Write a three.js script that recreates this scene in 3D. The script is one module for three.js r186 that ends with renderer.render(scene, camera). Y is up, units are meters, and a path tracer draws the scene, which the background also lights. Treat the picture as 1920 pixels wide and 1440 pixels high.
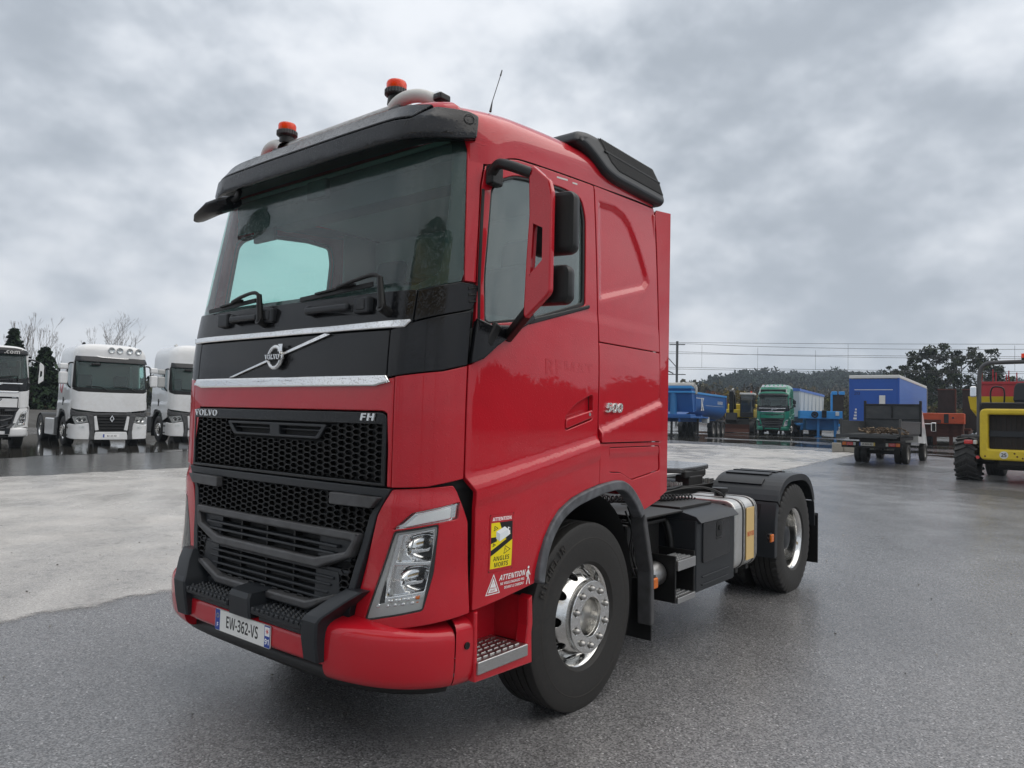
import * as THREE from 'three';
import { RoundedBoxGeometry } from 'three/addons/geometries/RoundedBoxGeometry.js';
import { mergeGeometries } from 'three/addons/utils/BufferGeometryUtils.js';
import { createNoise2D, createNoise3D } from 'simplex-noise';
import { FontLoader } from 'three/addons/loaders/FontLoader.js';
import { TextGeometry } from 'three/addons/geometries/TextGeometry.js';

const V3 = (x, y, z) => new THREE.Vector3(x, y, z);
const scene = new THREE.Scene();
// ---------------------------------------------------------------- camera
const camera = new THREE.PerspectiveCamera(55.672, 4 / 3, 0.1, 3000);
const EYE = V3(3.5277, 1.6929, 3.6632);
camera.position.copy(EYE);
{
  const yaw = 0.6696, pitch = 0.0427, roll = 0.024;
  const F = V3(-Math.sin(yaw) * Math.cos(pitch), Math.sin(pitch), -Math.cos(yaw) * Math.cos(pitch));
  const R = V3(Math.cos(yaw), 0, -Math.sin(yaw)), U = R.clone().cross(F);
  const R2 = R.clone().multiplyScalar(Math.cos(roll)).addScaledVector(U, Math.sin(roll));
  const U2 = U.clone().multiplyScalar(Math.cos(roll)).addScaledVector(R, -Math.sin(roll));
  camera.quaternion.setFromRotationMatrix(new THREE.Matrix4().makeBasis(R2, U2, F.clone().negate()));
}
const VIEW = V3(-Math.sin(0.6696), 0, -Math.cos(0.6696));   // level view direction: the yard climbs gently that way
const renderer = new THREE.WebGLRenderer({ antialias: true });
renderer.toneMapping = THREE.LinearToneMapping;
renderer.toneMappingExposure = 1.22;
renderer.shadowMap.enabled = true;

// ---------------------------------------------------------------- seeded random and noise
function rng(seed) { let a = seed >>> 0; return () => { a = (a + 0x6d2b79f5) | 0; let t = Math.imul(a ^ (a >>> 15), 1 | a); t = (t + Math.imul(t ^ (t >>> 7), 61 | t)) ^ t; return ((t ^ (t >>> 14)) >>> 0) / 4294967296; }; }
const n2 = createNoise2D(rng(11)), n3 = createNoise3D(rng(12));
const fbm2 = (x, y, o = 5, g = 0.5) => { let s = 0, a = 1, t = 0; for (let i = 0; i < o; i++) { s += a * n2(x, y); t += a; a *= g; x = x * 2.03 + 17.1; y = y * 2.03 - 9.7; } return s / t; };
const clamp = THREE.MathUtils.clamp, lerp = THREE.MathUtils.lerp, sstep = (a, b, x) => { const t = clamp((x - a) / (b - a), 0, 1); return t * t * (3 - 2 * t); };

// ---------------------------------------------------------------- sky: overcast, broken grey stratocumulus
{
  const W = 2048, H = 1024, d = new Float32Array(W * H * 4);
  for (let r = 0; r < H; r++) {
    const el = ((r + 0.5) / H - 0.5) * Math.PI, y = Math.sin(el), c = Math.cos(el);
    for (let q = 0; q < W; q++) {
      const o = (r * W + q) * 4;
      let col;
      if (y <= 0) col = [0.30, 0.32, 0.34];
      else {
        const az = ((q + 0.5) / W - 0.5) * 2 * Math.PI, x = Math.cos(az) * c, z = Math.sin(az) * c;
        const Y = y * 1.55 + 0.25 * Math.sqrt(y), f3 = (f, o, g, off) => { let S = 0, A = 1, N = 0; for (let i = 0; i < o; i++) { S += A * n3(x * f + off, Y * f - off, z * f + 2 * off); N += A; A *= g; f *= 2.07; off += 9.1; } return S / N; };
        let t = 0.62 + 0.56 * f3(1.25, 2, 0.45, 3.3) + 0.36 * f3(3.4, 2, 0.5, 17.7) + 0.38 * f3(7.5, 6, 0.60, 41.2);     // thin bright gaps against thick grey bellies
        t = sstep(0.0, 1.02, t);
        const far = Math.exp(-y * 7);
        const v = lerp(lerp(0.37, 0.71, t), lerp(0.47, 0.60, t), far);
        const blue = lerp(1.12, 1.045, t), w = v * (1 + 0.2 * y); col = [w * lerp(0.885, 0.945, t), w * 0.985, w * blue];
      }
      d[o] = col[0]; d[o + 1] = col[1]; d[o + 2] = col[2]; d[o + 3] = 1;
    }
  }
  const t = new THREE.DataTexture(d, W, H, THREE.RGBAFormat, THREE.FloatType);
  t.mapping = THREE.EquirectangularReflectionMapping; t.magFilter = THREE.LinearFilter; t.minFilter = THREE.LinearFilter; t.needsUpdate = true;
  scene.background = t; scene.environment = t;
}
// ---------------------------------------------------------------- sun: a soft glow through the cloud
const sun = new THREE.DirectionalLight(0xfff6ea, 1.5);
sun.position.set(9, 22, -6); sun.target.position.set(0, 0, 0);
sun.castShadow = true; sun.shadow.radius = 150; sun.shadow.mapSize.set(2048, 2048);
Object.assign(sun.shadow.camera, { left: -40, right: 40, top: 40, bottom: -40, near: 1, far: 120 });
scene.add(sun, sun.target);
// ---------------------------------------------------------------- helpers
const used = new Map();
function numbered(name) { const k = used.get(name) ?? 0; used.set(name, k + 1); return k ? name + '_' + String(k).padStart(3, '0') : name; }
function thing(name, label, category, pos = [0, 0, 0], turn = 0, group) {
  const o = new THREE.Group(); o.name = numbered(name); o.position.set(...pos); o.rotation.y = turn;
  o.userData = { label, category }; if (group) o.userData.group = group; scene.add(o); return o;
}
function part(name, geo, mat, parent) {
  const g = Array.isArray(geo) ? merge(geo) : geo, m = new THREE.Mesh(g, mat);
  m.name = parent ? name : numbered(name); m.castShadow = m.receiveShadow = true; (parent ?? scene).add(m); return m;
}
function tag(o, label, category, group, kind) { o.userData.label = label; if (category) o.userData.category = category; if (group) o.userData.group = group; if (kind) o.userData.kind = kind; return o; }
function merge(list) {
  const a = list.map((g) => { const h = g.index ? g.toNonIndexed() : g; for (const k of Object.keys(h.attributes)) if (!['position', 'normal', 'uv'].includes(k)) h.deleteAttribute(k);
    if (!h.attributes.uv) h.setAttribute('uv', new THREE.BufferAttribute(new Float32Array(h.attributes.position.count * 2), 2)); if (!h.attributes.normal) h.computeVertexNormals(); h.morphAttributes = {}; return h; });
  return a.length === 1 ? a[0] : mergeGeometries(a, false);
}
const mv = (g, x = 0, y = 0, z = 0) => g.translate(x, y, z);
function rot(g, x = 0, y = 0, z = 0) { if (x) g.rotateX(x); if (y) g.rotateY(y); if (z) g.rotateZ(z); return g; }
// box by its limits, edges rounded
function bx(x0, x1, y0, y1, z0, z1, r = 0.008) {
  if (x0 > x1) [x0, x1] = [x1, x0]; if (y0 > y1) [y0, y1] = [y1, y0]; if (z0 > z1) [z0, z1] = [z1, z0];
  const w = x1 - x0, h = y1 - y0, d = z1 - z0, rr = Math.min(r, w * 0.45, h * 0.45, d * 0.45);
  const g = rr > 0.0005 ? new RoundedBoxGeometry(w, h, d, 2, rr) : new THREE.BoxGeometry(w, h, d);
  return mv(g, (x0 + x1) / 2, (y0 + y1) / 2, (z0 + z1) / 2);
}
function tube(pts, r, seg = 8, closed = false, n) {
  const c = new THREE.CatmullRomCurve3(pts.map((p) => V3(...p)), closed, 'centripetal');
  return new THREE.TubeGeometry(c, n ?? Math.max(6, pts.length * 5), r, seg, closed);
}
function rod(a, b, r, seg = 10, r2 = r) {      // straight capped bar from a to b
  const A = V3(...a), B = V3(...b), d = B.clone().sub(A), g = new THREE.CylinderGeometry(r2, r, d.length(), seg);
  g.applyQuaternion(new THREE.Quaternion().setFromUnitVectors(V3(0, 1, 0), d.normalize())); return mv(g, (A.x + B.x) / 2, (A.y + B.y) / 2, (A.z + B.z) / 2);
}
function bar(a, b, w, h, r = 0.004) {           // straight rectangular bar
  const A = V3(...a), B = V3(...b), d = B.clone().sub(A), L = d.length(), rr = Math.min(r, w * 0.4, h * 0.4);
  const g = new RoundedBoxGeometry(w, h, L, 1, rr), m = new THREE.Matrix4().lookAt(B, A, Math.abs(d.y) > 0.99 * L ? V3(0, 0, 1) : V3(0, 1, 0));
  g.applyMatrix4(m); return mv(g, (A.x + B.x) / 2, (A.y + B.y) / 2, (A.z + B.z) / 2);
}
const cyl = (r, h, seg = 24, r2 = r) => new THREE.CylinderGeometry(r2, r, h, seg);
function latheX(pts, seg = 48) { return rot(new THREE.LatheGeometry(pts.map(([r, x]) => new THREE.Vector2(r, x)), seg), 0, 0, -Math.PI / 2); }   // profile [radius, x], axis along x
function shape(pts, holes = []) { const s = new THREE.Shape(pts.map((p) => new THREE.Vector2(...p))); for (const h of holes) s.holes.push(new THREE.Path(h.map((p) => new THREE.Vector2(...p)))); return s; }
function ext(pts, depth, bev = 0.004, holes = []) {  // extruded along +z, bevel kept inside the outline
  return new THREE.ExtrudeGeometry(shape(pts, holes), { depth: Math.max(0.0005, depth - 2 * bev), bevelEnabled: bev > 0, bevelThickness: bev, bevelSize: bev, bevelOffset: -bev, bevelSegments: 2, curveSegments: 8 }).translate(0, 0, bev);
}
// side profile [z, y] extruded across x from x0 to x1
function side(pts, x0, x1, bev = 0.006, holes = []) {
  const g = ext(pts.map(([z, y]) => [-z, y]), x1 - x0, bev, holes.map((h) => h.map(([z, y]) => [-z, y])));
  return mv(rot(g, 0, Math.PI / 2, 0), x0, 0, 0);
}
function rrect(x0, x1, y0, y1, r, n = 5) {
  const p = []; for (const [cx, cy, a] of [[x1 - r, y1 - r, 0], [x0 + r, y1 - r, 1], [x0 + r, y0 + r, 2], [x1 - r, y0 + r, 3]]) for (let i = 0; i <= n; i++) { const t = (a + i / n) * Math.PI / 2; p.push([cx + r * Math.cos(t), cy + r * Math.sin(t)]); }
  return p;
}
function roundPoly(pts, r, n = 4) {   // round the corners of a polygon
  const out = [], N = pts.length;
  for (let i = 0; i < N; i++) {
    const p = pts[i], a = pts[(i + N - 1) % N], b = pts[(i + 1) % N], rr = p[2] ?? r;
    const la = Math.hypot(a[0] - p[0], a[1] - p[1]), lb = Math.hypot(b[0] - p[0], b[1] - p[1]), k = Math.min(rr, la * 0.45, lb * 0.45);
    if (k < 1e-4) { out.push([p[0], p[1]]); continue; }
    const A = [p[0] + (a[0] - p[0]) / la * k, p[1] + (a[1] - p[1]) / la * k], B = [p[0] + (b[0] - p[0]) / lb * k, p[1] + (b[1] - p[1]) / lb * k];
    for (let j = 0; j <= n; j++) { const t = j / n; out.push([(1 - t) ** 2 * A[0] + 2 * t * (1 - t) * p[0] + t * t * B[0], (1 - t) ** 2 * A[1] + 2 * t * (1 - t) * p[1] + t * t * B[1]]); }
  }
  return out;
}
const curve1 = (pts) => (x) => {       // smooth 1-D table
  let i = 0; const n = pts.length; if (x <= pts[0][0]) return pts[0][1]; if (x >= pts[n - 1][0]) return pts[n - 1][1];
  while (x > pts[i + 1][0]) i++;
  const [x0, y0] = pts[i], [x1, y1] = pts[i + 1], h = x1 - x0, t = (x - x0) / h;
  const m = (j) => { if (j <= 0 || j >= n - 1) return 0; const a = (pts[j][1] - pts[j - 1][1]) / (pts[j][0] - pts[j - 1][0]), b = (pts[j + 1][1] - pts[j][1]) / (pts[j + 1][0] - pts[j][0]); return a * b <= 0 ? 0 : 2 * a * b / (a + b); };
  return (2 * t ** 3 - 3 * t ** 2 + 1) * y0 + (t ** 3 - 2 * t * t + t) * h * m(i) + (-2 * t ** 3 + 3 * t * t) * y1 + (t ** 3 - t * t) * h * m(i + 1);
};
// a sheet-metal panel: an outline in surface coordinates (a, b), laid on map(a, b), edges rolled over and turned in by depth
function panel(outline, map, { holes = [], depth = 0.018, bev = 0.004, seg = 0.06, sheet = false, uvScale = 1 } = {}) {
  const resample = (poly, ccw) => {
    let p = poly.map((q) => new THREE.Vector2(q[0], q[1])); if (THREE.ShapeUtils.area(p) > 0 !== ccw) p.reverse();
    const out = []; p.forEach((a, i) => { const b = p[(i + 1) % p.length], k = Math.max(1, Math.ceil(a.distanceTo(b) / seg)); if (a.distanceTo(b) < 1e-6) return; for (let j = 0; j < k; j++) out.push(a.clone().lerp(b, j / k)); });
    return out;
  };
  const loops = [resample(outline, true), ...holes.map((h) => resample(h, false))];
  const insets = sheet ? loops : loops.map((p) => p.map((q, i) => {
    const a = p[(i + p.length - 1) % p.length], b = p[(i + 1) % p.length], e1 = q.clone().sub(a).normalize(), e2 = b.clone().sub(q).normalize();
    const m = new THREE.Vector2(-e1.y - e2.y, e1.x + e2.x), l = m.length() || 1; m.divideScalar(l);
    return q.clone().addScaledVector(m, bev / Math.max(0.4, m.x * -e1.y + m.y * e1.x));
  }));
  const verts = insets.flat(), tris = THREE.ShapeUtils.triangulateShape(insets[0], insets.slice(1)), mids = new Map(), done = [], stack = [...tris];
  while (stack.length) {
    const t = stack.pop(), L = [0, 1, 2].map((i) => verts[t[i]].distanceTo(verts[t[(i + 1) % 3]])), m = L.indexOf(Math.max(...L));
    if (L[m] <= seg * 1.01) { done.push(t); continue; }
    const a = t[m], b = t[(m + 1) % 3], c = t[(m + 2) % 3], key = a < b ? a + '_' + b : b + '_' + a;
    let k = mids.get(key); if (k === undefined) { k = verts.length; verts.push(verts[a].clone().add(verts[b]).multiplyScalar(0.5)); mids.set(key, k); }
    stack.push([a, k, c], [k, b, c]);
  }
  const pos = [], nor = [], uv = [], idx = [], E = 0.003;
  const at = (q) => V3(...map(q.x, q.y));
  const nrm = (q) => { const A = V3(...map(q.x + E, q.y)).sub(V3(...map(q.x - E, q.y))), B = V3(...map(q.x, q.y + E)).sub(V3(...map(q.x, q.y - E))); return A.cross(B).normalize(); };
  const push = (p, n, q) => { pos.push(p.x, p.y, p.z); nor.push(n.x, n.y, n.z); uv.push(q.x * uvScale, q.y * uvScale); return pos.length / 3 - 1; };
  verts.forEach((q) => push(at(q), nrm(q), q));
  for (const t of done) idx.push(...t);
  if (!sheet) {
    let base = 0;
    loops.forEach((p, l) => {
      const n = p.length, ring = p.map((q, i) => {
        const iq = insets[l][i], P0 = at(iq), N = nrm(q), Q = at(q), o = Q.clone().sub(P0).normalize();
        const M = N.clone().add(o).normalize(), low = Q.clone().addScaledVector(N, -bev), mid = P0.clone().addScaledVector(o, bev * 0.7).addScaledVector(N, -bev * 0.3), deep = Q.clone().addScaledVector(N, -depth);
        return [push(P0, N, q), push(mid, M, q), push(low, o, q), push(deep, o, q)];
      });
      for (let i = 0; i < n; i++) { const a = ring[i], b = ring[(i + 1) % n]; for (let k = 0; k < 3; k++) idx.push(a[k], a[k + 1], b[k], b[k], a[k + 1], b[k + 1]); }
      base += n;
    });
  }
  const g = new THREE.BufferGeometry(); g.setAttribute('position', new THREE.Float32BufferAttribute(pos, 3)); g.setAttribute('normal', new THREE.Float32BufferAttribute(nor, 3)); g.setAttribute('uv', new THREE.Float32BufferAttribute(uv, 2)); g.setIndex(idx);
  return g;
}
// a grid surface from f(u, v) -> [x, y, z], u and v in 0..1
function gridSurf(f, nu, nv, flip = false) {
  const pos = [], nor = [], uv = [], idx = [], e = 1e-3;
  for (let j = 0; j <= nv; j++) for (let i = 0; i <= nu; i++) {
    const u = i / nu, v = j / nv, p = f(u, v), A = V3(...f(Math.min(1, u + e), v)).sub(V3(...f(Math.max(0, u - e), v))), B = V3(...f(u, Math.min(1, v + e))).sub(V3(...f(u, Math.max(0, v - e)))), n = A.cross(B).normalize(); if (flip) n.negate();
    pos.push(...p); nor.push(n.x, n.y, n.z); uv.push(u, v);
  }
  for (let j = 0; j < nv; j++) for (let i = 0; i < nu; i++) { const a = j * (nu + 1) + i, b = a + 1, c = a + nu + 1, d = c + 1; flip ? idx.push(a, c, b, b, c, d) : idx.push(a, b, c, b, d, c); }
  const g = new THREE.BufferGeometry(); g.setAttribute('position', new THREE.Float32BufferAttribute(pos, 3)); g.setAttribute('normal', new THREE.Float32BufferAttribute(nor, 3)); g.setAttribute('uv', new THREE.Float32BufferAttribute(uv, 2)); g.setIndex(idx); return g;
}
// profile [[o, y]...] (o = outward) swept along a path of [x, z, nx, nz]
function sweepPlan(path, prof, closedProf = false) {
  const P = closedProf ? [...prof, prof[0]] : prof, pos = [], idx = [], np = P.length;
  for (const [x, z, nx, nz] of path) for (const [o, y] of P) pos.push(x + nx * o, y, z + nz * o);
  for (let i = 0; i < path.length - 1; i++) for (let j = 0; j < np - 1; j++) { const a = i * np + j, b = a + np; idx.push(a, b, a + 1, a + 1, b, b + 1); }
  const g = new THREE.BufferGeometry(); g.setAttribute('position', new THREE.Float32BufferAttribute(pos, 3)); g.setIndex(idx); g.computeVertexNormals(); return g;
}
function std(o) { return new THREE.MeshStandardMaterial(o); }
function phys(o) { return new THREE.MeshPhysicalMaterial(o); }
const lin = (r, g, b) => new THREE.Color().setRGB(r, g, b);
const L = (v) => lin(v, v, v);
function canvasTex(w, h, draw, srgb = true) {
  const c = document.createElement('canvas'); c.width = w; c.height = h; const x = c.getContext('2d'); draw(x, w, h);
  const t = new THREE.CanvasTexture(c); t.colorSpace = srgb ? THREE.SRGBColorSpace : THREE.NoColorSpace; t.magFilter = THREE.LinearFilter; return t;
}
function dataTex(n, f, srgb = false) {   // n x n grey texture, tileable noise comes from f(u, v)
  const d = new Uint8Array(n * n * 4); for (let j = 0; j < n; j++) for (let i = 0; i < n; i++) { const v = f(i / n, j / n, i, j), o = (j * n + i) * 4; if (Array.isArray(v)) { d[o] = clamp(v[0], 0, 1) * 255; d[o + 1] = clamp(v[1], 0, 1) * 255; d[o + 2] = clamp(v[2], 0, 1) * 255; } else d[o] = d[o + 1] = d[o + 2] = clamp(v, 0, 1) * 255; d[o + 3] = 255; }
  const t = new THREE.DataTexture(d, n, n); t.magFilter = THREE.LinearFilter; t.wrapS = t.wrapT = THREE.RepeatWrapping; t.needsUpdate = true; if (srgb) t.colorSpace = THREE.SRGBColorSpace; return t;
}
const rep = (t, x, y = x) => { const c = t.clone(); c.repeat.set(x, y); c.needsUpdate = true; return c; };
const fonts = {};
for (const k of ['sans_bold', 'serif_bold', 'sans_regular']) fonts[k] = await new FontLoader().loadAsync('fonts/droid/droid_' + k + '.typeface.json');
function text(str, size, depth, font = 'sans_bold', sx = 1) {   // centred, in the xy plane, facing +z
  const g = new TextGeometry(str, { font: fonts[font], size, depth, curveSegments: 3, bevelEnabled: depth > 0.004, bevelThickness: depth * 0.25, bevelSize: size * 0.02, bevelSegments: 1 });
  g.computeBoundingBox(); const b = g.boundingBox; g.translate(-(b.min.x + b.max.x) / 2, -(b.min.y + b.max.y) / 2, 0); g.scale(sx, 1, 1); return g;
}
function textW(str, w, h, depth, font, slant = 0) {   // lettering fitted to a width and height
  const g = text(str, 1, depth, font); g.computeBoundingBox(); const b = g.boundingBox; g.scale(w / (b.max.x - b.min.x), h / (b.max.y - b.min.y), 1);
  if (slant) { const p = g.attributes.position; for (let i = 0; i < p.count; i++) p.setX(i, p.getX(i) + p.getY(i) * slant); } g.computeVertexNormals(); return g;
}
// tileable noise helpers for textures
function tiled(u, v, f, o = 4, off = 0) { let s = 0, a = 1, t = 0; for (let i = 0; i < o; i++) { const r = f / (2 * Math.PI), x = Math.cos(u * 2 * Math.PI) * r, y = Math.sin(u * 2 * Math.PI) * r, z = Math.cos(v * 2 * Math.PI) * r, w = Math.sin(v * 2 * Math.PI) * r; s += a * n3(x + off + z * 0.73, y - z, w + off); t += a; a *= 0.5; f *= 2; } return s / t; }
const PIX = (n) => n;
// ---------------------------------------------------------------- materials
const rDrop = rng(77);
const dropTex = (() => {   // rain beads, tile 0.6 m
  const n = 1024, h = new Float32Array(n * n);
  for (let k = 0; k < 5200; k++) {
    const x = rDrop() * n, y = rDrop() * n, r = 1.6 + 5.2 * rDrop() ** 3.2, e = 0.8 + 0.5 * rDrop();
    for (let j = -Math.ceil(r * 1.4); j <= r * 1.4; j++) for (let i = -Math.ceil(r); i <= r; i++) { const q = 1 - (i * i + (j / e) * (j / e)) / (r * r); if (q > 0) { const o = ((Math.floor(y + j) + n) % n) * n + (Math.floor(x + i) + n) % n; h[o] = Math.max(h[o], Math.sqrt(q) * r / 7); } }
  }
  return dataTex(n, (u, v, i, j) => h[j * n + i]);
})();
const streakTex = dataTex(512, (u, v) => 0.5 + 0.32 * tiled(u, v, 26, 3, 4) * (0.5 + 0.5 * tiled(u, v, 3, 2, 9)) + 0.3 * tiled(u, v, 5, 4, 2) + 0.1 * (rDrop() - 0.5));   // wash film
const grainTex = dataTex(512, (u, v) => 0.5 + 0.25 * tiled(u, v, 60, 3, 6) + 0.35 * (rDrop() - 0.5));            // moulded plastic grain
const mottleTex = dataTex(512, (u, v) => { const s = 0.86 + 0.12 * tiled(u, v, 6, 5, 1) + 0.06 * (rDrop() - 0.5); return [s, s, s]; });
const dirtField = new Float32Array(256 * 256).map((_, i) => 0.5 + 0.9 * tiled((i % 256) / 256, Math.floor(i / 256) / 256, 7, 5, 3) + 0.25 * (rDrop() - 0.5)), dirtMade = new Map();
const dirtTex = (r, g, b, amt = 0.5) => { const key = [r, g, b, amt].join(); if (!dirtMade.has(key)) { const m = Math.max(1, r, g, b), t = dataTex(256, (u, v, i, j) => { const k = clamp(amt * dirtField[j * 256 + i], 0, 1); return [lerp(1, r, k) / m, lerp(1, g, k) / m, lerp(1, b, k) / m]; }); t.gain = m; dirtMade.set(key, t); } return dirtMade.get(key); };
const dustTex = dirtTex(0.8, 0.78, 0.74, 0.35), grimeTex = dirtTex(0.35, 0.32, 0.28, 0.55), rustTex = dirtTex(0.5, 0.3, 0.18, 0.6);
function paint(c, o = {}) { return phys({ color: c, roughness: 0.5, specularIntensity: 0.25, map: rep(dustTex, 0.7), bumpMap: rep(dropTex, 1 / 0.6), bumpScale: 0.0010, clearcoat: 1, clearcoatRoughness: 0.055, clearcoatRoughnessMap: rep(streakTex, 0.9, 0.35), ...o }); }
const M = {
  red: paint(lin(0.52, 0.0075, 0.019)),
  black: phys({ color: L(0.008), specularIntensity: 0.7, roughness: 0.40, bumpMap: rep(grainTex, 7), bumpScale: 0.0004, roughnessMap: null }),
  satin: phys({ color: lin(0.0085, 0.009, 0.0105), roughness: 0.32, roughnessMap: rep(streakTex, 1.4, 0.5), bumpMap: rep(dropTex, 1 / 0.6), bumpScale: 0.0008, specularIntensity: 0.7 }),
  visor: phys({ color: lin(0.010, 0.011, 0.0135), specularIntensity: 0.8, roughness: 0.38, roughnessMap: rep(streakTex, 1.3, 0.6), bumpMap: rep(dropTex, 1 / 0.45), bumpScale: 0.0028 }),
  grey: std({ color: lin(0.078, 0.079, 0.083), roughness: 0.5, map: rep(grimeTex, 1.1), bumpMap: rep(grainTex, 5), bumpScale: 0.0005 }),
  slate: phys({ color: lin(0.017, 0.0195, 0.023), specularIntensity: 0.8, roughness: 0.44, bumpMap: rep(grainTex, 6), bumpScale: 0.0004 }),
  worn: std({ color: lin(0.125, 0.132, 0.145), roughness: 0.55, map: rep(dirtTex(0.4, 0.4, 0.4, 0.9), 1.6, 1.0) }),
  dark: std({ color: L(0.018), roughness: 0.75 }),
  frame: std({ color: L(0.013), roughness: 0.55, map: rep(rustTex, 1.2) }),
  chrome: phys({ color: L(0.82), metalness: 1, roughness: 0.10, bumpMap: rep(dropTex, 1 / 0.6), bumpScale: 0.0016 }),
  alloy: phys({ color: lin(0.80, 0.80, 0.79), metalness: 1, roughness: 0.36, roughnessMap: rep(streakTex, 3), map: rep(dirtTex(0.6, 0.57, 0.52, 0.45), 3) }),
  alu: std({ color: lin(0.58, 0.58, 0.58), metalness: 1, roughness: 0.34, map: rep(dirtTex(0.6, 0.58, 0.54, 0.5), 2) }),
  steel: std({ color: lin(0.55, 0.55, 0.54), metalness: 1, roughness: 0.42, map: rep(dirtTex(0.5, 0.45, 0.4, 0.6), 2) }),
  tank: phys({ color: lin(0.66, 0.66, 0.65), metalness: 0.85, roughness: 0.36, map: rep(dirtTex(0.75, 0.72, 0.66, 0.4), 1.5) }),
  rubber: std({ color: lin(0.030, 0.029, 0.028), roughness: 0.62, map: rep(dirtTex(1.9, 1.75, 1.55, 0.5), 3), bumpMap: rep(grainTex, 10), bumpScale: 0.0006 }),
  sidewall: std({ color: lin(0.055, 0.051, 0.047), roughness: 0.66, map: rep(dirtTex(2.1, 1.9, 1.6, 0.45), 2.5) }),
  orange: phys({ color: lin(0.9, 0.21, 0.01), roughness: 0.12, transmission: 0.35, thickness: 0 }),
  beacon: phys({ color: lin(0.95, 0.10, 0.008), roughness: 0.15, transmission: 0.55, thickness: 0 }),
  redlens: phys({ color: lin(0.5, 0.012, 0.01), roughness: 0.12, clearcoat: 1 }),
  white: paint(lin(0.74, 0.75, 0.76)),
  whiteplastic: std({ color: lin(0.62, 0.62, 0.60), roughness: 0.5, map: rep(dustTex, 2) }),
  lens: phys({ color: lin(0.94, 0.95, 0.95), transmission: 1, thickness: 0, roughness: 0.02, ior: 1.5 }),
  reflector: phys({ color: L(0.85), metalness: 1, roughness: 0.12 }),
  bezel: std({ color: lin(0.42, 0.425, 0.42), metalness: 0.0, roughness: 0.3 }),
  glass: phys({ color: lin(0.62, 0.93, 0.86), metalness: 0.02, transmission: 1, thickness: 0, roughness: 0.0, ior: 1.58, bumpMap: rep(dropTex, 1 / 0.6), bumpScale: 0.0009 }),
  sideglass: phys({ color: lin(0.74, 0.92, 0.90), metalness: 0.14, transmission: 1, thickness: 0, roughness: 0.0, ior: 1.8 }),
  inner: std({ color: lin(0.05, 0.054, 0.054), roughness: 0.8 }),
  trim: std({ color: lin(0.30, 0.31, 0.30), roughness: 0.85 }),
  seat: std({ color: lin(0.035, 0.037, 0.04), roughness: 0.9 }),
  mirrorglass: phys({ color: L(0.8), metalness: 1, roughness: 0.03 }),
  ice: phys({ color: lin(0.82, 0.84, 0.85), roughness: 0.25, clearcoat: 1 }),
  cream: std({ color: lin(0.66, 0.47, 0.20), roughness: 0.55, map: rep(dirtTex(0.8, 0.75, 0.65, 0.3), 3) }),
};
// ---------------------------------------------------------------- the yard
function gh(x, z) { const s = (x - EYE.x) * VIEW.x + (z - EYE.z) * VIEW.z - 6; return 0.0115 * (s > 3 ? s : s < -3 ? 0 : (s + 3) ** 2 / 12); }
const rA = rng(5);
const asphalt = (() => {   // packed stones: [albedo factor, height]
  const n = 2048, c = 7, m = Math.floor(n / c), cell = n / m, px = new Float32Array(m * m), py = new Float32Array(m * m), al = new Float32Array(m * m), hh = new Float32Array(m * m), rr = new Float32Array(m * m);
  for (let i = 0; i < m * m; i++) { px[i] = rA(); py[i] = rA(); const q = rA(); al[i] = q > 0.978 ? 1.5 + 1.0 * rA() : 0.40 + 1.0 * rA(); hh[i] = 0.45 + 0.55 * rA(); rr[i] = 0.55 + 0.35 * rA(); }
  const col = new Uint8Array(n * n * 4), hgt = new Uint8Array(n * n * 4);
  for (let y = 0; y < n; y++) for (let x = 0; x < n; x++) {
    const gx = Math.floor(x / cell), gy = Math.floor(y / cell); let best = 0, bi = -1;
    for (let j = -1; j <= 1; j++) for (let i = -1; i <= 1; i++) { const ix = gx + i, iy = gy + j, k = ((iy + m) % m) * m + (ix + m) % m, dx = (ix + px[k]) - x / cell, dy = (iy + py[k]) - y / cell, d = 1 - (dx * dx + dy * dy) / (rr[k] * rr[k]); if (d > best) { const h = hh[k] * (0.5 + 0.5 * Math.sqrt(d)); if (h > best) { best = h; bi = k; } } }
    const a = bi < 0 ? 0.42 : al[bi] * (0.75 + 0.25 * best), o = (y * n + x) * 4;
    const v = clamp(0.30 * a, 0, 1), s = Math.pow(v, 1 / 2.2) * 255; col[o] = s * 1.0; col[o + 1] = s * 0.99; col[o + 2] = s * 0.985; col[o + 3] = 255; hgt[o] = hgt[o + 1] = hgt[o + 2] = (bi < 0 ? 0.08 : best) * 255; hgt[o + 3] = 255;
  }
  const mk = (d, s) => { const t = new THREE.DataTexture(d, n, n); t.wrapS = t.wrapT = THREE.RepeatWrapping; t.magFilter = THREE.LinearFilter; if (s) t.colorSpace = THREE.SRGBColorSpace; t.needsUpdate = true; return t; };
  return { col: mk(col, true), hgt: mk(hgt, false) };
})();
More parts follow.
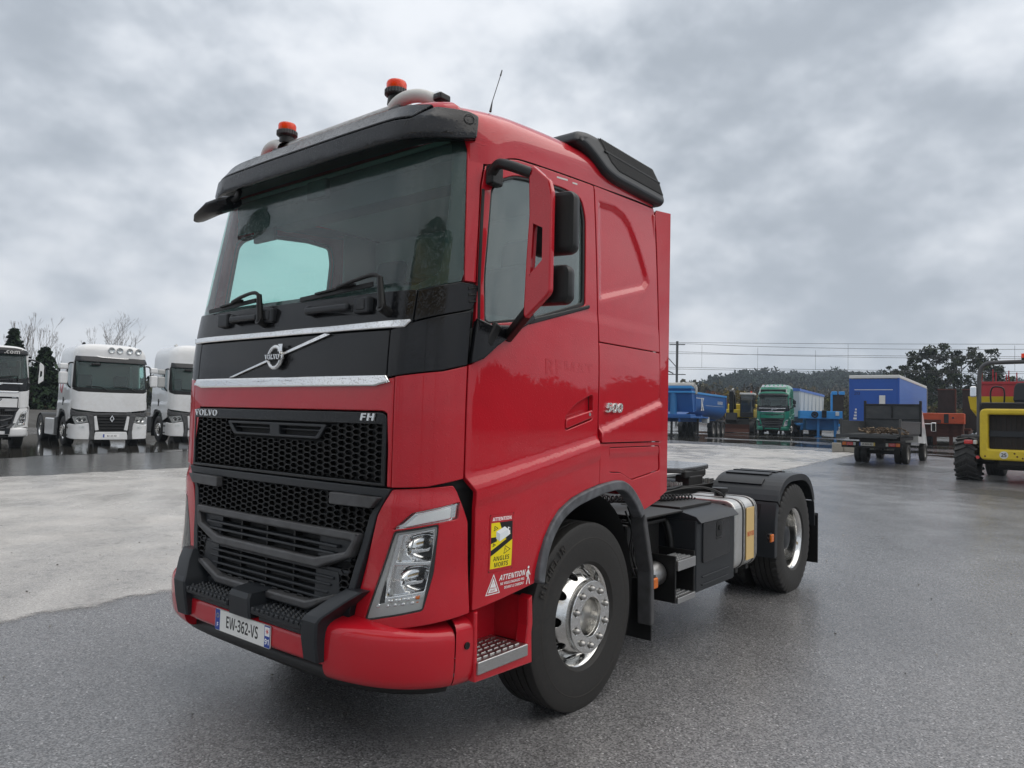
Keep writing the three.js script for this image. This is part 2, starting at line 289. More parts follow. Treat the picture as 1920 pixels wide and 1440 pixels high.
// wet and drying areas over 120 m: roughness of the surface
const wetTex = dataTex(1024, (u, v) => { const x = (u - 0.5) * 120, z = (v - 0.5) * 120; let w = 0.5 + 0.42 * fbm2(x * 0.16 + 7, z * 0.16 - 3, 5) + 0.34 * fbm2(x * 0.9, z * 0.9 + 40, 4); return 0.26 + 0.62 * sstep(0.15, 0.8, w); });
wetTex.channel = 1;
function groundSheet(name, pts, lift, mat, res) {   // polygon [x, z] draped on the yard
  const g = panel(pts.map(([x, z]) => [x, -z]), (a, b) => [a, gh(a, -b) + lift, -b], { sheet: true, seg: res });
  const p = g.attributes.position, u0 = new Float32Array(p.count * 2), u1 = new Float32Array(p.count * 2);
  for (let i = 0; i < p.count; i++) { u0[i * 2] = p.getX(i) / 2.6; u0[i * 2 + 1] = p.getZ(i) / 2.6; u1[i * 2] = p.getX(i) / 120 + 0.5; u1[i * 2 + 1] = p.getZ(i) / 120 + 0.5; }
  g.setAttribute('uv', new THREE.BufferAttribute(u0, 2)); g.setAttribute('uv1', new THREE.BufferAttribute(u1, 2));
  const m = new THREE.Mesh(g, mat); m.name = numbered(name); m.receiveShadow = true; m.userData.kind = 'structure'; scene.add(m); return m;
}
{
  // main sheet: rings round the eye, patch tones in the vertex colours
  const NR = 150, NA = 220, pos = [], uv = [], uv1 = [], col = [], idx = [];
  for (let i = 0; i <= NR; i++) { const r = i ? 0.4 * Math.pow(1000 / 0.4, (i - 1) / (NR - 1)) : 0;
    for (let j = 0; j < NA; j++) { const a = j / NA * 2 * Math.PI, x = EYE.x + r * Math.cos(a), z = EYE.z + r * Math.sin(a); pos.push(x, gh(x, z) * (r > 160 ? 160 / r : 1), z); uv.push(x / 2.6, z / 2.6); uv1.push(x / 120 + 0.5, z / 120 + 0.5);
      const s = 1 + 0.26 * fbm2(x * 0.22, z * 0.22, 4) + 0.14 * fbm2(x * 1.4 + 9, z * 1.4, 3) + 0.12 * fbm2(x * 0.5 + z * 0.05, z * 0.06 + 30, 3); col.push(s, s, s); } }
  for (let i = 0; i < NR; i++) for (let j = 0; j < NA; j++) { const a = i * NA + j, b = i * NA + (j + 1) % NA, c = a + NA, d = b + NA; idx.push(a, b, c, b, d, c); }
  const g = new THREE.BufferGeometry(); g.setAttribute('position', new THREE.Float32BufferAttribute(pos, 3)); g.setAttribute('uv', new THREE.Float32BufferAttribute(uv, 2)); g.setAttribute('uv1', new THREE.Float32BufferAttribute(uv1, 2)); g.setAttribute('color', new THREE.Float32BufferAttribute(col, 3)); g.setIndex(idx); g.computeVertexNormals();
  const nrm = g.attributes.normal; for (let i = 0; i < nrm.count; i++) if (nrm.getY(i) < 0) nrm.setXYZ(i, -nrm.getX(i), -nrm.getY(i), -nrm.getZ(i));
  const m = new THREE.Mesh(g, phys({ map: asphalt.col, vertexColors: true, color: lin(0.66, 0.665, 0.68), bumpMap: asphalt.hgt, bumpScale: 0.0024, roughness: 0.30, roughnessMap: wetTex, ior: 1.66 })); m.name = 'ground'; m.receiveShadow = true; m.userData.kind = 'structure'; scene.add(m);
  const laneTex = (() => {   // the same stones, worn and stained along the lane: one tile is 12.8 m
    const n = 2048, d = new Uint8Array(n * n * 4), src = asphalt.col.image.data, k = 256, F = new Float32Array(k * k); for (let i = 0; i < k * k; i++) { const u = (i % k) / k, v = Math.floor(i / k) / k, st = tiled(u, v, 9, 4, 2), ln = tiled(u, v + 0.02 * tiled(u, v, 3, 2, 5), 40, 1, 7); F[i] = 0.94 + 0.11 * st - (st < 0.05 ? 0.13 * sstep(0.07, 0.02, Math.abs(ln)) : 0); }
    for (let y = 0; y < n; y++) for (let x = 0; x < n; x++) { const o = (y * n + x) * 4, q = (((y * 4) % 2048) * 2048 + (x * 4) % 2048) * 4, fx = x / 8, fy = y / 8, x0 = Math.floor(fx), y0 = Math.floor(fy), G = (a, b) => F[(b % k) * k + a % k], m = lerp(lerp(G(x0, y0), G(x0 + 1, y0), fx - x0), lerp(G(x0, y0 + 1), G(x0 + 1, y0 + 1), fx - x0), fy - y0); for (let c = 0; c < 3; c++) d[o + c] = clamp((0.5 * src[q + c] + 80) * m, 0, 255); d[o + 3] = 255; }
    const t = new THREE.DataTexture(d, n, n); t.wrapS = t.wrapT = THREE.RepeatWrapping; t.magFilter = THREE.LinearFilter; t.colorSpace = THREE.SRGBColorSpace; t.repeat.set(0.25, 0.25); t.needsUpdate = true; return t;
  })();
  // pale old lane running along the yard
  const edge = (x0, z0, x1, z1, n, amp) => { const p = []; for (let i = 0; i <= n; i++) { const t = i / n, z = lerp(z0, z1, t); p.push([lerp(x0, x1, t) + amp * (fbm2(z * 1.3, x0, 3) + 0.45 * fbm2(z * 9 + 5, x0 + 2, 4)), z]); } return p; };
  const laneEdge = dataTex(1024, (u, v) => {   // where the old pale surface lies: ragged, stone by stone
    const x = lerp(-16, -2, u), z = lerp(-37, 16, v), right = (z > -12 ? lerp(-3.4, -2.72, (z + 12) / 26) : lerp(-4.7, -3.4, (z + 32) / 20)) + 0.10 * fbm2(z * 1.3, 4, 4), left = -14.6 + 0.22 * fbm2(z * 0.9, 9, 4), far = -32.5 + 1.2 * fbm2(x * 0.5, 2, 4);
    const d = Math.min(right - x, x - left, (z - far) * 0.5) + 0.07 * fbm2(x * 6, z * 6, 3) + 0.05 * (rA() - 0.5); return sstep(-0.07, 0.10, d);
  }); laneEdge.channel = 2; laneEdge.wrapS = laneEdge.wrapT = THREE.ClampToEdgeWrapping;
  const lane = groundSheet('pale_lane', [[-16, 16], [-2, 16], [-2, -37], [-16, -37]], 0.004, std({ map: laneTex, color: lin(1.62, 1.56, 1.47), bumpMap: asphalt.hgt, bumpScale: 0.0022, roughness: 0.52, roughnessMap: wetTex, alphaMap: laneEdge, transparent: true }), 1.2);
  { const p = lane.geometry.attributes.position, u2 = new Float32Array(p.count * 2); for (let i = 0; i < p.count; i++) { u2[i * 2] = (p.getX(i) + 16) / 14; u2[i * 2 + 1] = (p.getZ(i) + 37) / 53; } lane.geometry.setAttribute('uv2', new THREE.BufferAttribute(u2, 2)); }
  // standing water
  const pool = (cx, cz, rx, rz, seed) => { const p = []; for (let i = 0; i < 120; i++) { const t = i / 120 * 2 * Math.PI, k = 1 + 0.42 * fbm2(Math.cos(t) * 1.6 + seed, Math.sin(t) * 1.6 - seed, 4) ; p.push([cx + rx * k * Math.cos(t), cz + rz * k * Math.sin(t)]); } return p; };
  const ripple = dataTex(512, (u, v) => 0.5 + 0.5 * tiled(u, v, 14, 4, 8));
  const wet = phys({ color: lin(0.065, 0.065, 0.063), roughness: 0.19, bumpMap: rep(ripple, 1.2), bumpScale: 0.0035, ior: 1.4 }), deep = phys({ color: lin(0.038, 0.036, 0.032), roughness: 0.03, bumpMap: rep(ripple, 0.8), bumpScale: 0.0012, ior: 1.36 });
  const band = (x0, x1, z0, z1) => [...edge(x0, z0, x0, z1, 60, 0.5), ...edge(x1, z1, x1, z0, 60, 0.5)];
  groundSheet('wet_strip', band(-20.5, -14.75, 12, -34), 0.0025, wet, 1.5);
  groundSheet('puddle', band(-34, -20.2, 10, -22), 0.008, deep, 2);
  [[-15, -39, 7, 2.6, 3], [-9, -38.5, 4.6, 2.0, 8], [-13, -47, 9, 3.2, 12], [-3.5, -37, 4.5, 1.5, 5], [-4.5, -44, 4, 1.8, 20], [-21, -44, 5, 3, 31], [1, -34, 3.5, 1.0, 44], [-18, -54, 7, 3, 51]].forEach(([x, z, a, b, s]) => groundSheet('puddle', pool(x, z, a, b, s), 0.008 + s * 0.0002, deep, 1.2));
  [[-1.5, -24.2, 2.0, 1.3, 61], [2.6, -17, 1.6, 1.0, 66]].forEach(([x, z, a, b, s]) => groundSheet('wet_patch', pool(x, z, a, b, s), 0.004, std({ map: asphalt.col, color: L(0.27), bumpMap: asphalt.hgt, bumpScale: 0.005, roughness: 0.26 }), 0.8));
}

{ // loose grit on the near asphalt
  const R = rng(88), g = new THREE.DodecahedronGeometry(0.006, 0), m = new THREE.InstancedMesh(g, std({ color: lin(0.16, 0.15, 0.14), roughness: 0.8 }), 700), o = new THREE.Object3D(), c = new THREE.Color();
  for (let i = 0; i < 700; i++) { const x = 5 - 11 * R(), z = 6 - 16 * R(), s = 0.35 + 1.2 * R() ** 3; o.position.set(x, gh(x, z) + 0.004 * s + 0.003, z); o.scale.set(s * 1.3, s * 0.7, s); o.rotation.set(0, R() * 6, 0); o.updateMatrix(); m.setMatrixAt(i, o.matrix); const t = 0.3 + 1.8 * R() ** 2; m.setColorAt(i, c.setRGB(t, t, t * 0.95)); }
  m.name = 'loose_grit'; m.userData = { label: 'loose grit scattered over the near asphalt', category: 'grit', kind: 'stuff' }; scene.add(m);
}
// ---------------------------------------------------------------- the cab-over tractor, its cab skin wrapped round one plan curve
const PLAN = (() => {
  const pts = [[0, 1.31], [0.5, 1.308], [0.9, 1.292], [1.02, 1.262], [1.11, 1.205], [1.17, 1.13], [1.205, 1.05], [1.226, 0.95], [1.238, 0.8], [1.244, 0.5], [1.245, 0.1], [1.245, -0.4], [1.245, -1.0]];
  const c = new THREE.CatmullRomCurve3([...pts.slice(1).reverse().map(([x, z]) => V3(-x, 0, z)), ...pts.map(([x, z]) => V3(x, 0, z))], false, 'centripetal');
  const raw = c.getPoints(6000).filter((p) => p.x >= 0), X = [0], Z = [1.31], S = [0]; let s = 0, q = V3(0, 0, 1.31);
  for (const p of raw) { const l = p.distanceTo(q); if (l < 1e-5) continue; s += l; X.push(p.x); Z.push(p.z); S.push(s); q = p; }
  const N = 1500, x = [], z = []; let i = 0;
  for (let k = 0; k <= N; k++) { const t = k / N * s; while (i < S.length - 2 && S[i + 1] < t) i++; const f = (t - S[i]) / (S[i + 1] - S[i]); x.push(lerp(X[i], X[i + 1], f)); z.push(lerp(Z[i], Z[i + 1], f)); }
  return { len: s, at(a) { const t = clamp(a / s, 0, 1) * N, k = Math.min(N - 1, Math.floor(t)), f = t - k; return [lerp(x[k], x[k + 1], f), lerp(z[k], z[k + 1], f)]; } };
})();
const cabWid = curve1([[0.2, 1], [1.9, 1], [2.33, 0.988], [3.08, 0.955], [3.3, 0.935]]);
const cabDz = curve1([[0.2, 0], [1.7, 0], [1.9, -0.004], [2.1, -0.018], [2.29, -0.045], [3.05, -0.18], [3.3, -0.225]]);
function cab(s, y, off = 0) {
  const a = Math.abs(s), g = Math.sign(s) || 1, [X, Z] = PLAN.at(a), [Xa, Za] = PLAN.at(Math.max(0, a - 0.012)), [Xb, Zb] = PLAN.at(a + 0.012), l = Math.hypot(Xb - Xa, Zb - Za) || 1;
  let nx = -(Zb - Za) / l, nz = (Xb - Xa) / l; if (a < 0.012) { nx = 0; nz = 1; }
  return [g * (X * cabWid(y) + nx * off), y, Z + cabDz(y) * sstep(0.7, 1.2, Z) + nz * off];
}
function SX(x, y) { let lo = 0, hi = PLAN.len; for (let i = 0; i < 40; i++) { const m = (lo + hi) / 2; PLAN.at(m)[0] * cabWid(y) < Math.abs(x) ? lo = m : hi = m; } return lo * Math.sign(x || 1); }
function SZ(z, y) { let lo = 0.3, hi = PLAN.len; for (let i = 0; i < 40; i++) { const m = (lo + hi) / 2; cab(m, y)[2] > z ? lo = m : hi = m; } return lo; }
const FR = (pts, g = 1) => pts.map(([x, y, r]) => [g * SX(x, y), y, r]);         // front coordinates [x, y]
const SD = (pts, g = 1) => pts.map(([z, y, r]) => [g * SZ(z, y), y, r]);         // side coordinates [z, y]
const MX = (pts, g) => pts.map(([k, v, y, r]) => [g * (k === 'x' ? SX(v, y) : SZ(v, y)), y, r]);   // mixed
function loft(secs, cap = true) {   // closed sections of equal length
  const n = secs[0].length, tri = [], P = (i, j) => secs[i][(j + n) % n];
  for (let i = 0; i < secs.length - 1; i++) for (let j = 0; j < n; j++) tri.push(P(i, j), P(i, j + 1), P(i + 1, j), P(i + 1, j), P(i, j + 1), P(i + 1, j + 1));
  if (cap) for (const e of [0, secs.length - 1]) for (let j = 1; j < n - 1; j++) tri.push(P(e, 0), P(e, j), P(e, j + 1));
  const g = new THREE.BufferGeometry(); g.setAttribute('position', new THREE.Float32BufferAttribute(tri.flat(), 3)); g.computeVertexNormals(); return g;
}
function hexMesh(inside, x0, x1, y0, y1, cw, ch, t, deep, map) {   // net of long hexagons
  const pos = [], dx = cw * 0.75, put = (p) => pos.push(...map(p[0], p[1], p[2]));
  for (let i = 0, x = x0; x <= x1; x += dx, i++) for (let y = y0 + (i % 2) * ch / 2; y <= y1; y += ch) {
    if (!inside(x, y)) continue;
    const hex = (k) => [[-0.5, 0], [-0.27, -0.5], [0.27, -0.5], [0.5, 0], [0.27, 0.5], [-0.27, 0.5]].map(([a, b]) => [x + a * cw * k, y + b * ch * k]), O = hex(1.0), I = hex(1 - t);
    for (let k = 0; k < 6; k++) { const a = O[k], b = O[(k + 1) % 6], c = I[k], d = I[(k + 1) % 6];
      for (const p of [[...a, 0], [...b, 0], [...c, 0.002], [...c, 0.002], [...b, 0], [...d, 0.002], [...c, 0.002], [...d, 0.002], [...c, -deep], [...c, -deep], [...d, 0.002], [...d, -deep]]) put(p); }
  }
  const g = new THREE.BufferGeometry(); g.setAttribute('position', new THREE.Float32BufferAttribute(pos, 3)); g.computeVertexNormals(); return g;
}
// a tyre on the x axis: profile [x, r] and block notches in the shoulders
const tyreMade = new Map();
function tyreGeo(R, w, rimR, { lug = 0, seg = 144, chevron = 0 } = {}) {
  const key = [R, w, rimR, lug, seg].join(); if (tyreMade.has(key)) return tyreMade.get(key).clone();
  const h = w / 2, P = [[-h * 0.80, rimR], [-h * 0.93, rimR + 0.02], [-h, rimR + (R - rimR) * 0.42], [-h * 0.985, R - 0.085], [-h * 0.93, R - 0.04], [-h * 0.90, R - 0.014], [-h * 0.86, R - 0.004]];
  const rib = []; const nr = 5, span = h * 0.84; for (let i = 0; i < nr; i++) { const a = -span + 2 * span * i / nr, b = -span + 2 * span * (i + 1) / nr; rib.push([a + 0.001, R], [b - 0.011, R]); if (i < nr - 1) rib.push([b - 0.009, R - 0.013], [b - 0.001, R - 0.013]); }
  const Q = [...P, ...rib, ...P.slice().reverse().map(([x, r]) => [-x, r])], pos = [], uv = [], idx = [], n = Q.length;
  for (let i = 0; i <= seg; i++) { const th = i / seg * 2 * Math.PI, notch = lug && i % 4 < 1 ? lug : 0;
    Q.forEach(([x, r], j) => { const k = Math.abs(x) > h * 0.62 && r > R - 0.06 ? notch * (r > R - 0.02 ? 1 : 0.6) : 0, tw = chevron * (h - Math.abs(x)); const rr = r - k; pos.push(x, rr * Math.cos(th + tw), rr * Math.sin(th + tw)); uv.push(i / seg * 6, j / n * 2); }); }
  for (let i = 0; i < seg; i++) for (let j = 0; j < n - 1; j++) { const a = i * n + j, b = a + n; idx.push(a, a + 1, b, b, a + 1, b + 1); }
  const g = new THREE.BufferGeometry(); g.setAttribute('position', new THREE.Float32BufferAttribute(pos, 3)); g.setAttribute('uv', new THREE.Float32BufferAttribute(uv, 2)); g.setIndex(idx);
  const q = toCreased(g.toNonIndexed()); tyreMade.set(key, q); return q.clone();
}
function toCreased(g, angle = 0.6) {   // smooth where faces nearly agree
  const p = g.attributes.position, n = p.count, key = (i) => [p.getX(i), p.getY(i), p.getZ(i)].map((v) => Math.round(v * 2e4)).join(), map = new Map(), fn = [];
  const a = V3(), b = V3(), c = V3();
  for (let i = 0; i < n; i += 3) { a.fromBufferAttribute(p, i); b.fromBufferAttribute(p, i + 1); c.fromBufferAttribute(p, i + 2); const f = b.clone().sub(a).cross(c.clone().sub(a)).normalize(); for (let k = 0; k < 3; k++) { fn[i + k] = f; const q = key(i + k); if (!map.has(q)) map.set(q, []); map.get(q).push(f); } }
  const out = new Float32Array(n * 3), cs = Math.cos(angle);
  for (let i = 0; i < n; i++) { const s = V3(); for (const f of map.get(key(i))) if (f.dot(fn[i]) > cs) s.add(f); s.normalize(); out[i * 3] = s.x; out[i * 3 + 1] = s.y; out[i * 3 + 2] = s.z; }
  g.setAttribute('normal', new THREE.BufferAttribute(out, 3)); return g;
}
// disc wheel with hand holes: outward side is +x
function discGeo(rOut, rIn, holes, holeR, holeAt, depth, dish) {
  const s = new THREE.Shape(); s.absarc(0, 0, rOut, 0, Math.PI * 2); const c = new THREE.Path(); c.absarc(0, 0, rIn, 0, Math.PI * 2, true); s.holes.push(c);
  for (let i = 0; i < holes; i++) { const t = (i + 0.5) / holes * 2 * Math.PI, p = new THREE.Path(); p.absellipse(holeAt * Math.cos(t), holeAt * Math.sin(t), holeR * 0.82, holeR, 0, 2 * Math.PI, true, t); s.holes.push(p); }
  const g = new THREE.ExtrudeGeometry(s, { depth, bevelEnabled: true, bevelSize: 0.004, bevelThickness: 0.004, bevelOffset: -0.004, bevelSegments: 2, curveSegments: 20 });
  g.computeVertexNormals(); rot(g, 0, Math.PI / 2, 0);
  if (dish) { const p = g.attributes.position; for (let i = 0; i < p.count; i++) { const r = Math.hypot(p.getY(i), p.getZ(i)); p.setX(i, p.getX(i) + dish(r)); } g.computeVertexNormals(); }
  return g;
}
let coneMade;
function coneDisc() {   // conical wheel face with ten round hand holes
  if (coneMade) return coneMade.clone(); const k = 0.244, x = (r) => 0.03 + 0.125 * clamp((0.286 - r) / 0.086, 0, 1) ** 0.8, holes = [];
  for (let i = 0; i < 10; i++) { const c = (i + 0.5) / 10 * 2 * Math.PI * k, h = []; for (let j = 0; j < 20; j++) { const t = j / 20 * 2 * Math.PI; h.push([c + 0.027 * Math.cos(t), 0.245 + 0.0215 * Math.sin(t)]); } holes.push(h); }
  coneMade = panel([[0, 0.199], [2 * Math.PI * k, 0.199], [2 * Math.PI * k, 0.285], [0, 0.285]], (a, r) => [x(r), r * Math.cos(a / k), -r * Math.sin(a / k)], { holes, depth: 0.014, bev: 0.003, seg: 0.02 }); return coneMade.clone();
}
function frontWheel(parent, x, y, z, g, name = 'front_wheel', R = 0.54, W = 0.315) {   // g = +1 left, -1 right
  const w = new THREE.Group(); w.name = name; w.position.set(x, y, z); w.rotation.y = g > 0 ? 0 : Math.PI; parent.add(w);
  part('tyre', tyreGeo(R, W, 0.292), M.rubber, w);
  const ring = latheX([[0.445, W * 0.5 - 0.0035], [0.45, W * 0.5 + 0.0005], [0.455, W * 0.5 - 0.004]], 96); part('sidewall_bead', ring, M.sidewall, w);
  if (name === 'front_wheel' && R === 0.54) { const lt = []; [...'MICHELIN'].forEach((ch, i) => { const q = textW(ch, ch === 'I' ? 0.012 : 0.034, 0.045, 0.003, 'sans_bold'); q.translate(0, 0.488, 0); q.rotateZ(1.15 - i * 0.085); lt.push(q.rotateY(Math.PI / 2)); }); part('sidewall_lettering', lt, M.sidewall, w).position.x = W * 0.5 - 0.003; }
  // barrel, then the disc standing out towards the hub
  part('rim', merge([latheX([[0.285, -0.12], [0.279, -0.06], [0.262, 0.0], [0.262, 0.06], [0.282, 0.105], [0.292, 0.118], [0.301, 0.122], [0.303, 0.115], [0.294, 0.10]], 96),
    coneDisc()]), M.alloy, w);
  part('hub_flange', merge([discGeo(0.207, 0.112, 10, 0.021, 0.1625, 0.014, () => 0.165), latheX([[0.207, 0.176], [0.209, 0.13]], 64), latheX([[0.114, 0.178], [0.108, 0.13], [0.096, 0.05]], 48), latheX([[0.2, 0.160], [0.11, 0.160]], 48)]), M.alloy, w);
  part('hub_cap', latheX([[0.097, 0.05], [0.09, 0.06], [0.06, 0.068], [0, 0.07]], 32), M.steel, w);
  for (let i = 0; i < 10; i++) { const t = (i + 0.5) / 10 * 2 * Math.PI; const nut = merge([mv(rot(cyl(0.0165, 0.03, 6, 0.0155), 0, 0, -Math.PI / 2), 0.18, 0, 0), mv(rot(cyl(0.0155, 0.012, 12, 0.009), 0, 0, -Math.PI / 2), 0.201, 0, 0)]); part('wheel_nut', mv(nut, 0, 0.1625 * Math.sin(t), 0.1625 * Math.cos(t)), M.steel, w); }
  part('brake_drum', latheX([[0.0, 0.02], [0.2, 0.02], [0.21, -0.1]], 32), M.dark, w);
  return w;
}
function rearWheel(parent, x, y, z, g, R = 0.54, W = 0.3) {
  const w = new THREE.Group(); w.name = 'rear_wheel'; w.position.set(x, y, z); w.rotation.y = g > 0 ? 0 : Math.PI; parent.add(w);
  part('tyre', tyreGeo(R, W, 0.292, { lug: 0.02, seg: 176 }), M.rubber, w);
  part('tyre', mv(tyreGeo(R, W, 0.292, { lug: 0.02, seg: 88 }), -0.345, 0, 0), M.rubber, w);
  part('rim', merge([latheX([[0.285, -0.13], [0.270, -0.10], [0.262, -0.05], [0.262, 0.08], [0.282, 0.11], [0.292, 0.122], [0.301, 0.126], [0.303, 0.119], [0.294, 0.10]], 96), discGeo(0.264, 0.11, 10, 0.026, 0.214, 0.014, (r) => -0.10 + 0.03 * sstep(0.25, 0.17, r))]), M.alloy, w);
  part('hub', merge([latheX([[0.125, -0.09], [0.122, 0.04], [0.11, 0.065], [0.06, 0.075], [0, 0.075]], 40)]), M.slate, w);
  for (let i = 0; i < 10; i++) { const t = i / 10 * 2 * Math.PI; part('wheel_nut', mv(rot(cyl(0.016, 0.05, 6), 0, 0, -Math.PI / 2), -0.05, 0.1675 * Math.sin(t), 0.1675 * Math.cos(t)), M.steel, w); }
  return w;
}
function makeFH(o) {   // o: label, name, paint, pos, turn, roof ('low' | 'high'), full (all fittings of the near truck)
  const P = o.paint, T = thing(o.name, o.label, 'truck', o.pos ?? [0, 0, 0], o.turn ?? 0, o.group), full = !!o.full;
  const SEG = full ? 0.045 : 0.12, both = [1, -1];
  const skin = (name, outline, mat, { off = 0, holes = [], depth = 0.018, bev = 0.004, seg = SEG, sheet = false, parent = T, disp } = {}) =>
    part(name, panel(outline, (s, y) => cab(s, y, off + (disp ? disp(s, y) : 0)), { holes, depth, bev, seg, sheet }), mat, parent);
  const zOf = (s, y) => cab(s, y)[2];
  // ---- dark inner shell behind the panel gaps
  skin('cab_shell', [[-PLAN.len + 0.2, 1.33], [PLAN.len - 0.2, 1.33], [PLAN.len - 0.2, 2.2], [-PLAN.len + 0.2, 2.2]], M.inner, { off: -0.07, sheet: true, seg: 0.15 });
  const sDoor = SZ(0.62, 1);
  skin('cab_shell', [[-sDoor, 0.79], [sDoor, 0.79], [sDoor, 1.33], [-sDoor, 1.33]], M.inner, { off: -0.10, sheet: true, seg: 0.15 });
  // ---- front
  skin('front_lid', roundPoly([...FR([[-0.925, 1.333], [-0.925, 1.862], [-0.8, 1.84], [0.8, 1.84], [0.925, 1.862], [0.925, 1.333], [0.9, 1.333], [0.9, 1.697, 0.05], [-0.9, 1.697, 0.05], [-0.9, 1.333]])], 0.004), P, { bev: 0.008, depth: 0.05 });
  for (const g of both) {
    skin('front_corner', roundPoly(MX([['x', 0.929, 1.333], ['x', 1.095, 1.346], ['x', 1.175, 1.372], ['z', 1.072, 1.384], ['z', 1.066, 1.924], ['x', 1.138, 1.892], ['x', 0.929, 1.864]], g), 0.004), P, { bev: 0.005, depth: 0.03 });
    skin('black_corner', roundPoly(MX([['x', 0.880, 1.862], ['x', 1.138, 1.897], ['z', 1.066, 1.929], ['z', 1.038, 2.196], ['x', 1.012, 2.128], ['x', 0.880, 2.092]], g), 0.004), M.satin, { depth: 0.03 });
    skin('cowl_corner', roundPoly(MX([['x', 1.005, 2.133], ['z', 1.036, 2.201], ['z', 0.985, 2.322], ['x', 1.155, 2.332], ['x', 1.005, 2.284]], g), 0.004), M.satin, { depth: 0.03 });
    for (let k = 0; k < 3; k++) skin('louvre', MX([['z', 1.052, 2.232 + k * 0.032], ['z', 1.008, 2.244 + k * 0.034], ['z', 1.052, 2.246 + k * 0.032]], g), M.dark, { off: 0.004, depth: 0.004, bev: 0.001 });
  }
  skin('badge_panel', FR([[-0.874, 1.862], [0.874, 1.862], [0.874, 2.092], [-0.874, 2.092]]), M.satin, { depth: 0.03 });
  skin('cowl', FR([[-0.999, 2.098], [0.999, 2.098], [0.999, 2.288], [-0.999, 2.288]]), M.satin, { depth: 0.03 });
  skin('chrome_strip', roundPoly(FR([[-0.985, 2.100], [0.965, 2.100], [1.0, 2.136], [-1.0, 2.136]]), 0.004), M.chrome, { off: 0.012, bev: 0.008, depth: 0.02 });
  skin('chrome_strip', roundPoly(FR([[-0.81, 1.815], [0.81, 1.815], [0.908, 1.836], [0.88, 1.873], [-0.88, 1.873], [-0.908, 1.836]]), 0.004), M.chrome, { off: 0.016, bev: 0.012, depth: 0.02 });
  { // diagonal bar and round emblem
    const zf = (y) => cab(0, y)[2] + 0.004, at = (g) => { const p = g.attributes.position; for (let i = 0; i < p.count; i++) p.setZ(i, p.getZ(i) + zf(p.getY(i))); return g; };
    part('diagonal_bar', at(merge([ext([[-0.475, 1.876], [-0.435, 1.876], [0.455, 2.088], [0.405, 2.096]], 0.012, 0.003)])), M.chrome, T);
    const e = part('emblem', at(mv(merge([new THREE.TorusGeometry(0.058, 0.0125, 10, 40), ext([[0.03, 0.03], [0.068, 0.03], [0.068, 0.072], [0.026, 0.072], [0.046, 0.056]], 0.012, 0.003), mv(text('VOLVO', 0.026, 0.008, 'serif_bold', 1.05), 0, 0, 0.014)]), 0, 1.982, 0.02)), M.chrome, T);
    part('emblem_band', at(mv(merge([ext(rrect(-0.064, 0.064, -0.019, 0.019, 0.004), 0.012, 0.002), mv(rot(cyl(0.052, 0.006, 32), Math.PI / 2), 0, 0, -0.004)]), 0, 1.982, 0.02)), M.black, e);
  }
  // ---- upper grille
  const gz = (x, y) => cab(SX(x, y), y)[2];
  const flatMap = (off) => (x, y, d = 0) => [x, y, gz(Math.max(-0.95, Math.min(0.95, x)), y) + off + d];
  const slot = roundPoly([[-0.485, 1.622], [-0.41, 1.543], [0.395, 1.543], [0.46, 1.622]], 0.02);
  const gf = part('grille_frame', panel(roundPoly([[-0.893, 1.336, 0.006], [0.893, 1.336, 0.006], [0.893, 1.69, 0.045], [-0.893, 1.69, 0.045]], 0.02), flatMap(0.004), { holes: [[[-0.872, 1.352], [0.866, 1.352], [0.866, 1.632], [0.462, 1.632], [-0.487, 1.632], [-0.872, 1.632]]], depth: 0.03, seg: 0.2 }), M.satin, T);
  part('grille_net', hexMesh((x, y) => x > -0.872 && x < 0.866 && y > 1.352 && y < 1.628 && !(y > 1.532 && x > -0.5 + (1.622 - y) * 0.75 && x < 0.475 - (1.622 - y) * 0.75), -0.872, 0.866, 1.352, 1.635, 0.074, 0.030, 0.2, 0.025, flatMap(-0.004)), M.black, gf);
  part('grille_backing', panel([[-0.875, 1.34], [0.87, 1.34], [0.87, 1.64], [-0.875, 1.64]], flatMap(-0.04), { sheet: true, seg: 0.3 }), M.dark, gf);
  const inl = part('air_inlet', panel(slot, flatMap(0.006), { holes: [roundPoly([[-0.435, 1.606], [-0.385, 1.558], [-0.045, 1.558], [-0.045, 1.606]], 0.01), roundPoly([[0.045, 1.606], [0.045, 1.558], [0.37, 1.558], [0.415, 1.606]], 0.01)], depth: 0.045, seg: 0.15, bev: 0.006 }), M.slate, gf);
  part('inlet_slat', [bx(-0.43, 0.41, 1.584, 1.592, gz(0, 1.58) - 0.03, gz(0, 1.58) - 0.012, 0.002)], M.slate, inl);
  part('lettering', mv(textW('VOLVO', 0.262, 0.038, 0.006, 'serif_bold'), -0.735, 1.664, gz(0.75, 1.66) + 0.004), M.chrome, T);
  part('lettering', mv(textW('FH', 0.10, 0.037, 0.006, 'sans_bold', 0.25), 0.77, 1.667, gz(0.77, 1.66) + 0.004), M.chrome, T);
  // ---- lower grille
  const zl = (x, y) => 1.318 - 0.02 * (x / 0.9) ** 2 + 0.045 * sstep(1.25, 0.75, y), lm = (off) => (x, y, d = 0) => [x, y, zl(x, y) + off + d];
  const edgeX = (y) => lerp(0.72, 0.925, sstep(0.68, 1.33, y) * 0.25 + 0.75 * clamp((y - 0.68) / 0.65, 0, 1));
  const lo = [[-0.72, 0.66], [0.72, 0.66], [0.745, 0.79], [0.85, 1.2], [0.93, 1.328], [-0.93, 1.328], [-0.85, 1.2], [-0.745, 0.79]];
  const inr = [[-0.66, 0.70], [0.66, 0.70], [0.70, 0.80], [0.80, 1.19], [0.87, 1.285], [-0.87, 1.285], [-0.80, 1.19], [-0.70, 0.80]];
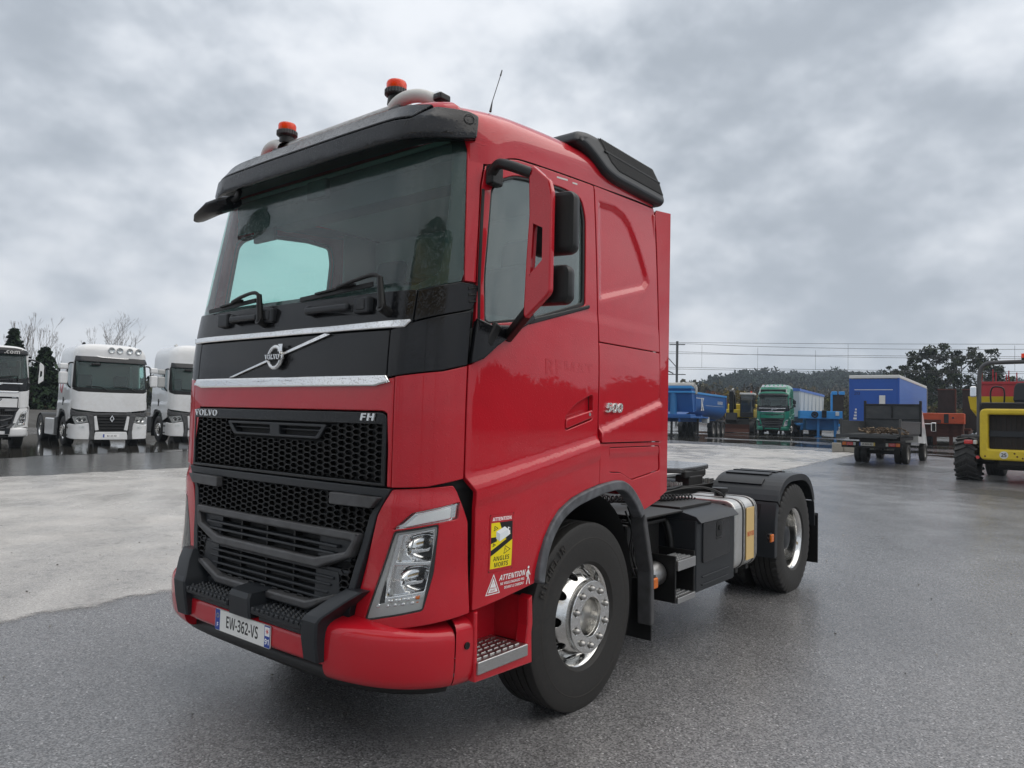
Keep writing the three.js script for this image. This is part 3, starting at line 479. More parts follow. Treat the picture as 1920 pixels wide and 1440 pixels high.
  const lf = part('lower_grille_frame', panel(lo, lm(0.0), { holes: [inr], depth: 0.04, seg: 0.15, bev: 0.006 }), M.slate, T);
  const ringOut = [[-0.745, 1.105], [-0.70, 0.985], [-0.475, 0.905], [0.49, 0.905], [0.72, 0.985], [0.765, 1.105]], ringIn = [[-0.70, 1.062], [-0.668, 1.01], [-0.452, 0.955], [0.465, 0.955], [0.685, 1.01], [0.72, 1.062]];
  const inPoly = (pts, x, y) => { let c = false; for (let i = 0, j = pts.length - 1; i < pts.length; j = i++) { const [xi, yi] = pts[i], [xj, yj] = pts[j]; if (yi > y !== yj > y && x < (xj - xi) * (y - yi) / (yj - yi) + xi) c = !c; } return c; };
  const lowIn = [[-0.72, 1.10], [-0.60, 0.74], [0.60, 0.74], [0.74, 1.10]];
  part('lower_grille_net', hexMesh((x, y) => inPoly(inr, x, y) && !inPoly(ringOut, x, y) && !inPoly(lowIn, x, y), -0.88, 0.88, 0.70, 1.29, 0.074, 0.030, 0.19, 0.025, lm(-0.006)), M.black, lf);
  part('grille_backing', panel([[-0.9, 0.62], [0.9, 0.62], [0.92, 1.33], [-0.92, 1.33]], lm(-0.05), { sheet: true, seg: 0.3 }), M.dark, lf);
  part('grille_ring', panel(roundPoly(ringOut, 0.012), lm(0.03), { holes: [roundPoly(ringIn, 0.01)], depth: 0.05, bev: 0.014, seg: 0.15 }), M.grey, T);
  part('grille_ring', panel(roundPoly([[-0.625, 0.80], [-0.585, 0.80], [-0.40, 0.735], [0.43, 0.735], [0.66, 0.805], [0.69, 0.80], [0.445, 0.69], [-0.415, 0.69]], 0.01), lm(0.035), { depth: 0.06, bev: 0.014, seg: 0.15 }), M.grey, T);
  for (const [y0, y1, xa, xb] of [[1.06, 0.955, 0.70, 0.70], [0.90, 0.735, 0.62, 0.66]]) {
    part('grille_panel', panel([[-xb, y1], [-xa, y0], [-0.47, y0], [-0.47, y1]], lm(-0.006), { depth: 0.03, seg: 0.3 }), M.slate, lf);
    part('grille_panel', panel([[0.45, y1], [0.45, y0], [xa, y0], [xb, y1]], lm(-0.006), { depth: 0.03, seg: 0.3 }), M.slate, lf);
  }
  for (const [y, xa, xb] of [[1.022, -0.6, 0.62], [0.985, -0.57, 0.6], [0.865, -0.55, 0.6], [0.83, -0.55, 0.58], [0.79, -0.52, 0.56], [0.755, -0.47, 0.53]]) part('grille_slat', [bx(xa, xb, y - 0.007, y + 0.007, 1.30, 1.352, 0.005)], M.slate, T);
  for (const x of [-0.25, 0, 0.25]) for (const [a, b] of [[0.95, 1.07], [0.73, 0.9]]) part('grille_rib', bx(x - 0.007, x + 0.007, a, b, 1.29, 1.335, 0.002), M.black, T);
  part('grille_crossbar', panel([[-0.66, 0.885], [0.68, 0.885], [0.70, 0.915], [-0.69, 0.915]], lm(-0.01), { depth: 0.04, seg: 0.3 }), M.slate, T);
  for (const g of both) { // two tow covers under the lid
    part('tow_cover', panel(roundPoly([[g * 0.53, 1.225], [g * 0.83, 1.23], [g * 0.885, 1.285], [g * 0.53, 1.285]], 0.008), lm(0.03), { depth: 0.05, bev: 0.006 }), M.grey, T);
    part('tow_recess', bx(g * 0.58, g * 0.74, 1.285, 1.328, 1.26, 1.305, 0.002), M.slate, T);
  }
  // ---- corner pieces with the headlamps
  for (const g of both) {
    const lampO = MX([['x', 0.957, 1.130], ['x', 1.140, 1.174], ['x', 1.128, 0.95], ['x', 1.096, 0.776], ['x', 0.80, 0.69]], g), drlO = MX([['x', 0.948, 1.137], ['x', 1.042, 1.222], ['z', 1.088, 1.275], ['z', 1.096, 1.196], ['x', 1.135, 1.178]], g);
    const piece = MX([['x', 0.93, 1.325], ['x', 0.855, 1.195], ['x', 0.75, 0.79], ['x', 0.722, 0.655], ['x', 1.016, 0.69], ['z', 1.034, 0.752], ['z', 1.048, 1.18], ['z', 1.10, 1.325], ['z', 1.118, 1.352], ['x', 1.08, 1.338]], g);
    const bulge = (s, y) => -0.008 + 0.014 * sstep(1.33, 1.24, y) + 0.012 * sstep(1.0, 0.72, y);
    const fp = skin('headlamp_panel', roundPoly(piece, 0.01), P, { holes: [roundPoly(lampO, 0.015), roundPoly(drlO, 0.008)], depth: 0.02, disp: bulge });
    const hl = new THREE.Group(); hl.name = 'headlamp'; T.add(hl);
    const cl = roundPoly(lampO, 0.015), cd = roundPoly(drlO, 0.008);
    skin('lens', cl, M.lens, { sheet: true, off: 0.002, disp: bulge, parent: hl }); skin('lens', cd, M.lens, { sheet: true, off: 0.002, disp: bulge, parent: hl });
    const shrink = (pts, k) => { const cx = pts.reduce((a, p) => a + p[0], 0) / pts.length, cy = pts.reduce((a, p) => a + p[1], 0) / pts.length; return pts.map(([x, y, r]) => [cx + (x - cx) * k, cy + (y - cy) * k, r]); };
    const q4 = (a) => MX(a.map(([x, y]) => ['x', x, y]), g);
    skin('bezel', cl, M.bezel, { holes: [roundPoly(q4([[0.968, 1.112], [1.131, 1.15], [1.122, 0.95], [1.10, 0.845], [0.876, 0.78]]), 0.008)], off: -0.012, depth: 0.05, bev: 0.006, disp: bulge, parent: hl });
    skin('bezel_rim', cl, M.dark, { holes: [roundPoly(shrink(lampO, 0.955), 0.012)], off: -0.004, depth: 0.03, bev: 0.003, disp: bulge, parent: hl });
    skin('housing', cl, M.slate, { sheet: true, off: -0.085, parent: hl });
    skin('lamp_surround', roundPoly(q4([[0.966, 1.114], [1.132, 1.152], [1.123, 0.95], [1.10, 0.84], [0.872, 0.775]]), 0.008), M.reflector, { holes: [roundPoly(q4([[0.996, 1.108], [1.126, 1.138], [1.12, 1.0], [0.962, 0.985]]), 0.006), roundPoly(q4([[0.95, 0.965], [1.117, 0.98], [1.096, 0.862], [0.912, 0.815]]), 0.006)], off: -0.022, depth: 0.03, bev: 0.005, disp: bulge, parent: hl });
    skin('running_light', cd, M.reflector, { off: -0.010, depth: 0.03, bev: 0.012, holes: [roundPoly(shrink(drlO, 0.72), 0.005)], parent: hl });
    skin('running_light_guide', roundPoly(shrink(drlO, 0.7), 0.005), M.ice, { off: -0.006, depth: 0.02, bev: 0.006, disp: bulge, parent: hl });
    for (const [cx, cy, pts] of [[1.06, 1.055, [[0.99, 1.11], [1.128, 1.142], [1.122, 0.995], [0.955, 0.98]]], [1.035, 0.905, [[0.945, 0.97], [1.12, 0.985], [1.098, 0.858], [0.905, 0.81]]]]) {
      const sc = g * SX(cx + 0.035, cy); skin('reflector', q4(pts), M.reflector, { sheet: true, off: -0.03, seg: 0.015, parent: hl, disp: (s, y) => { const a = (s - sc) / 0.11, b = (y - cy) / 0.075, q = clamp(1 - a * a - b * b, 0, 1); return -0.055 * Math.sqrt(q) - (y < cy - 0.01 ? 0.012 : 0); } });
      skin('lamp_shutter', roundPoly(q4([[cx - 0.035, cy - 0.03], [cx + 0.05, cy - 0.012], [cx + 0.055, cy + 0.002], [cx - 0.02, cy - 0.01]]), 0.003), M.reflector, { off: -0.03, depth: 0.02, bev: 0.003, parent: hl });
      skin('lamp_wall', q4([[pts[0][0], pts[0][1]], [pts[0][0] + 0.055, pts[0][1] + 0.01], [pts[3][0] + 0.05, pts[3][1] + 0.025], [pts[3][0], pts[3][1]]]), M.bezel, { off: -0.032, depth: 0.05, bev: 0.003, disp: (s, y) => -0.03 * sstep(0, 0.06, Math.abs(s) - SX(pts[3][0], cy)), parent: hl });
      const [px, py, pz] = cab(g * SX(cx + 0.03, cy), cy, -0.06); part('bulb', mv(new THREE.SphereGeometry(0.012, 12, 8), px, py, pz), M.dark, hl);
    }
    for (let k = 0; k < 8; k++) for (let j = 0; j < 2; j++) { const x = 0.925 + k * 0.02, y = 0.772 + j * 0.02 + k * 0.0045; skin('indicator_facet', q4([[x, y], [x + 0.017, y + 0.003], [x + 0.017, y + 0.018], [x, y + 0.015]]), k === 7 ? M.orange : M.reflector, { off: -0.008 - 0.004 * ((k + j) % 2), depth: 0.02, bev: 0.005, disp: bulge, parent: hl }); }
    skin('indicator_facet', q4([[0.858, 0.758], [0.888, 0.764], [0.89, 0.785], [0.866, 0.78]]), M.reflector, { off: -0.009, depth: 0.02, bev: 0.006, disp: bulge, parent: hl });
  }
  // ---- windscreen, pillars
  const wsOut = [[-1.0, 2.289], [-0.5, 2.291], [0.5, 2.291], [1.0, 2.289]];
  const wsLoop = MX([['x', -1.0, 2.289], ['x', 1.0, 2.289], ['x', 1.158, 2.338], ['x', 1.161, 2.40], ['x', 1.142, 2.82], ['x', 1.12, 3.09], ['x', -1.12, 3.09], ['x', -1.142, 2.82], ['x', -1.161, 2.40], ['x', -1.158, 2.338]], 1);
  const wsIn = MX([['x', -0.98, 2.312], ['x', 0.98, 2.312], ['x', 1.078, 2.372], ['x', 1.085, 2.42], ['x', 1.065, 2.82], ['x', 1.03, 3.07], ['x', -1.03, 3.07], ['x', -1.065, 2.82], ['x', -1.085, 2.42], ['x', -1.078, 2.372]], 1);
  const ws = skin('windscreen', wsLoop, M.glass, { off: -0.014, sheet: true });
  skin('windscreen_border', roundPoly(wsLoop, 0.01), M.black, { holes: [roundPoly(wsIn, 0.03)], off: -0.017, sheet: true, parent: ws });
  for (const g of both) {
    skin('windscreen_pillar', MX([['z', 1.066, 2.338], ['z', 1.012, 2.335], ['z', 0.962, 2.83], ['z', 0.935, 2.958], ['z', 0.975, 2.965], ['z', 0.985, 3.07], ['z', 0.992, 3.07], ['z', 1.02, 2.82]], g), P, { depth: 0.05, off: 0.0 });
  }
  // ---- doors
  const shoulder = (s, y) => {
    const z = zOf(s, y), door = z > -0.051, ya = door ? 1.574 - (z - 0.046) * 0.157 : 1.632 + (-0.055 - z) * 0.245, yb = door ? 1.525 - (z + 0.051) * 0.185 : ya - 0.042;
    let d = 0.026 * sstep(ya, yb, y) + 0.004 * sstep(2.32, 2.24, y) - 0.012 * sstep(1.05, 0.75, y);
    if (door) { const yc = 1.454 - (z + 0.054) * 0.1766; d -= 0.007 * sstep(yc + 0.025, yc - 0.025, y); }
    return d;
  };
  const arch = [[0.564, 0.826], [0.561, 0.88], [0.537, 0.97], [0.502, 1.047], [0.445, 1.122], [0.371, 1.184], [0.25, 1.238], [0.106, 1.272], [-0.05, 1.296]], archR = [[-0.05, 1.296], [-0.237, 1.31], [-0.33, 1.298], [-0.42, 1.255], [-0.50, 1.19], [-0.564, 1.12], [-0.591, 1.09]];
  const winHole = roundPoly([[0.972, 2.135, 0.02], [0.60, 2.192, 0.02], [0.085, 2.345, 0.02], [0.058, 2.868, 0.03], [0.095, 2.985, 0.09], [0.30, 2.995, 0.05], [0.60, 2.965, 0.08], [0.735, 2.945, 0.06], [0.86, 2.885, 0.06], [0.905, 2.835, 0.03], [0.965, 2.38, 0.03]], 0.03);
  for (const g of both) {
    const d = new THREE.Group(); d.name = 'door'; T.add(d);
    const out = SD([[0.564, 0.818], [1.016, 0.757], [1.02, 1.323], [1.068, 1.392], [1.062, 1.925], [1.03, 1.945], [1.005, 2.33], [0.955, 2.83], [0.928, 2.945], [0.79, 3.012], [0.70, 3.036], [0.47, 3.058], [-0.046, 3.098], [-0.046, 1.298], ...arch.slice().reverse().slice(1)], g);
    const handle = roundPoly(SD([[0.302, 1.612, 0.03], [0.30, 1.69, 0.05], [0.20, 1.765, 0.08], [0.012, 1.828, 0.03], [0.008, 1.68, 0.03]], g), 0.03);
    skin('door_skin', out, P, { holes: [SD(winHole, g), handle], depth: 0.03, bev: 0.005, seg: full && g > 0 ? 0.028 : 0.1, disp: shoulder, parent: d });
    skin('handle_recess', handle, P, { sheet: true, off: -0.035, disp: shoulder, parent: d });
    skin('door_handle', roundPoly(SD([[0.292, 1.622], [0.29, 1.678], [0.015, 1.735], [0.015, 1.69]], g), 0.015), P, { off: 0.004, depth: 0.03, bev: 0.007, disp: shoulder, parent: d });
    part('door_lock', mv(rot(cyl(0.011, 0.006, 14), 0, 0, Math.PI / 2), g * 1.252, 1.708, 0.052), M.steel, d);
    skin('window_frame', SD(roundPoly([[0.985, 2.12], [0.60, 2.178], [0.07, 2.332], [0.046, 2.87], [0.085, 2.998], [0.30, 3.008], [0.60, 2.979], [0.74, 2.957], [0.87, 2.895], [0.917, 2.84], [0.978, 2.38]], 0.03), g), M.black, { holes: [SD(roundPoly([[0.955, 2.15], [0.60, 2.21], [0.105, 2.357], [0.078, 2.86], [0.105, 2.968], [0.30, 2.978], [0.60, 2.95], [0.73, 2.93], [0.85, 2.872], [0.893, 2.825], [0.95, 2.38]], 0.03), g)], off: -0.008, depth: 0.03, parent: d });
    skin('door_glass', SD(winHole, g), M.sideglass, { sheet: true, off: -0.022, parent: d });
    skin('window_sill', roundPoly(SD([[0.64, 2.168], [0.05, 2.33], [0.05, 2.352], [0.64, 2.198]], g), 0.006), M.black, { off: 0.012, depth: 0.03, bev: 0.008, parent: d });
    skin('mirror_base', roundPoly(SD([[1.056, 1.934], [0.985, 1.962], [0.90, 2.03], [0.765, 2.112], [0.60, 2.195], [0.62, 2.23], [0.77, 2.15], [0.93, 2.135], [0.985, 2.15], [1.02, 2.16]], g), 0.006), M.satin, { off: 0.022, depth: 0.04, bev: 0.01, parent: d });
    skin('door_edge_trim', SD([[1.015, 2.13], [1.004, 2.33], [0.956, 2.82], [0.942, 2.82], [0.990, 2.33], [0.998, 2.13]], g), M.black, { off: 0.006, depth: 0.01, bev: 0.002, parent: d });
    if (full) { // pale scars where tape was pulled off
      for (const pts of [[[0.35, 3.035], [0.24, 3.047], [0.24, 3.057], [0.35, 3.045]], [[0.19, 3.045], [0.14, 3.05], [0.14, 3.06], [0.19, 3.055]]]) skin('tape_residue', SD(pts, g), M.whiteplastic, { off: 0.001, depth: 0.001, bev: 0.0003, parent: d });
    }
  }
  // ---- side behind the door, roof, rear
  const rearDisp = shoulder;
  const recess = [[-0.07, 2.39], [-0.66, 2.545], [-0.722, 2.60], [-0.70, 2.66], [-0.61, 2.814], [-0.494, 2.96], [-0.41, 3.012], [-0.292, 3.034], [-0.09, 3.018]];
  for (const g of both) {
    const inside = (z, y) => { let m = 1e9; for (let i = 0; i < recess.length; i++) { const a = recess[i], b = recess[(i + 1) % recess.length], ex = b[0] - a[0], ey = b[1] - a[1], t = clamp(((z - a[0]) * ex + (y - a[1]) * ey) / (ex * ex + ey * ey), 0, 1); m = Math.min(m, Math.hypot(z - a[0] - t * ex, y - a[1] - t * ey)); } return inPoly(recess, z, y) ? -m : m; };
    skin('side_panel', SD([[-0.056, 2.144], [-0.836, 2.144], [-0.836, 3.145], [-0.056, 3.10]], g), P, { depth: 0.03, seg: full && g > 0 ? 0.028 : 0.1, disp: (s, y) => { const q = inside(zOf(s, y), y); return -0.018 * sstep(0.008, -0.05, q) + 0.004 * sstep(2.32, 2.24, y); } });
    skin('side_panel', SD([[-0.056, 1.542], [-0.836, 1.542], [-0.836, 2.138], [-0.056, 2.138]], g), P, { depth: 0.03, seg: full && g > 0 ? 0.028 : 0.1, disp: rearDisp });
    skin('side_panel', SD([[-0.056, 1.536], ...archR, [-0.62, 1.10], [-0.836, 1.150], [-0.836, 1.536]], g), P, { depth: 0.03, seg: full ? 0.05 : 0.15, off: 0.02, holes: [roundPoly(SD([[-0.157, 1.512], [-0.163, 1.36], [-0.30, 1.352], [-0.444, 1.30], [-0.824, 1.345], [-0.81, 1.512]], g), 0.02)] });
    skin('locker_lid', roundPoly(SD([[-0.161, 1.508], [-0.167, 1.364], [-0.30, 1.356], [-0.444, 1.304], [-0.820, 1.349], [-0.806, 1.508]], g), 0.02), P, { off: 0.019, depth: 0.02, seg: full ? 0.02 : 0.15, disp: (s, y) => -0.007 * sstep(1.48, 1.44, y) });
    if (full || o.deflector) part('side_deflector', panel([[0.004, 1.152], [0.004, 3.11], [0.02, 3.138], [0.150, 3.138], [0.150, 1.842], [0.147, 1.83], [0.150, 1.815], [0.150, 1.192]].map(([a, y]) => [g * a, y]), (a, y) => { const k = Math.abs(a) / 0.15; return [g * lerp(1.245 * cabWid(y) + 0.004, 1.238, k), y, -0.838 - Math.abs(a)]; }, { depth: 0.03, seg: 0.15 }), P, T);
    skin('roof_gutter', SD([[-0.836, 3.115], [-0.06, 3.07], [0.47, 3.03], [0.70, 3.01], [0.80, 2.985], [0.93, 2.92], [0.93, 2.99], [0.80, 3.05], [0.70, 3.08], [0.47, 3.10], [-0.06, 3.14], [-0.836, 3.185]], g), M.dark, { off: -0.014, sheet: true, seg: 0.1 });
    // arch moulding: band proud of the skin
    const A = new THREE.CatmullRomCurve3([...arch, ...archR.slice(1)].map(([z, y]) => V3(z, y, 0)), false, 'centripetal').getSpacedPoints(64).map((p) => [p.x, p.y]), inn = (k) => A.map(([z, y]) => { const l = Math.hypot(z + 0.02, y - 0.62); return [z + (-0.02 - z) / l * k, y + (0.62 - y) / l * k]; });
    skin('wheel_arch_trim', [...SD(A, g), ...SD(inn(0.062), g).reverse()], full ? M.worn : M.grey, { off: 0.045, depth: 0.07, bev: 0.012, seg: 0.05 });
    part('wheel_arch_trim', [side([[-0.598, 1.075], [-0.635, 1.05], [-0.745, 0.70], [-0.765, 0.335], [-0.715, 0.335], [-0.70, 0.68], [-0.60, 0.99]], g > 0 ? 1.17 : -1.275, g > 0 ? 1.275 : -1.17, 0.01)], M.grey, T);
  }
  // roof dome
  const top = curve1([[-0.9, 3.43], [0, 3.41], [0.45, 3.385], [0.85, 3.345], [1.0, 3.30]]), lowEdge = curve1([[-0.9, 3.152], [-0.06, 3.104], [0.47, 3.064], [0.70, 3.042], [0.79, 3.017], [0.92, 2.953], [0.98, 2.96]]);
  const H = o.roof === 'high' ? 0.62 : 0;
  const sEnd = SZ(-0.838, 3.15);
  part('roof', gridSurf((u, v) => {
    const s = lerp(-sEnd, sEnd, u), z0 = cab(s, 3.05)[2], yl = z0 > 0.985 ? lerp(2.965, 3.135, sstep(0.985, 1.02, z0)) : lowEdge(z0), Lp = cab(s, yl), zc = Math.min(Lp[2], 0.80), t = v * Math.PI / 2, p = 2 / 4.2, c = Math.cos(t) ** p, q = Math.sin(t) ** p;
    return [Lp[0] * c, yl + (top(zc) + H * sstep(1.0, 0.2, zc) - yl) * q, zc + (Lp[2] - zc) * c];
  }, full ? 160 : 80, full ? 40 : 20), P, T);
  part('cab_rear_wall', [bx(-1.2, 1.2, 1.16, 3.1, -0.835, -0.80, 0.02)], P, T);
  part('cab_floor', [bx(-1.13, 1.13, 1.34, 1.42, -0.8, 0.98, 0.01)], M.inner, T);
  // ---- sun visor
  const vMid = (s) => 1 - sstep(0.75, 1.25, Math.abs(s)), vArch = () => 0, tap = (s) => lerp(1, 0.3, sstep(0.8, 1.28, Math.abs(s))), vo = (y) => (y < 3.075 ? 0.088 + (y - 3.05) * 0.7 : y < 3.165 ? 0.1055 + (y - 3.075) * 0.12 : 0.1163 - (y - 3.165) * 0.62), vm = (e) => (s, y) => { const Y = 3.05 + (y - 3.056) * (1 + 0.36 * vMid(s)); return cab(s, Y, vo(Y) * tap(s) + 0.016 + e); };
  const sV = SZ(0.958, 3.1), sI = SX(0.93, 3.15);
  const visor = part('sun_visor', panel(roundPoly([[-sV, 3.07], [-sV + 0.1, 3.056], [sV - 0.1, 3.056], [sV, 3.07], [sV, 3.20], [sV - 0.05, 3.218], [sI + 0.03, 3.216], [sI - 0.06, 3.146], [-sI + 0.06, 3.146], [-sI - 0.03, 3.216], [-sV + 0.05, 3.218], [-sV, 3.20]], 0.015), vm(0), { depth: 0.03, bev: 0.008, seg: full ? 0.04 : 0.12 }), M.visor, T);
  part('visor_insert', panel(roundPoly([[-sI + 0.055, 3.152], [sI - 0.055, 3.152], [sI + 0.022, 3.222], [-sI - 0.022, 3.222]], 0.01), vm(0), { depth: 0.03, bev: 0.006, seg: full ? 0.04 : 0.12 }), M.visor, visor);
  part('visor_underside', gridSurf((u, v) => { const s = lerp(-sV, sV, u); const a = cab(s, 3.064, (vo(3.06) * tap(s) + 0.006) * (1 - v) - 0.012 * v); a[1] += vArch(s) * (1 - v); return a; }, 60, 3), M.black, visor);
  if (full) { const s = SX(1.075, 3.15), c = vm(0.002)(s, 3.165), up = V3(...vm(0)(s, 3.18)).sub(V3(...vm(0)(s, 3.15))), al = V3(...vm(0)(s + 0.02, 3.165)).sub(V3(...vm(0)(s - 0.02, 3.165))), nn = al.cross(up).normalize(); part('visor_cap', mv(new THREE.TorusGeometry(0.026, 0.0022, 6, 30).applyQuaternion(new THREE.Quaternion().setFromUnitVectors(V3(0, 0, 1), nn)), ...c), M.dark, visor); }
  // ---- bumper
  const BP = new THREE.CatmullRomCurve3([[0, 1.462], [0.5, 1.455], [0.75, 1.432], [0.95, 1.372], [1.08, 1.288], [1.165, 1.19], [1.207, 1.10], [1.224, 1.0]].map(([x, z]) => V3(x, 0, z)), false, 'centripetal');
  const bpath = (t0, t1, n, g) => { const r = []; for (let i = 0; i <= n; i++) { const t = lerp(t0, t1, i / n), p = BP.getPointAt(t), d = BP.getTangentAt(t); r.push([g * p.x, p.z, g * -d.z, d.x]); } return g > 0 ? r : r.reverse(); };
  const tAt = (x) => { let lo = 0, hi = 1; for (let i = 0; i < 40; i++) { const m = (lo + hi) / 2; BP.getPointAt(m).x < x ? lo = m : hi = m; } return lo; };
  const t7 = tAt(0.66), tc = tAt(1.2065);
  part('bumper', merge([sweepPlan(bpath(0, t7, 12, 1), [[-0.14, 0.60], [-0.02, 0.598], [-0.004, 0.59], [0, 0.575], [0, 0.50], [-0.012, 0.478], [-0.04, 0.468], [-0.14, 0.465]].reverse()), sweepPlan(bpath(0, t7, 12, -1), [[-0.14, 0.60], [-0.02, 0.598], [-0.004, 0.59], [0, 0.575], [0, 0.50], [-0.012, 0.478], [-0.04, 0.468], [-0.14, 0.465]].reverse())]), P, T);
  const cornerProf = [[-0.20, 0.714], [-0.10, 0.703], [-0.045, 0.688], [-0.022, 0.677], [-0.008, 0.662], [-0.001, 0.64], [0, 0.60], [-0.003, 0.52], [-0.010, 0.462], [-0.02, 0.435], [-0.038, 0.414], [-0.065, 0.404], [-0.2, 0.40]].reverse();
  const capProf = cornerProf.map(([a, y]) => [a + 0.003, y]);
  for (const g of both) {
    const path = bpath(t7 - 0.005, tc - 0.006, 26, g);
    part('bumper_corner', merge([sweepPlan(path, cornerProf), sweepPlan([path[g > 0 ? 0 : path.length - 1]].flatMap((p) => [p, [p[0] - g * 0.001, p[1] - 0.15, p[2], p[3]]]), cornerProf)]), P, T);
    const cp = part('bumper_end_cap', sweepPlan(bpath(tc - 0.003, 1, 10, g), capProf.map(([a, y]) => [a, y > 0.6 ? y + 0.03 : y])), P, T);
    part('tow_hole_disc', mv(rot(cyl(0.017, 0.01, 18), 0, 0, Math.PI / 2), g * 1.222, 0.60, 1.045), M.black, cp);  // solid black disc painted in for the dark inside the hole
    // side step well behind the corner
    const st = new THREE.Group(); st.name = 'entry_step'; T.add(st);
    part('step_well', [side([[1.0, 0.42], [1.01, 0.75], [0.985, 0.75], [0.98, 0.49], [0.60, 0.49], [0.59, 0.56], [0.583, 0.60], [0.583, 0.735], [0.55, 0.75], [0.54, 0.60], [0.548, 0.56], [0.54, 0.40], [0.99, 0.415]], g > 0 ? 1.16 : -1.235, g > 0 ? 1.235 : -1.16, 0.008), bx(g * 1.0, g * 1.2, 0.42, 0.49, 0.58, 0.98, 0.004)], P, st);
    const tr = part('step_tread', [bx(g * 1.0, g * 1.243, 0.495, 0.512, 0.602, 0.985, 0.004), bx(g * 1.232, g * 1.25, 0.452, 0.513, 0.598, 0.99, 0.006)], M.alu, st);
    for (let i = 0; i < 7; i++) for (let j = 0; j < 5; j++) part('grip', bx(g * (1.03 + j * 0.04), g * (1.057 + j * 0.04), 0.511, 0.519, 0.63 + i * 0.05 + (j % 2) * 0.02, 0.665 + i * 0.05 + (j % 2) * 0.02, 0.004), M.alu, tr);
    part('step_wall', [bx(g * 0.985, g * 1.0, 0.42, 0.78, 0.55, 1.0, 0.004), bx(g * 0.99, g * 1.20, 0.505, 0.75, 0.985, 1.0, 0.003), bx(g * 0.99, g * 1.2, 0.505, 0.74, 0.555, 0.575, 0.003)], P, st);
    // front posts of the step
    const sec = (y, z, x0, x1, d) => [[g * x0, y, z - d], [g * x1, y, z - d], [g * x1, y, z - 0.008], [g * (x1 - 0.012), y, z], [g * (x0 + 0.012), y, z], [g * x0, y, z - 0.008]];
    part('bumper_post', toCreased(loft([sec(0.497, 1.478, 0.545, 0.665, 0.06), sec(0.60, 1.497, 0.545, 0.67, 0.1), sec(0.69, 1.502, 0.555, 0.68, 0.16), sec(0.715, 1.488, 0.57, 0.695, 0.16), sec(0.79, 1.425, 0.66, 0.78, 0.12), sec(0.838, 1.372, 0.72, 0.835, 0.07)].map((q) => q)), 0.5), M.slate, T);
    const tread = part('bumper_step', [bx(g * 0.11, g * 0.55, 0.628, 0.668, 1.35, 1.492, 0.012), bx(g * 0.14, g * 0.55, 0.595, 0.632, 1.36, 1.46, 0.006)], M.slate, T);
    const studs = []; for (let i = 0; i < 9; i++) for (let j = 0; j < 4; j++) studs.push(mv(rot(cyl(0.013, 0.012, 4, 0.006), 0, Math.PI / 4), g * (0.165 + i * 0.043 + (j % 2) * 0.02), 0.673, 1.37 + j * 0.029)); part('studs', studs, M.slate, tread);
    const lip = []; for (let i = 0; i < 10; i++) lip.push(bx(g * (0.13 + i * 0.042), g * (0.155 + i * 0.042), 0.652, 0.67, 1.485, 1.4985, 0.004)); part('step_lip', lip, M.slate, tread);
  }
  part('bumper_center_block', toCreased(loft([[0.60, 1.49, 0.10], [0.70, 1.498, 0.098], [0.728, 1.485, 0.094], [0.738, 1.34, 0.12]].map(([y, z, w]) => [[-w, y, 1.33], [w, y, 1.33], [w, y, z - 0.01], [w - 0.012, y, z], [-w + 0.012, y, z], [-w, y, z - 0.01]])), 0.5), M.slate, T);
  part('bumper_beam', [bx(-0.66, 0.66, 0.52, 0.66, 1.28, 1.41, 0.01)], M.dark, T);
  part('chin_spoiler', merge([sweepPlan(bpath(0, 0.93, 30, 1), [[-0.18, 0.47], [-0.085, 0.455], [-0.08, 0.395], [-0.09, 0.372], [-0.12, 0.365]].reverse()), sweepPlan(bpath(0, 0.93, 30, -1), [[-0.18, 0.47], [-0.085, 0.455], [-0.08, 0.395], [-0.09, 0.372], [-0.12, 0.365]].reverse())]), M.black, T);
  // ---- wheels, chassis
  const WB = -3.84, HY = 0.532;
  for (const g of both) { frontWheel(T, g * 1.072, HY, 0, g); rearWheel(T, g * 1.085, HY, WB, g); }
  part('front_axle', [rod([-1.0, 0.48, 0], [1.0, 0.48, 0], 0.06), bx(-0.3, 0.3, 0.42, 0.5, -0.06, 0.06, 0.02)], M.frame, T);
  part('rear_axle', [rod([-0.9, HY, WB], [0.9, HY, WB], 0.11, 16), mv(new THREE.SphereGeometry(0.22, 20, 14), 0, HY, WB)], M.frame, T);
  part('engine', [bx(-0.45, 0.45, 0.42, 1.3, -0.75, 1.18, 0.05), bx(-0.95, 0.95, 0.62, 1.26, 0.72, 1.1, 0.03), bx(-0.75, 0.75, 1.0, 1.34, -0.8, 1.0, 0.02)], M.frame, T);
  for (const g of both) {
    part('frame_rail', [bx(g * 0.36, g * 0.435, 0.74, 1.02, -4.72, 0.9, 0.008), bx(g * 0.30, g * 0.44, 1.0, 1.022, -4.72, 0.9, 0.006)], M.frame, T);
    // wheel housing: a curved liner
    part('wheel_liner', gridSurf((u, v) => { const t = lerp(-0.15, Math.PI + 0.45, u), R = 0.64; return [g * lerp(0.62, 1.19, v), 0.60 + R * Math.sin(t) * (t < Math.PI ? 1 : 1.1), -0.02 + R * 0.9 * Math.cos(t)]; }, 30, 2), M.dark, T);
    part('mud_flap', [bx(g * 0.82, g * 1.26, 0.226, 0.62, -0.755, -0.74, 0.004)], M.black, T);
  }
  part('cross_member', [bx(-0.36, 0.36, 0.78, 0.98, -2.3, -2.2, 0.01), bx(-0.36, 0.36, 0.78, 0.98, -4.7, -4.6, 0.01), bx(-0.36, 0.36, 0.78, 0.98, -1.2, -1.1, 0.01)], M.frame, T);
  return { shoulder, T, P, skin, both, WB, HY, SEG, inPoly, top };
}
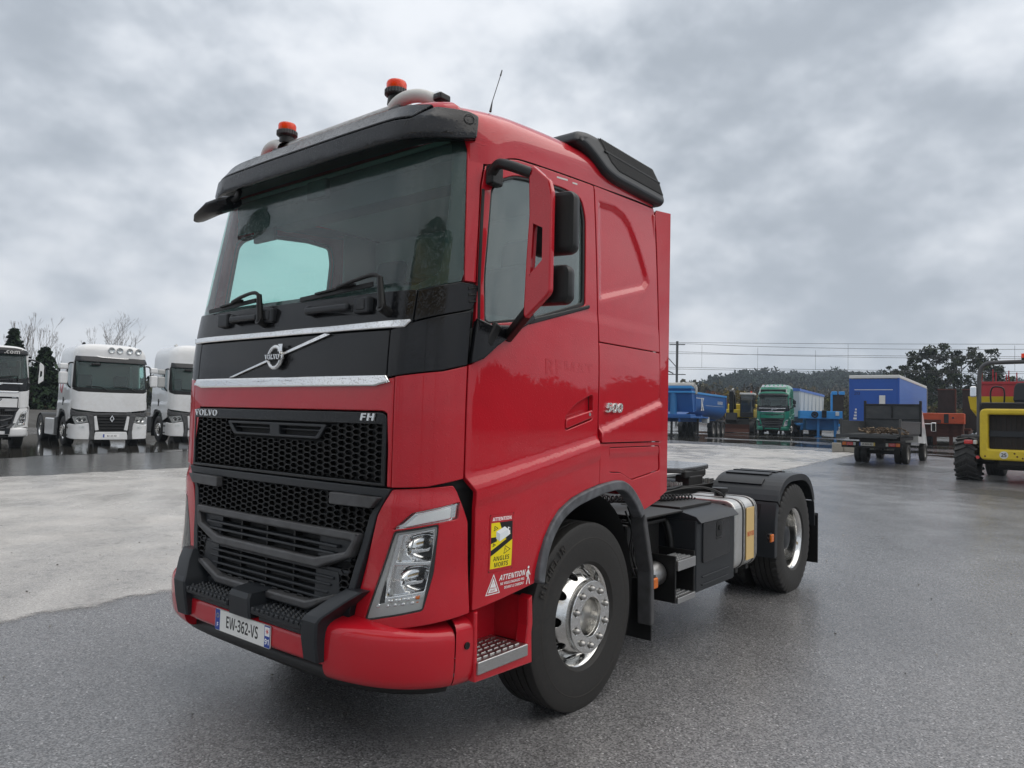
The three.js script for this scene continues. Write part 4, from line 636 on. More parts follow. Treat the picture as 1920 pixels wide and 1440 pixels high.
// ---------------------------------------------------------------- fittings of the tractors
function fhMirrors(F, cover, sides = [1, -1]) {
  const { T } = F;
  for (const g of sides) {
    const m = new THREE.Group(); m.name = 'mirror'; T.add(m);
    // slim body-colour blade with a window through it
    const out = [[1.475, 2.845], [1.50, 2.865], [1.595, 2.78], [1.612, 2.72], [1.612, 2.265], [1.60, 2.245], [1.475, 2.145], [1.462, 2.16], [1.47, 2.40], [1.483, 2.63]], hole = [[1.502, 2.60], [1.572, 2.565], [1.572, 2.405], [1.49, 2.335]];
    const bl = rot(ext(roundPoly(out, 0.012), 0.034, 0.008, [roundPoly(hole, 0.006)]), 0, 0, 0); mv(bl, 0, 0, 0.95); if (g < 0) { bl.scale(-1, 1, 1); flipW(bl); }
    part('mirror_cover', bl, cover, m);
    part('mirror_arm', tube([[g * 1.20, 2.895, 0.93], [g * 1.26, 2.925, 0.95], [g * 1.34, 2.90, 0.965], [g * 1.49, 2.83, 0.965]], 0.026, 10), M.black, m);
    part('mirror_foot', [bar([g * 1.20, 2.84, 0.905], [g * 1.20, 2.94, 0.905], 0.05, 0.09, 0.012)], M.black, m);
    part('mirror_arm', [bar([g * 1.22, 2.08, 0.80], [g * 1.48, 2.19, 0.955], 0.045, 0.05, 0.012), bar([g * 1.24, 2.14, 0.90], [g * 1.22, 2.03, 0.96], 0.05, 0.05, 0.015)], M.black, m);
    for (const [y0, y1, x0, x1] of [[2.45, 2.745, 1.44, 1.675], [2.215, 2.40, 1.435, 1.655]]) {
      const hd = part('mirror_head', toCreased(merge([rot(mv(ext(rrect(-(x1 - x0) / 2, (x1 - x0) / 2, -(y1 - y0) / 2, (y1 - y0) / 2, 0.04), 0.085, 0.025), 0, 0, -0.04), 0, 0, 0)]), 0.7), M.black, m);
      hd.position.set(g * (x0 + x1) / 2, (y0 + y1) / 2, 0.875); hd.rotation.y = g * 0.18;
      part('mirror_glass', mv(ext(rrect(-(x1 - x0) / 2 + 0.015, (x1 - x0) / 2 - 0.015, -(y1 - y0) / 2 + 0.015, (y1 - y0) / 2 - 0.015, 0.03), 0.004, 0.001), 0, 0, -0.046), M.mirrorglass, hd);
    }
  }
  // kerb mirror hung from the visor on the far corner
  const k = part('front_mirror', toCreased(loft([[-0.98, 2.905, 1.285, 0.012, 0.03], [-0.93, 2.92, 1.29, 0.03, 0.05], [-0.80, 2.955, 1.28, 0.042, 0.07], [-0.70, 2.975, 1.25, 0.044, 0.07], [-0.655, 2.985, 1.23, 0.035, 0.055]].map(([x, y, z, h, d]) => { const p = []; for (let i = 0; i < 12; i++) { const t = i / 12 * 2 * Math.PI; p.push([x + 0.02 * Math.sin(t), y + h * Math.sin(t), z + d * Math.cos(t)]); } return p; })), 0.9), M.visor, T);
  part('front_mirror_arm', [tube([[-0.66, 2.985, 1.24], [-0.64, 3.01, 1.22], [-0.645, 3.06, 1.2]], 0.02, 8)], M.black, k);
}
function flipW(g) { const idx = g.index; if (idx) { for (let i = 0; i < idx.count; i += 3) { const a = idx.getX(i); idx.setX(i, idx.getX(i + 1)); idx.setX(i + 1, a); } } else { for (const k of ['position', 'normal', 'uv']) { const a = g.attributes[k]; if (!a) continue; const n = a.itemSize, r = a.array; for (let i = 0; i < a.count; i += 3) for (let c = 0; c < n; c++) { const t = r[i * n + c]; r[i * n + c] = r[(i + 1) * n + c]; r[(i + 1) * n + c] = t; } } } }
function fhWipers(F) {
  const { T } = F;
  for (const [px, tipX] of [[0.855, 0.13], [-0.18, -0.82]]) {
    const y0 = 2.195, z = (y) => cab(0, y)[2], w = new THREE.Group(); w.name = 'wiper'; T.add(w);
    part('wiper_pivot', [rod([px, y0 - 0.02, z(y0) - 0.02], [px, y0 + 0.005, z(y0) + 0.05], 0.024, 14), rod([px, y0, z(y0) + 0.035], [px - 0.025, y0 + 0.155, z(y0 + 0.15) + 0.055], 0.022, 12, 0.015)], M.black, w);
    part('wiper_arm', [tube([[px - 0.025, y0 + 0.15, z(y0 + 0.15) + 0.055], [px - 0.06, y0 + 0.168, z(y0 + 0.16) + 0.06], [px - 0.2, y0 + 0.158, z(y0 + 0.15) + 0.055], [(px + tipX) / 2, y0 + 0.135, z(y0 + 0.14) + 0.045]], 0.011, 8)], M.black, w);
    part('wiper_blade', [bar([px - 0.12, y0 + 0.135, z(y0 + 0.13) + 0.012], [tipX, y0 + 0.104, z(y0 + 0.10) + 0.004], 0.010, 0.026, 0.003), bar([px - 0.25, y0 + 0.145, z(y0 + 0.13) + 0.02], [tipX + 0.15, y0 + 0.122, z(y0 + 0.11) + 0.016], 0.018, 0.012, 0.003)], M.black, w);
  }
  for (const [x0, x1, g] of [[0.24, 0.60, 1], [-0.5, -0.22, -1]]) {
    const z = cab(0, 2.23)[2], h = new THREE.Group(); h.name = 'grab_handle'; T.add(h);
    part('grip', [bx(x0, x1, 2.205, 2.24, z + 0.02, z + 0.05, 0.012), bx(x0, x0 + 0.035, 2.20, 2.25, z - 0.01, z + 0.045, 0.01)], M.slate, h);
    part('grip_recess', [bx(x0 + 0.03, x1 + 0.02, 2.165, 2.265, z - 0.012, z + 0.003, 0.004)], M.satin, h);
    part('handle_block', [bx(x1 + 0.02, x1 + 0.14, 2.185, 2.268, z - 0.01, z + 0.03, 0.012)], M.slate, h); part('handle_button', [bx(x1 + 0.05, x1 + 0.115, 2.20, 2.255, z, z + 0.034, 0.006)], M.satin, h);
    if (g < 0) { part('handle_block', [bx(x0 - 0.16, x0 - 0.05, 2.185, 2.268, z - 0.01, z + 0.03, 0.012)], M.slate, h); }
  }
}
function fhInterior(F) {
  const { T } = F, I = new THREE.Group(); I.name = 'cab_interior'; T.add(I);
  part('dashboard', [bx(-1.08, 1.08, 1.9, 2.24, 0.75, 1.16, 0.06), bx(-1.05, 1.05, 2.2, 2.275, 0.85, 1.2, 0.03), bx(0.2, 0.9, 2.22, 2.36, 0.74, 0.9, 0.04)], M.inner, I);
  part('rear_trim', [bx(-1.13, 1.13, 1.42, 3.2, -0.79, -0.74, 0.03)], M.trim, I);
  part('headliner', [bx(-1.08, 1.08, 3.10, 3.14, -0.75, 0.95, 0.02)], M.trim, I);
  part('header_shelf', [bx(-1.05, 1.05, 2.98, 3.10, 0.55, 0.98, 0.03)], M.inner, I);
  part('sun_blind', [bx(-1.0, 1.0, 2.865, 2.99, 0.985, 0.99, 0.002)], M.seat, I);
  part('side_trim', [bx(1.10, 1.13, 1.45, 3.1, -0.75, 0.0, 0.02), bx(-1.13, -1.10, 1.45, 3.1, -0.75, 0.0, 0.02), bx(1.14, 1.17, 1.45, 2.12, 0, 1.0, 0.02), bx(-1.17, -1.14, 1.45, 2.12, 0, 1.0, 0.02)], M.trim, I);
  part('bunk', [bx(-1.08, 1.08, 1.9, 2.06, -0.75, -0.15, 0.05)], M.trim, I);
  part('roof_locker', [bx(-1.05, 1.05, 2.72, 3.08, -0.75, -0.25, 0.04)], M.trim, I);
  for (const x of [0.62, -0.62]) {
    const s = new THREE.Group(); s.name = 'seat'; I.add(s);
    part('seat_base', [bx(x - 0.25, x + 0.25, 1.85, 1.98, 0.05, 0.55, 0.05)], M.seat, s);
    const b = bx(-0.24, 0.24, 0, 0.72, -0.07, 0.07, 0.06); rot(b, -0.16); part('seat_back', mv(b, x, 1.95, 0.07), M.seat, s);
    const hr = bx(-0.14, 0.14, 0, 0.2, -0.05, 0.05, 0.045); rot(hr, -0.16); part('headrest', mv(hr, x, 2.64, -0.05), M.seat, s);
  }
  const sw = rot(new THREE.TorusGeometry(0.23, 0.018, 10, 40), -1.0); part('steering_wheel', merge([mv(sw, 0.62, 2.25, 0.66), rod([0.62, 2.25, 0.66], [0.62, 2.0, 0.85], 0.03), bx(0.42, 0.82, 2.235, 2.265, 0.64, 0.68, 0.01)]), M.seat, I);
  part('hanging_device', [bx(-0.86, -0.62, 2.80, 2.93, 0.93, 0.96, 0.01), bar([-0.90, 3.06, 0.95], [-0.80, 2.92, 0.95], 0.035, 0.03), bar([-0.86, 3.06, 0.95], [-0.70, 2.93, 0.95], 0.03, 0.03), bx(-0.97, -0.82, 2.96, 3.06, 0.93, 0.97, 0.01)], M.dark, I);
  part('camera_box', [bx(-0.09, 0.09, 2.93, 3.04, 1.06, 1.10, 0.012)], M.dark, I);
  return I;
}
function plate(w, h, draw) { const t = canvasTex(1024, Math.round(1024 * h / w), draw); return { geo: merge([(() => { const g = new THREE.PlaneGeometry(w, h); return g.translate(0, 0, 0.0022); })()]), mat: std({ map: t, roughness: 0.35 }) }; }
function decal(outlineW, outlineH, tex, mat) { return new THREE.PlaneGeometry(outlineW, outlineH); }
// a flat print laid on the cab skin, z0..z1 on the side
function skinDecal(T, name, z0, z1, y0, y1, tex, off, opt = {}) {
  const nz = 12, ny = 12, pos = [], uv = [], idx = [], nor = [];
  for (let j = 0; j <= ny; j++) for (let i = 0; i <= nz; i++) { const z = lerp(z0, z1, i / nz), y = lerp(y0, y1, j / ny), s = SZ(z, y), p = cab(s, y, off(s, y)); pos.push(...p); uv.push(i / nz, j / ny); nor.push(1, 0, 0); }
  for (let j = 0; j < ny; j++) for (let i = 0; i < nz; i++) { const a = j * (nz + 1) + i, b = a + 1, c = a + nz + 1, d = c + 1; idx.push(a, b, c, b, d, c); }
  const g = new THREE.BufferGeometry(); g.setAttribute('position', new THREE.Float32BufferAttribute(pos, 3)); g.setAttribute('uv', new THREE.Float32BufferAttribute(uv, 2)); g.setIndex(idx); g.computeVertexNormals();
  return part(name, g, phys({ map: tex, roughness: 0.35, transparent: !!opt.alpha, alphaTest: opt.alpha ? 0.5 : 0 }), T);
}
// ---------------------------------------------------------------- the red tractor unit
const RED = makeFH({ name: 'red_tractor_unit', label: 'glossy red cab-over tractor unit with two orange roof beacons and black visor', paint: M.red, full: true, roof: 'low' });
fhMirrors(RED, M.red, [1]); fhWipers(RED); fhInterior(RED);
{
  const T = RED.T, WB = RED.WB, HY = RED.HY;
  // number plate
  const pl = plate(0.52, 0.11, (c, w, h) => {
    c.fillStyle = '#e9e9e6'; c.fillRect(0, 0, w, h); c.fillStyle = '#1d3f9a'; c.fillRect(0, 0, w * 0.09, h); c.fillRect(w * 0.905, 0, w * 0.095, h);
    c.fillStyle = '#e9d84a'; for (let i = 0; i < 12; i++) { const t = i / 12 * Math.PI * 2; c.beginPath(); c.arc(w * 0.045 + 22 * Math.cos(t), h * 0.3 + 22 * Math.sin(t), 4, 0, 7); c.fill(); }
    c.fillStyle = '#fff'; c.font = 'bold 66px sans-serif'; c.textAlign = 'center'; c.textBaseline = 'middle'; c.fillText('F', w * 0.045, h * 0.75);
    c.fillStyle = '#f4f4f4'; c.fillRect(w * 0.912, h * 0.06, w * 0.08, h * 0.42); c.fillStyle = '#c33'; c.font = 'bold 76px sans-serif'; c.fillText('✶', w * 0.952, h * 0.27); for (let i = 0; i < 4; i++) { c.save(); c.translate(w * 0.952, h * 0.27); c.rotate(i * Math.PI / 4); c.fillRect(-3, -26, 6, 52); c.restore(); }
    c.fillStyle = '#fff'; c.font = 'bold 78px sans-serif'; c.fillText('91', w * 0.952, h * 0.74);
    c.fillStyle = '#141414'; c.save(); c.translate(w * 0.5, h * 0.46); c.scale(0.82, 1.15); c.font = 'bold 152px sans-serif'; c.fillText('EW-362-VS', 0, 6); c.restore();
    c.font = '15px sans-serif'; c.fillText('- -- ----- ---- -- ------ - -- ---- --- -----', w * 0.5, h * 0.93);
  });
  const np = new THREE.Group(); np.name = 'number_plate'; np.position.set(0, 0.532, 1.466); T.add(np);
  part('plate_backing', mv(ext(rrect(-0.263, 0.263, -0.058, 0.058, 0.012), 0.006, 0.001), 0, 0, -0.004), M.whiteplastic, np); part('plate_print', pl.geo, pl.mat, np);
  // roof bar, beacons, lamps
  const bar_ = new THREE.Group(); bar_.name = 'roof_bar'; T.add(bar_);
  part('bar_tube', [rod([-0.62, 3.392, 0.96], [0.62, 3.392, 0.96], 0.021, 14)], M.steel, bar_);
  for (const g of [1, -1]) {
    part('bar_end', tube([[g * 0.52, 3.375, 0.985], [g * 0.56, 3.40, 0.985], [g * 0.64, 3.412, 0.98], [g * 0.73, 3.40, 0.96], [g * 0.80, 3.36, 0.93], [g * 0.84, 3.30, 0.90]], 0.036, 12), M.whiteplastic, bar_);
    part('bar_foot', [bx(g * 0.51, g * 0.60, 3.27, 3.37, 0.95, 1.02, 0.015)], M.grey, bar_);
    part('marker_lamp', [bx(g * 0.82, g * 0.88, 3.345, 3.385, 0.90, 0.98, 0.01)], M.black, bar_); part('marker_lens', [bx(g * 0.815, g * 0.875, 3.35, 3.39, 0.95, 0.99, 0.012)], M.lens, bar_);
    const b = new THREE.Group(); b.name = 'beacon'; b.position.set(g * 0.515, 3.405, 0.96); T.add(b);
    part('beacon_base', [mv(cyl(0.05, 0.05, 28, 0.046), 0, 0.025, 0), mv(cyl(0.052, 0.012, 28, 0.064), 0, 0.05, 0)], M.black, b);
    const cr = []; for (let i = 0; i < 24; i++) { const t = i / 24 * 2 * Math.PI; cr.push(mv(rot(bx(-0.004, 0.004, -0.014, 0.014, 0.058, 0.066, 0.002), 0, t, 0), 0, 0.067, 0)); } part('beacon_collar', [mv(cyl(0.061, 0.03, 32), 0, 0.067, 0), ...cr], M.grey, b);
    part('beacon_dome', rot(new THREE.LatheGeometry([[0.056, 0.08], [0.057, 0.118], [0.052, 0.130], [0.03, 0.134], [0, 0.135]].map((p) => new THREE.Vector2(...p)), 32)), M.beacon, b);
    const fl = []; for (let i = 0; i < 9; i++) { const t = i / 9 * 2 * Math.PI; fl.push(mv(new THREE.SphereGeometry(0.016, 10, 8), 0.036 * Math.cos(t), 0.1, 0.036 * Math.sin(t))); } part('beacon_led', fl, M.orange, b);
  }
  part('antenna', [rod([0.96, 3.36, 0.67], [0.955, 3.425, 0.65], 0.007, 8, 0.003), rod([0.955, 3.425, 0.65], [0.92, 3.655, 0.53], 0.0025, 6), rod([0.925, 3.62, 0.548], [0.92, 3.66, 0.53], 0.005, 6, 0.003)], M.black, T);
  // black wind fairing at the back of the roof, slatted flank
  const FA = new THREE.Group(); FA.name = 'roof_fairing'; T.add(FA);
  const lean = (g, k) => { const p = g.attributes.position; for (let i = 0; i < p.count; i++) p.setX(i, p.getX(i) - k * Math.max(0, p.getY(i) - 3.2) * 0.22); g.computeVertexNormals(); return g; };
  const fprof = roundPoly([[0.17, 3.31, 0.03], [0.13, 3.385, 0.05], [0.03, 3.412, 0.06], [-0.07, 3.418], [-0.80, 3.428, 0.04], [-0.90, 3.32, 0.03], [-0.925, 3.205, 0.03], [-0.89, 3.165, 0.02], [-0.26, 3.168, 0.06], [-0.13, 3.19, 0.1], [-0.03, 3.255, 0.08], [0.06, 3.295, 0.04]], 0.03, 6);
  for (const g of [1, -1]) {
    part('fairing_shell', lean(toCreased(new THREE.ExtrudeGeometry(shape(fprof.map(([z, y]) => [-z, y])), { depth: 0.25, bevelEnabled: true, bevelThickness: 0.045, bevelSize: 0.04, bevelOffset: -0.04, bevelSegments: 5, curveSegments: 6 }).rotateY(Math.PI / 2).translate(g > 0 ? 0.94 : -1.19, 0, 0), 0.8), g), M.slate, FA);
    const tray = [[-0.075, 3.40], [-0.20, 3.275], [-0.27, 3.245], [-0.885, 3.24], [-0.865, 3.32], [-0.795, 3.408]];
    const sl = [], X = (y) => g * (1.236 - Math.max(0, y - 3.2) * 0.22);
    for (let i = 0; i < 36; i++) { const zb = -0.215 - i * 0.0188, zt = zb + 0.115, yb = zb > -0.28 ? 3.245 + (zb + 0.28) * 0.45 : 3.242; const top = Math.min(3.404, zt < -0.79 ? 3.404 + (zt + 0.79) * 0.6 : 3.404); if (zt < -0.9) continue; sl.push(bar([X(yb), yb, zb], [X(top), top, zt], 0.009, 0.012, 0.002)); }
    part('fairing_slats', sl, M.black, FA);
    part('fairing_slat_backing', lean(side(tray, g > 0 ? 1.2345 : -1.2365, g > 0 ? 1.2365 : -1.2345, 0.0005), g), M.dark, FA);
    part('fairing_slat_bar', [bar([X(3.33), 3.33, -0.13], [X(3.325), 3.325, -0.86], 0.016, 0.012, 0.003)], M.black, FA);
  }
  part('fairing_deck', [bx(-0.96, 0.96, 3.36, 3.412, -0.9, -0.3, 0.02)], M.slate, FA);
  part('fairing_stay', [rod([1.17, 3.22, -0.86], [1.17, 3.10, -0.80], 0.012), rod([-1.17, 3.22, -0.86], [-1.17, 3.10, -0.80], 0.012)], M.black, FA);
  // side prints
  const dOff = (s, y) => RED.shoulder(s, y) + 0.0022;
  skinDecal(T, 'blind_spot_sticker', 0.932, 0.762, 0.928, 1.205, canvasTex(512, 832, (c, w, h) => {
    const rr = (x, y, W, H, r) => { c.beginPath(); c.roundRect(x, y, W, H, r); c.fill(); };
    c.fillStyle = '#b3212c'; rr(0, 0, w, h, 40); c.fillStyle = '#fff'; c.font = 'bold 74px sans-serif'; c.textAlign = 'center'; c.textBaseline = 'middle'; c.fillText('ATTENTION', w / 2, 68, w * 0.9);
    c.save(); c.beginPath(); c.rect(28, 120, w - 56, h - 165); c.clip(); c.fillStyle = '#f2dc18'; c.fillRect(0, 0, w, h); c.fillStyle = '#191919';
    const tri = (...p) => { c.beginPath(); p.forEach(([x, y], i) => (i ? c.lineTo(x, y) : c.moveTo(x, y))); c.fill(); };
    tri([200, 120], [w, 120], [w, 330], [430, 300], [250, 230]); tri([0, 330], [140, 330], [150, 420], [0, 440]); tri([28, 600], [28, 520], [300, 400], [w, 330], [w, 380]); tri([330, 330], [w, 300], [w, 360], [360, 420]);
    c.fillStyle = '#f2dc18'; tri([28, 470], [28, 420], [200, 380], [240, 420]);
    c.fillStyle = '#e8eef2'; tri([130, 250], [310, 190], [400, 240], [400, 330], [210, 400], [130, 350]); c.fillStyle = '#c3ccd4'; tri([130, 250], [210, 290], [210, 400], [130, 350]); c.fillStyle = '#f6f9fb'; tri([310, 190], [400, 240], [210, 290], [130, 250]);
    c.fillStyle = '#fff'; tri([380, 200], [430, 215], [435, 310], [400, 330]); c.fillStyle = '#555'; tri([400, 215], [428, 224], [430, 262], [402, 250]);
    c.strokeStyle = '#191919'; c.lineWidth = 9; for (const [x, y, s] of [[120, 200, 38], [90, 440, 26], [370, 530, 66]]) { c.beginPath(); c.moveTo(x - s, y + s * 0.9); c.lineTo(x - s * 0.6, y - s * 0.8); c.lineTo(x + s * 1.1, y + s * 0.1); c.closePath(); c.stroke(); c.beginPath(); c.moveTo(x - s * 0.5, y - s * 0.3); c.lineTo(x - s * 0.2, y + s * 0.3); c.stroke(); }
    c.restore(); c.fillStyle = '#141414'; c.font = 'bold 92px sans-serif'; c.fillText('ANGLES', w / 2, 648, w * 0.8); c.fillText('MORTS', w / 2, 738, w * 0.76);
  }), dOff);
  skinDecal(T, 'warning_sticker', 0.945, 0.598, 0.815, 0.925, canvasTex(1024, 340, (c, w, h) => {
    c.clearRect(0, 0, w, h); c.fillStyle = '#f2f2f2'; c.strokeStyle = '#f2f2f2'; c.lineWidth = 14;
    c.beginPath(); c.moveTo(20, 330); c.lineTo(150, 40); c.lineTo(290, 325); c.closePath(); c.stroke(); c.beginPath(); c.moveTo(58, 305); c.lineTo(150, 90); c.lineTo(252, 302); c.closePath(); c.fill();
    c.fillStyle = '#a81d28'; c.font = 'bold 60px sans-serif'; c.textAlign = 'center'; c.fillText('!', 150, 195); c.font = 'bold 36px sans-serif'; c.fillText('ANGLE', 152, 250, 110); c.fillText('MORT', 152, 290, 120);
    c.fillStyle = '#f2f2f2'; c.textAlign = 'left'; c.font = 'italic bold 118px sans-serif'; c.fillText('ATTENTION', 268, 150, 590); c.font = 'bold 56px sans-serif'; c.fillText('NE VOUS ENGAGEZ PAS', 300, 222, 550); c.fillText('DEVANT LE CAMION !', 390, 290, 450);
    c.lineWidth = 26; c.lineCap = 'round'; c.beginPath(); c.arc(938, 40, 22, 0, 7); c.fill(); c.lineWidth = 34; c.beginPath(); c.moveTo(935, 90); c.lineTo(935, 180); c.stroke(); c.lineWidth = 18; c.beginPath(); c.moveTo(935, 185); c.lineTo(910, 300); c.moveTo(940, 185); c.lineTo(970, 240); c.lineTo(985, 305); c.moveTo(930, 90); c.lineTo(895, 130); c.lineTo(900, 180); c.moveTo(945, 95); c.lineTo(985, 160); c.stroke();
  }), dOff, { alpha: true });
  part('lettering', mv(rot(textW('500', 0.19, 0.06, 0.01, 'sans_bold', 0.28), 0, Math.PI / 2, 0), 1.2505, 1.752, -0.222), M.chrome, T);
  // ghost of removed lettering on door and side
  { const gp = paint(lin(0.50, 0.009, 0.02), { clearcoatRoughness: 0.3 }); for (const [str, z, y, sz] of [['REMAT', 0.26, 1.96, 0.085]]) { const t = text(str, sz, 0.0005, 'sans_bold', 1.25); rot(t, 0, Math.PI / 2, 0); part('lettering_ghost', mv(t, 1.2482, y, z), gp, T); } }
  // ---- left flank of the chassis
  const B = new THREE.Group(); B.name = 'battery_box'; T.add(B);
  part('box_body', [bx(0.60, 1.0, 0.55, 0.94, -1.36, -0.86, 0.02), bx(0.62, 1.06, 0.93, 0.955, -1.34, -0.9, 0.006)], M.black, B);
  const ribs = []; for (let i = 0; i < 8; i++) for (let j = 0; j < 7; j++) ribs.push(bx(0.65 + j * 0.055, 0.685 + j * 0.055, 0.953, 0.97, -1.31 + i * 0.052, -1.275 + i * 0.052, 0.005)); part('box_grip', ribs, M.black, B);
  part('box_pocket', bx(0.99, 1.012, 0.68, 0.80, -1.16, -1.0, 0.01), M.black, B);
  const ST = new THREE.Group(); ST.name = 'access_step'; T.add(ST);
  part('step_bracket', [bx(0.92, 1.235, 0.39, 0.72, -1.165, -1.145, 0.006), bx(0.92, 1.235, 0.39, 0.72, -1.475, -1.455, 0.006), bx(0.92, 0.95, 0.40, 0.70, -1.46, -1.15, 0.004)], M.black, ST);
  for (const y of [0.665, 0.405]) { const s = part('step_tread', [bx(1.07, 1.245, y, y + 0.02, -1.45, -1.17, 0.004), bx(1.232, 1.25, y - 0.05 + (y < 0.5 ? 0.03 : 0), y + 0.021, -1.455, -1.165, 0.004)], M.alu, ST); const h = []; for (let i = 0; i < 9; i++) for (let j = 0; j < 4; j++) h.push(mv(cyl(0.008, 0.008, 8, 0.006), 1.095 + j * 0.037, y + 0.022, -1.43 + i * 0.03)); part('tread_studs', h, M.alu, s); }
  part('exhaust_can', [mv(rot(cyl(0.085, 0.26, 28), Math.PI / 2), 1.09, 0.585, -1.0), mv(rot(cyl(0.085, 0.02, 28, 0.07), Math.PI / 2), 1.09, 0.585, -0.865), bx(1.05, 1.17, 0.575, 0.595, -0.862, -0.852, 0.003)], M.alu, T);
  const mk = (x, y, z) => { const l = new THREE.Group(); l.name = 'side_marker'; l.position.set(x, y, z); T.add(l); part('marker_base', bx(-0.02, 0.004, -0.042, 0.042, -0.042, 0.042, 0.008), M.black, l); part('marker_lens', bx(0, 0.022, -0.036, 0.036, -0.036, 0.036, 0.01), M.orange, l); };
  mk(1.205, 0.575, -0.87); mk(1.235, 0.62, -3.12);
  part('marker_bracket', [bx(1.15, 1.20, 0.60, 0.62, -0.92, -0.83, 0.004), rod([1.0, 0.61, -0.88], [1.2, 0.60, -0.87], 0.01)], M.black, T);
  // black side box with a lid
  const SB = new THREE.Group(); SB.name = 'side_box'; T.add(SB);
  part('box_body', [side([[-1.50, 0.40], [-1.50, 0.93], [-2.25, 0.93], [-2.25, 0.41], [-2.23, 0.395]], 0.55, 1.232, 0.012)], M.slate, SB);
  part('box_hood', [toCreased(loft([-1.515, -2.262].map((z) => [[0.58, 0.925, z], [0.58, 0.99, z], [0.95, 0.995, z], [1.12, 0.985, z], [1.22, 0.962, z], [1.262, 0.92, z], [1.25, 0.912, z], [1.2, 0.925, z]])), 0.7)], M.slate, SB);
  part('box_lid', [side(roundPoly([[-1.60, 0.605], [-1.60, 0.915], [-2.14, 0.915], [-2.14, 0.62]], 0.03), 1.228, 1.243, 0.006)], M.satin, SB);
  part('lid_latch', [side(roundPoly([[-1.84, 0.78], [-1.84, 0.90], [-1.96, 0.90], [-1.96, 0.78]], 0.03), 1.24, 1.246, 0.003), mv(rot(cyl(0.022, 0.012, 16), 0, 0, Math.PI / 2), 1.248, 0.845, -1.90), bx(1.243, 1.25, 0.765, 0.775, -1.95, -1.84, 0.003)], M.black, SB);
  part('box_rib', [bx(1.226, 1.242, 0.50, 0.51, -2.12, -1.60, 0.004), bx(1.226, 1.242, 0.44, 0.45, -2.12, -1.60, 0.003)], M.slate, SB);
  part('box_arch', [tube([[1.02, 0.42, -1.49], [1.02, 0.80, -1.49], [0.96, 0.93, -1.49], [0.8, 0.975, -1.49], [0.6, 0.98, -1.49]], 0.03, 8)], M.black, SB);
  part('deck_plate', [bx(0.5, 1.1, 0.985, 1.0, -1.55, -0.95, 0.004), bx(0.62, 1.05, 0.99, 1.012, -2.2, -1.6, 0.004)], M.frame, T);
  // fuel tank
  const TK = new THREE.Group(); TK.name = 'fuel_tank'; T.add(TK);
  const tankSec = roundPoly([[0.62, 0.43], [1.225, 0.43], [1.225, 1.02], [0.62, 1.02]], 0.12, 8);
  const tk = (z0, z1, k) => { const g = ext(tankSec.map(([x, y]) => [0.92 + (x - 0.92) * k, 0.725 + (y - 0.725) * k]), Math.abs(z1 - z0), k > 1 ? 0.003 : 0.012); return mv(g, 0, 0, Math.min(z0, z1)); };
  part('tank_body', [tk(-2.29, -2.80, 1)], M.tank, TK);
  for (const z of [-2.475, -2.735]) { part('tank_strap', [tk(z - 0.035, z + 0.035, 1.012)], M.black, TK); part('strap_band', [tk(z - 0.012, z + 0.012, 1.02)], M.steel, TK); }
  part('tank_label', [bx(1.226, 1.2345, 0.50, 0.945, -2.695, -2.515, 0.002)], M.cream, TK);
  { const t = text('MOVIK', 0.04, 0.001, 'serif_bold', 0.8); rot(t, 0, Math.PI / 2, 0); part('tank_lettering', mv(t, 1.2347, 0.72, -2.61), std({ color: lin(0.5, 0.06, 0.02), roughness: 0.6 }), TK); }
  part('filler_cap', [mv(cyl(0.075, 0.03, 28, 0.07), 0.95, 1.075, -2.62), mv(cyl(0.05, 0.05, 20), 0.95, 1.04, -2.62)], M.black, TK);
  part('tank_sensor', [mv(rot(cyl(0.035, 0.03, 20), Math.PI / 2), 1.12, 0.955, -2.285)], M.black, TK);
  part('tank_bracket', [bx(0.5, 1.15, 0.38, 0.44, -2.55, -2.49, 0.01), bx(0.5, 1.15, 0.38, 0.44, -2.8, -2.74, 0.01)], M.frame, TK);
  for (const g of [-1]) part('fuel_tank', [(() => { const q = tk(-0.95, -2.75, 1); q.scale(-1, 1, 1); flipW(q); return q; })()], M.tank, T);
  // rear fenders
  for (const g of [1, -1]) {
    const FD = new THREE.Group(); FD.name = 'rear_fender'; T.add(FD);
    const R0 = 0.625, rad = (t) => { const c = Math.cos(t), s = Math.sin(t); return R0 / Math.max(1e-3, (Math.abs(c) ** 3.0 + Math.abs(s) ** 3.0) ** (1 / 3.0)); };
    const arc = (t0, t1, k, o) => { const p = []; for (let i = 0; i <= k; i++) { const t = lerp(t0, t1, i / k), r = rad(t) + o; p.push([WB + r * Math.cos(t), HY + r * Math.sin(t)]); } return p; };
    const shell = (t0, t1, x0, x1) => side([...arc(t0, t1, 24, 0.016), ...arc(t1, t0, 24, 0)], Math.min(g * x0, g * x1), Math.max(g * x0, g * x1), 0.005);
    part('fender_top', [shell(0.62, Math.PI - 0.52, 0.58, 1.245), side([...arc(0.62, Math.PI - 0.52, 24, 0.016), ...arc(Math.PI - 0.52, 0.62, 24, -0.05)], g > 0 ? 1.235 : -1.25, g > 0 ? 1.25 : -1.235, 0.005)], M.slate, FD);
    part('fender_front', [shell(-0.17, 0.60, 0.62, 1.243), side([...arc(-0.17, 0.6, 12, 0.016), ...arc(0.6, -0.17, 12, -0.06)], g > 0 ? 1.232 : -1.246, g > 0 ? 1.246 : -1.232, 0.005)], M.slate, FD);
    part('fender_rear', [shell(Math.PI - 0.50, Math.PI - 0.1, 0.62, 1.243)], M.slate, FD);
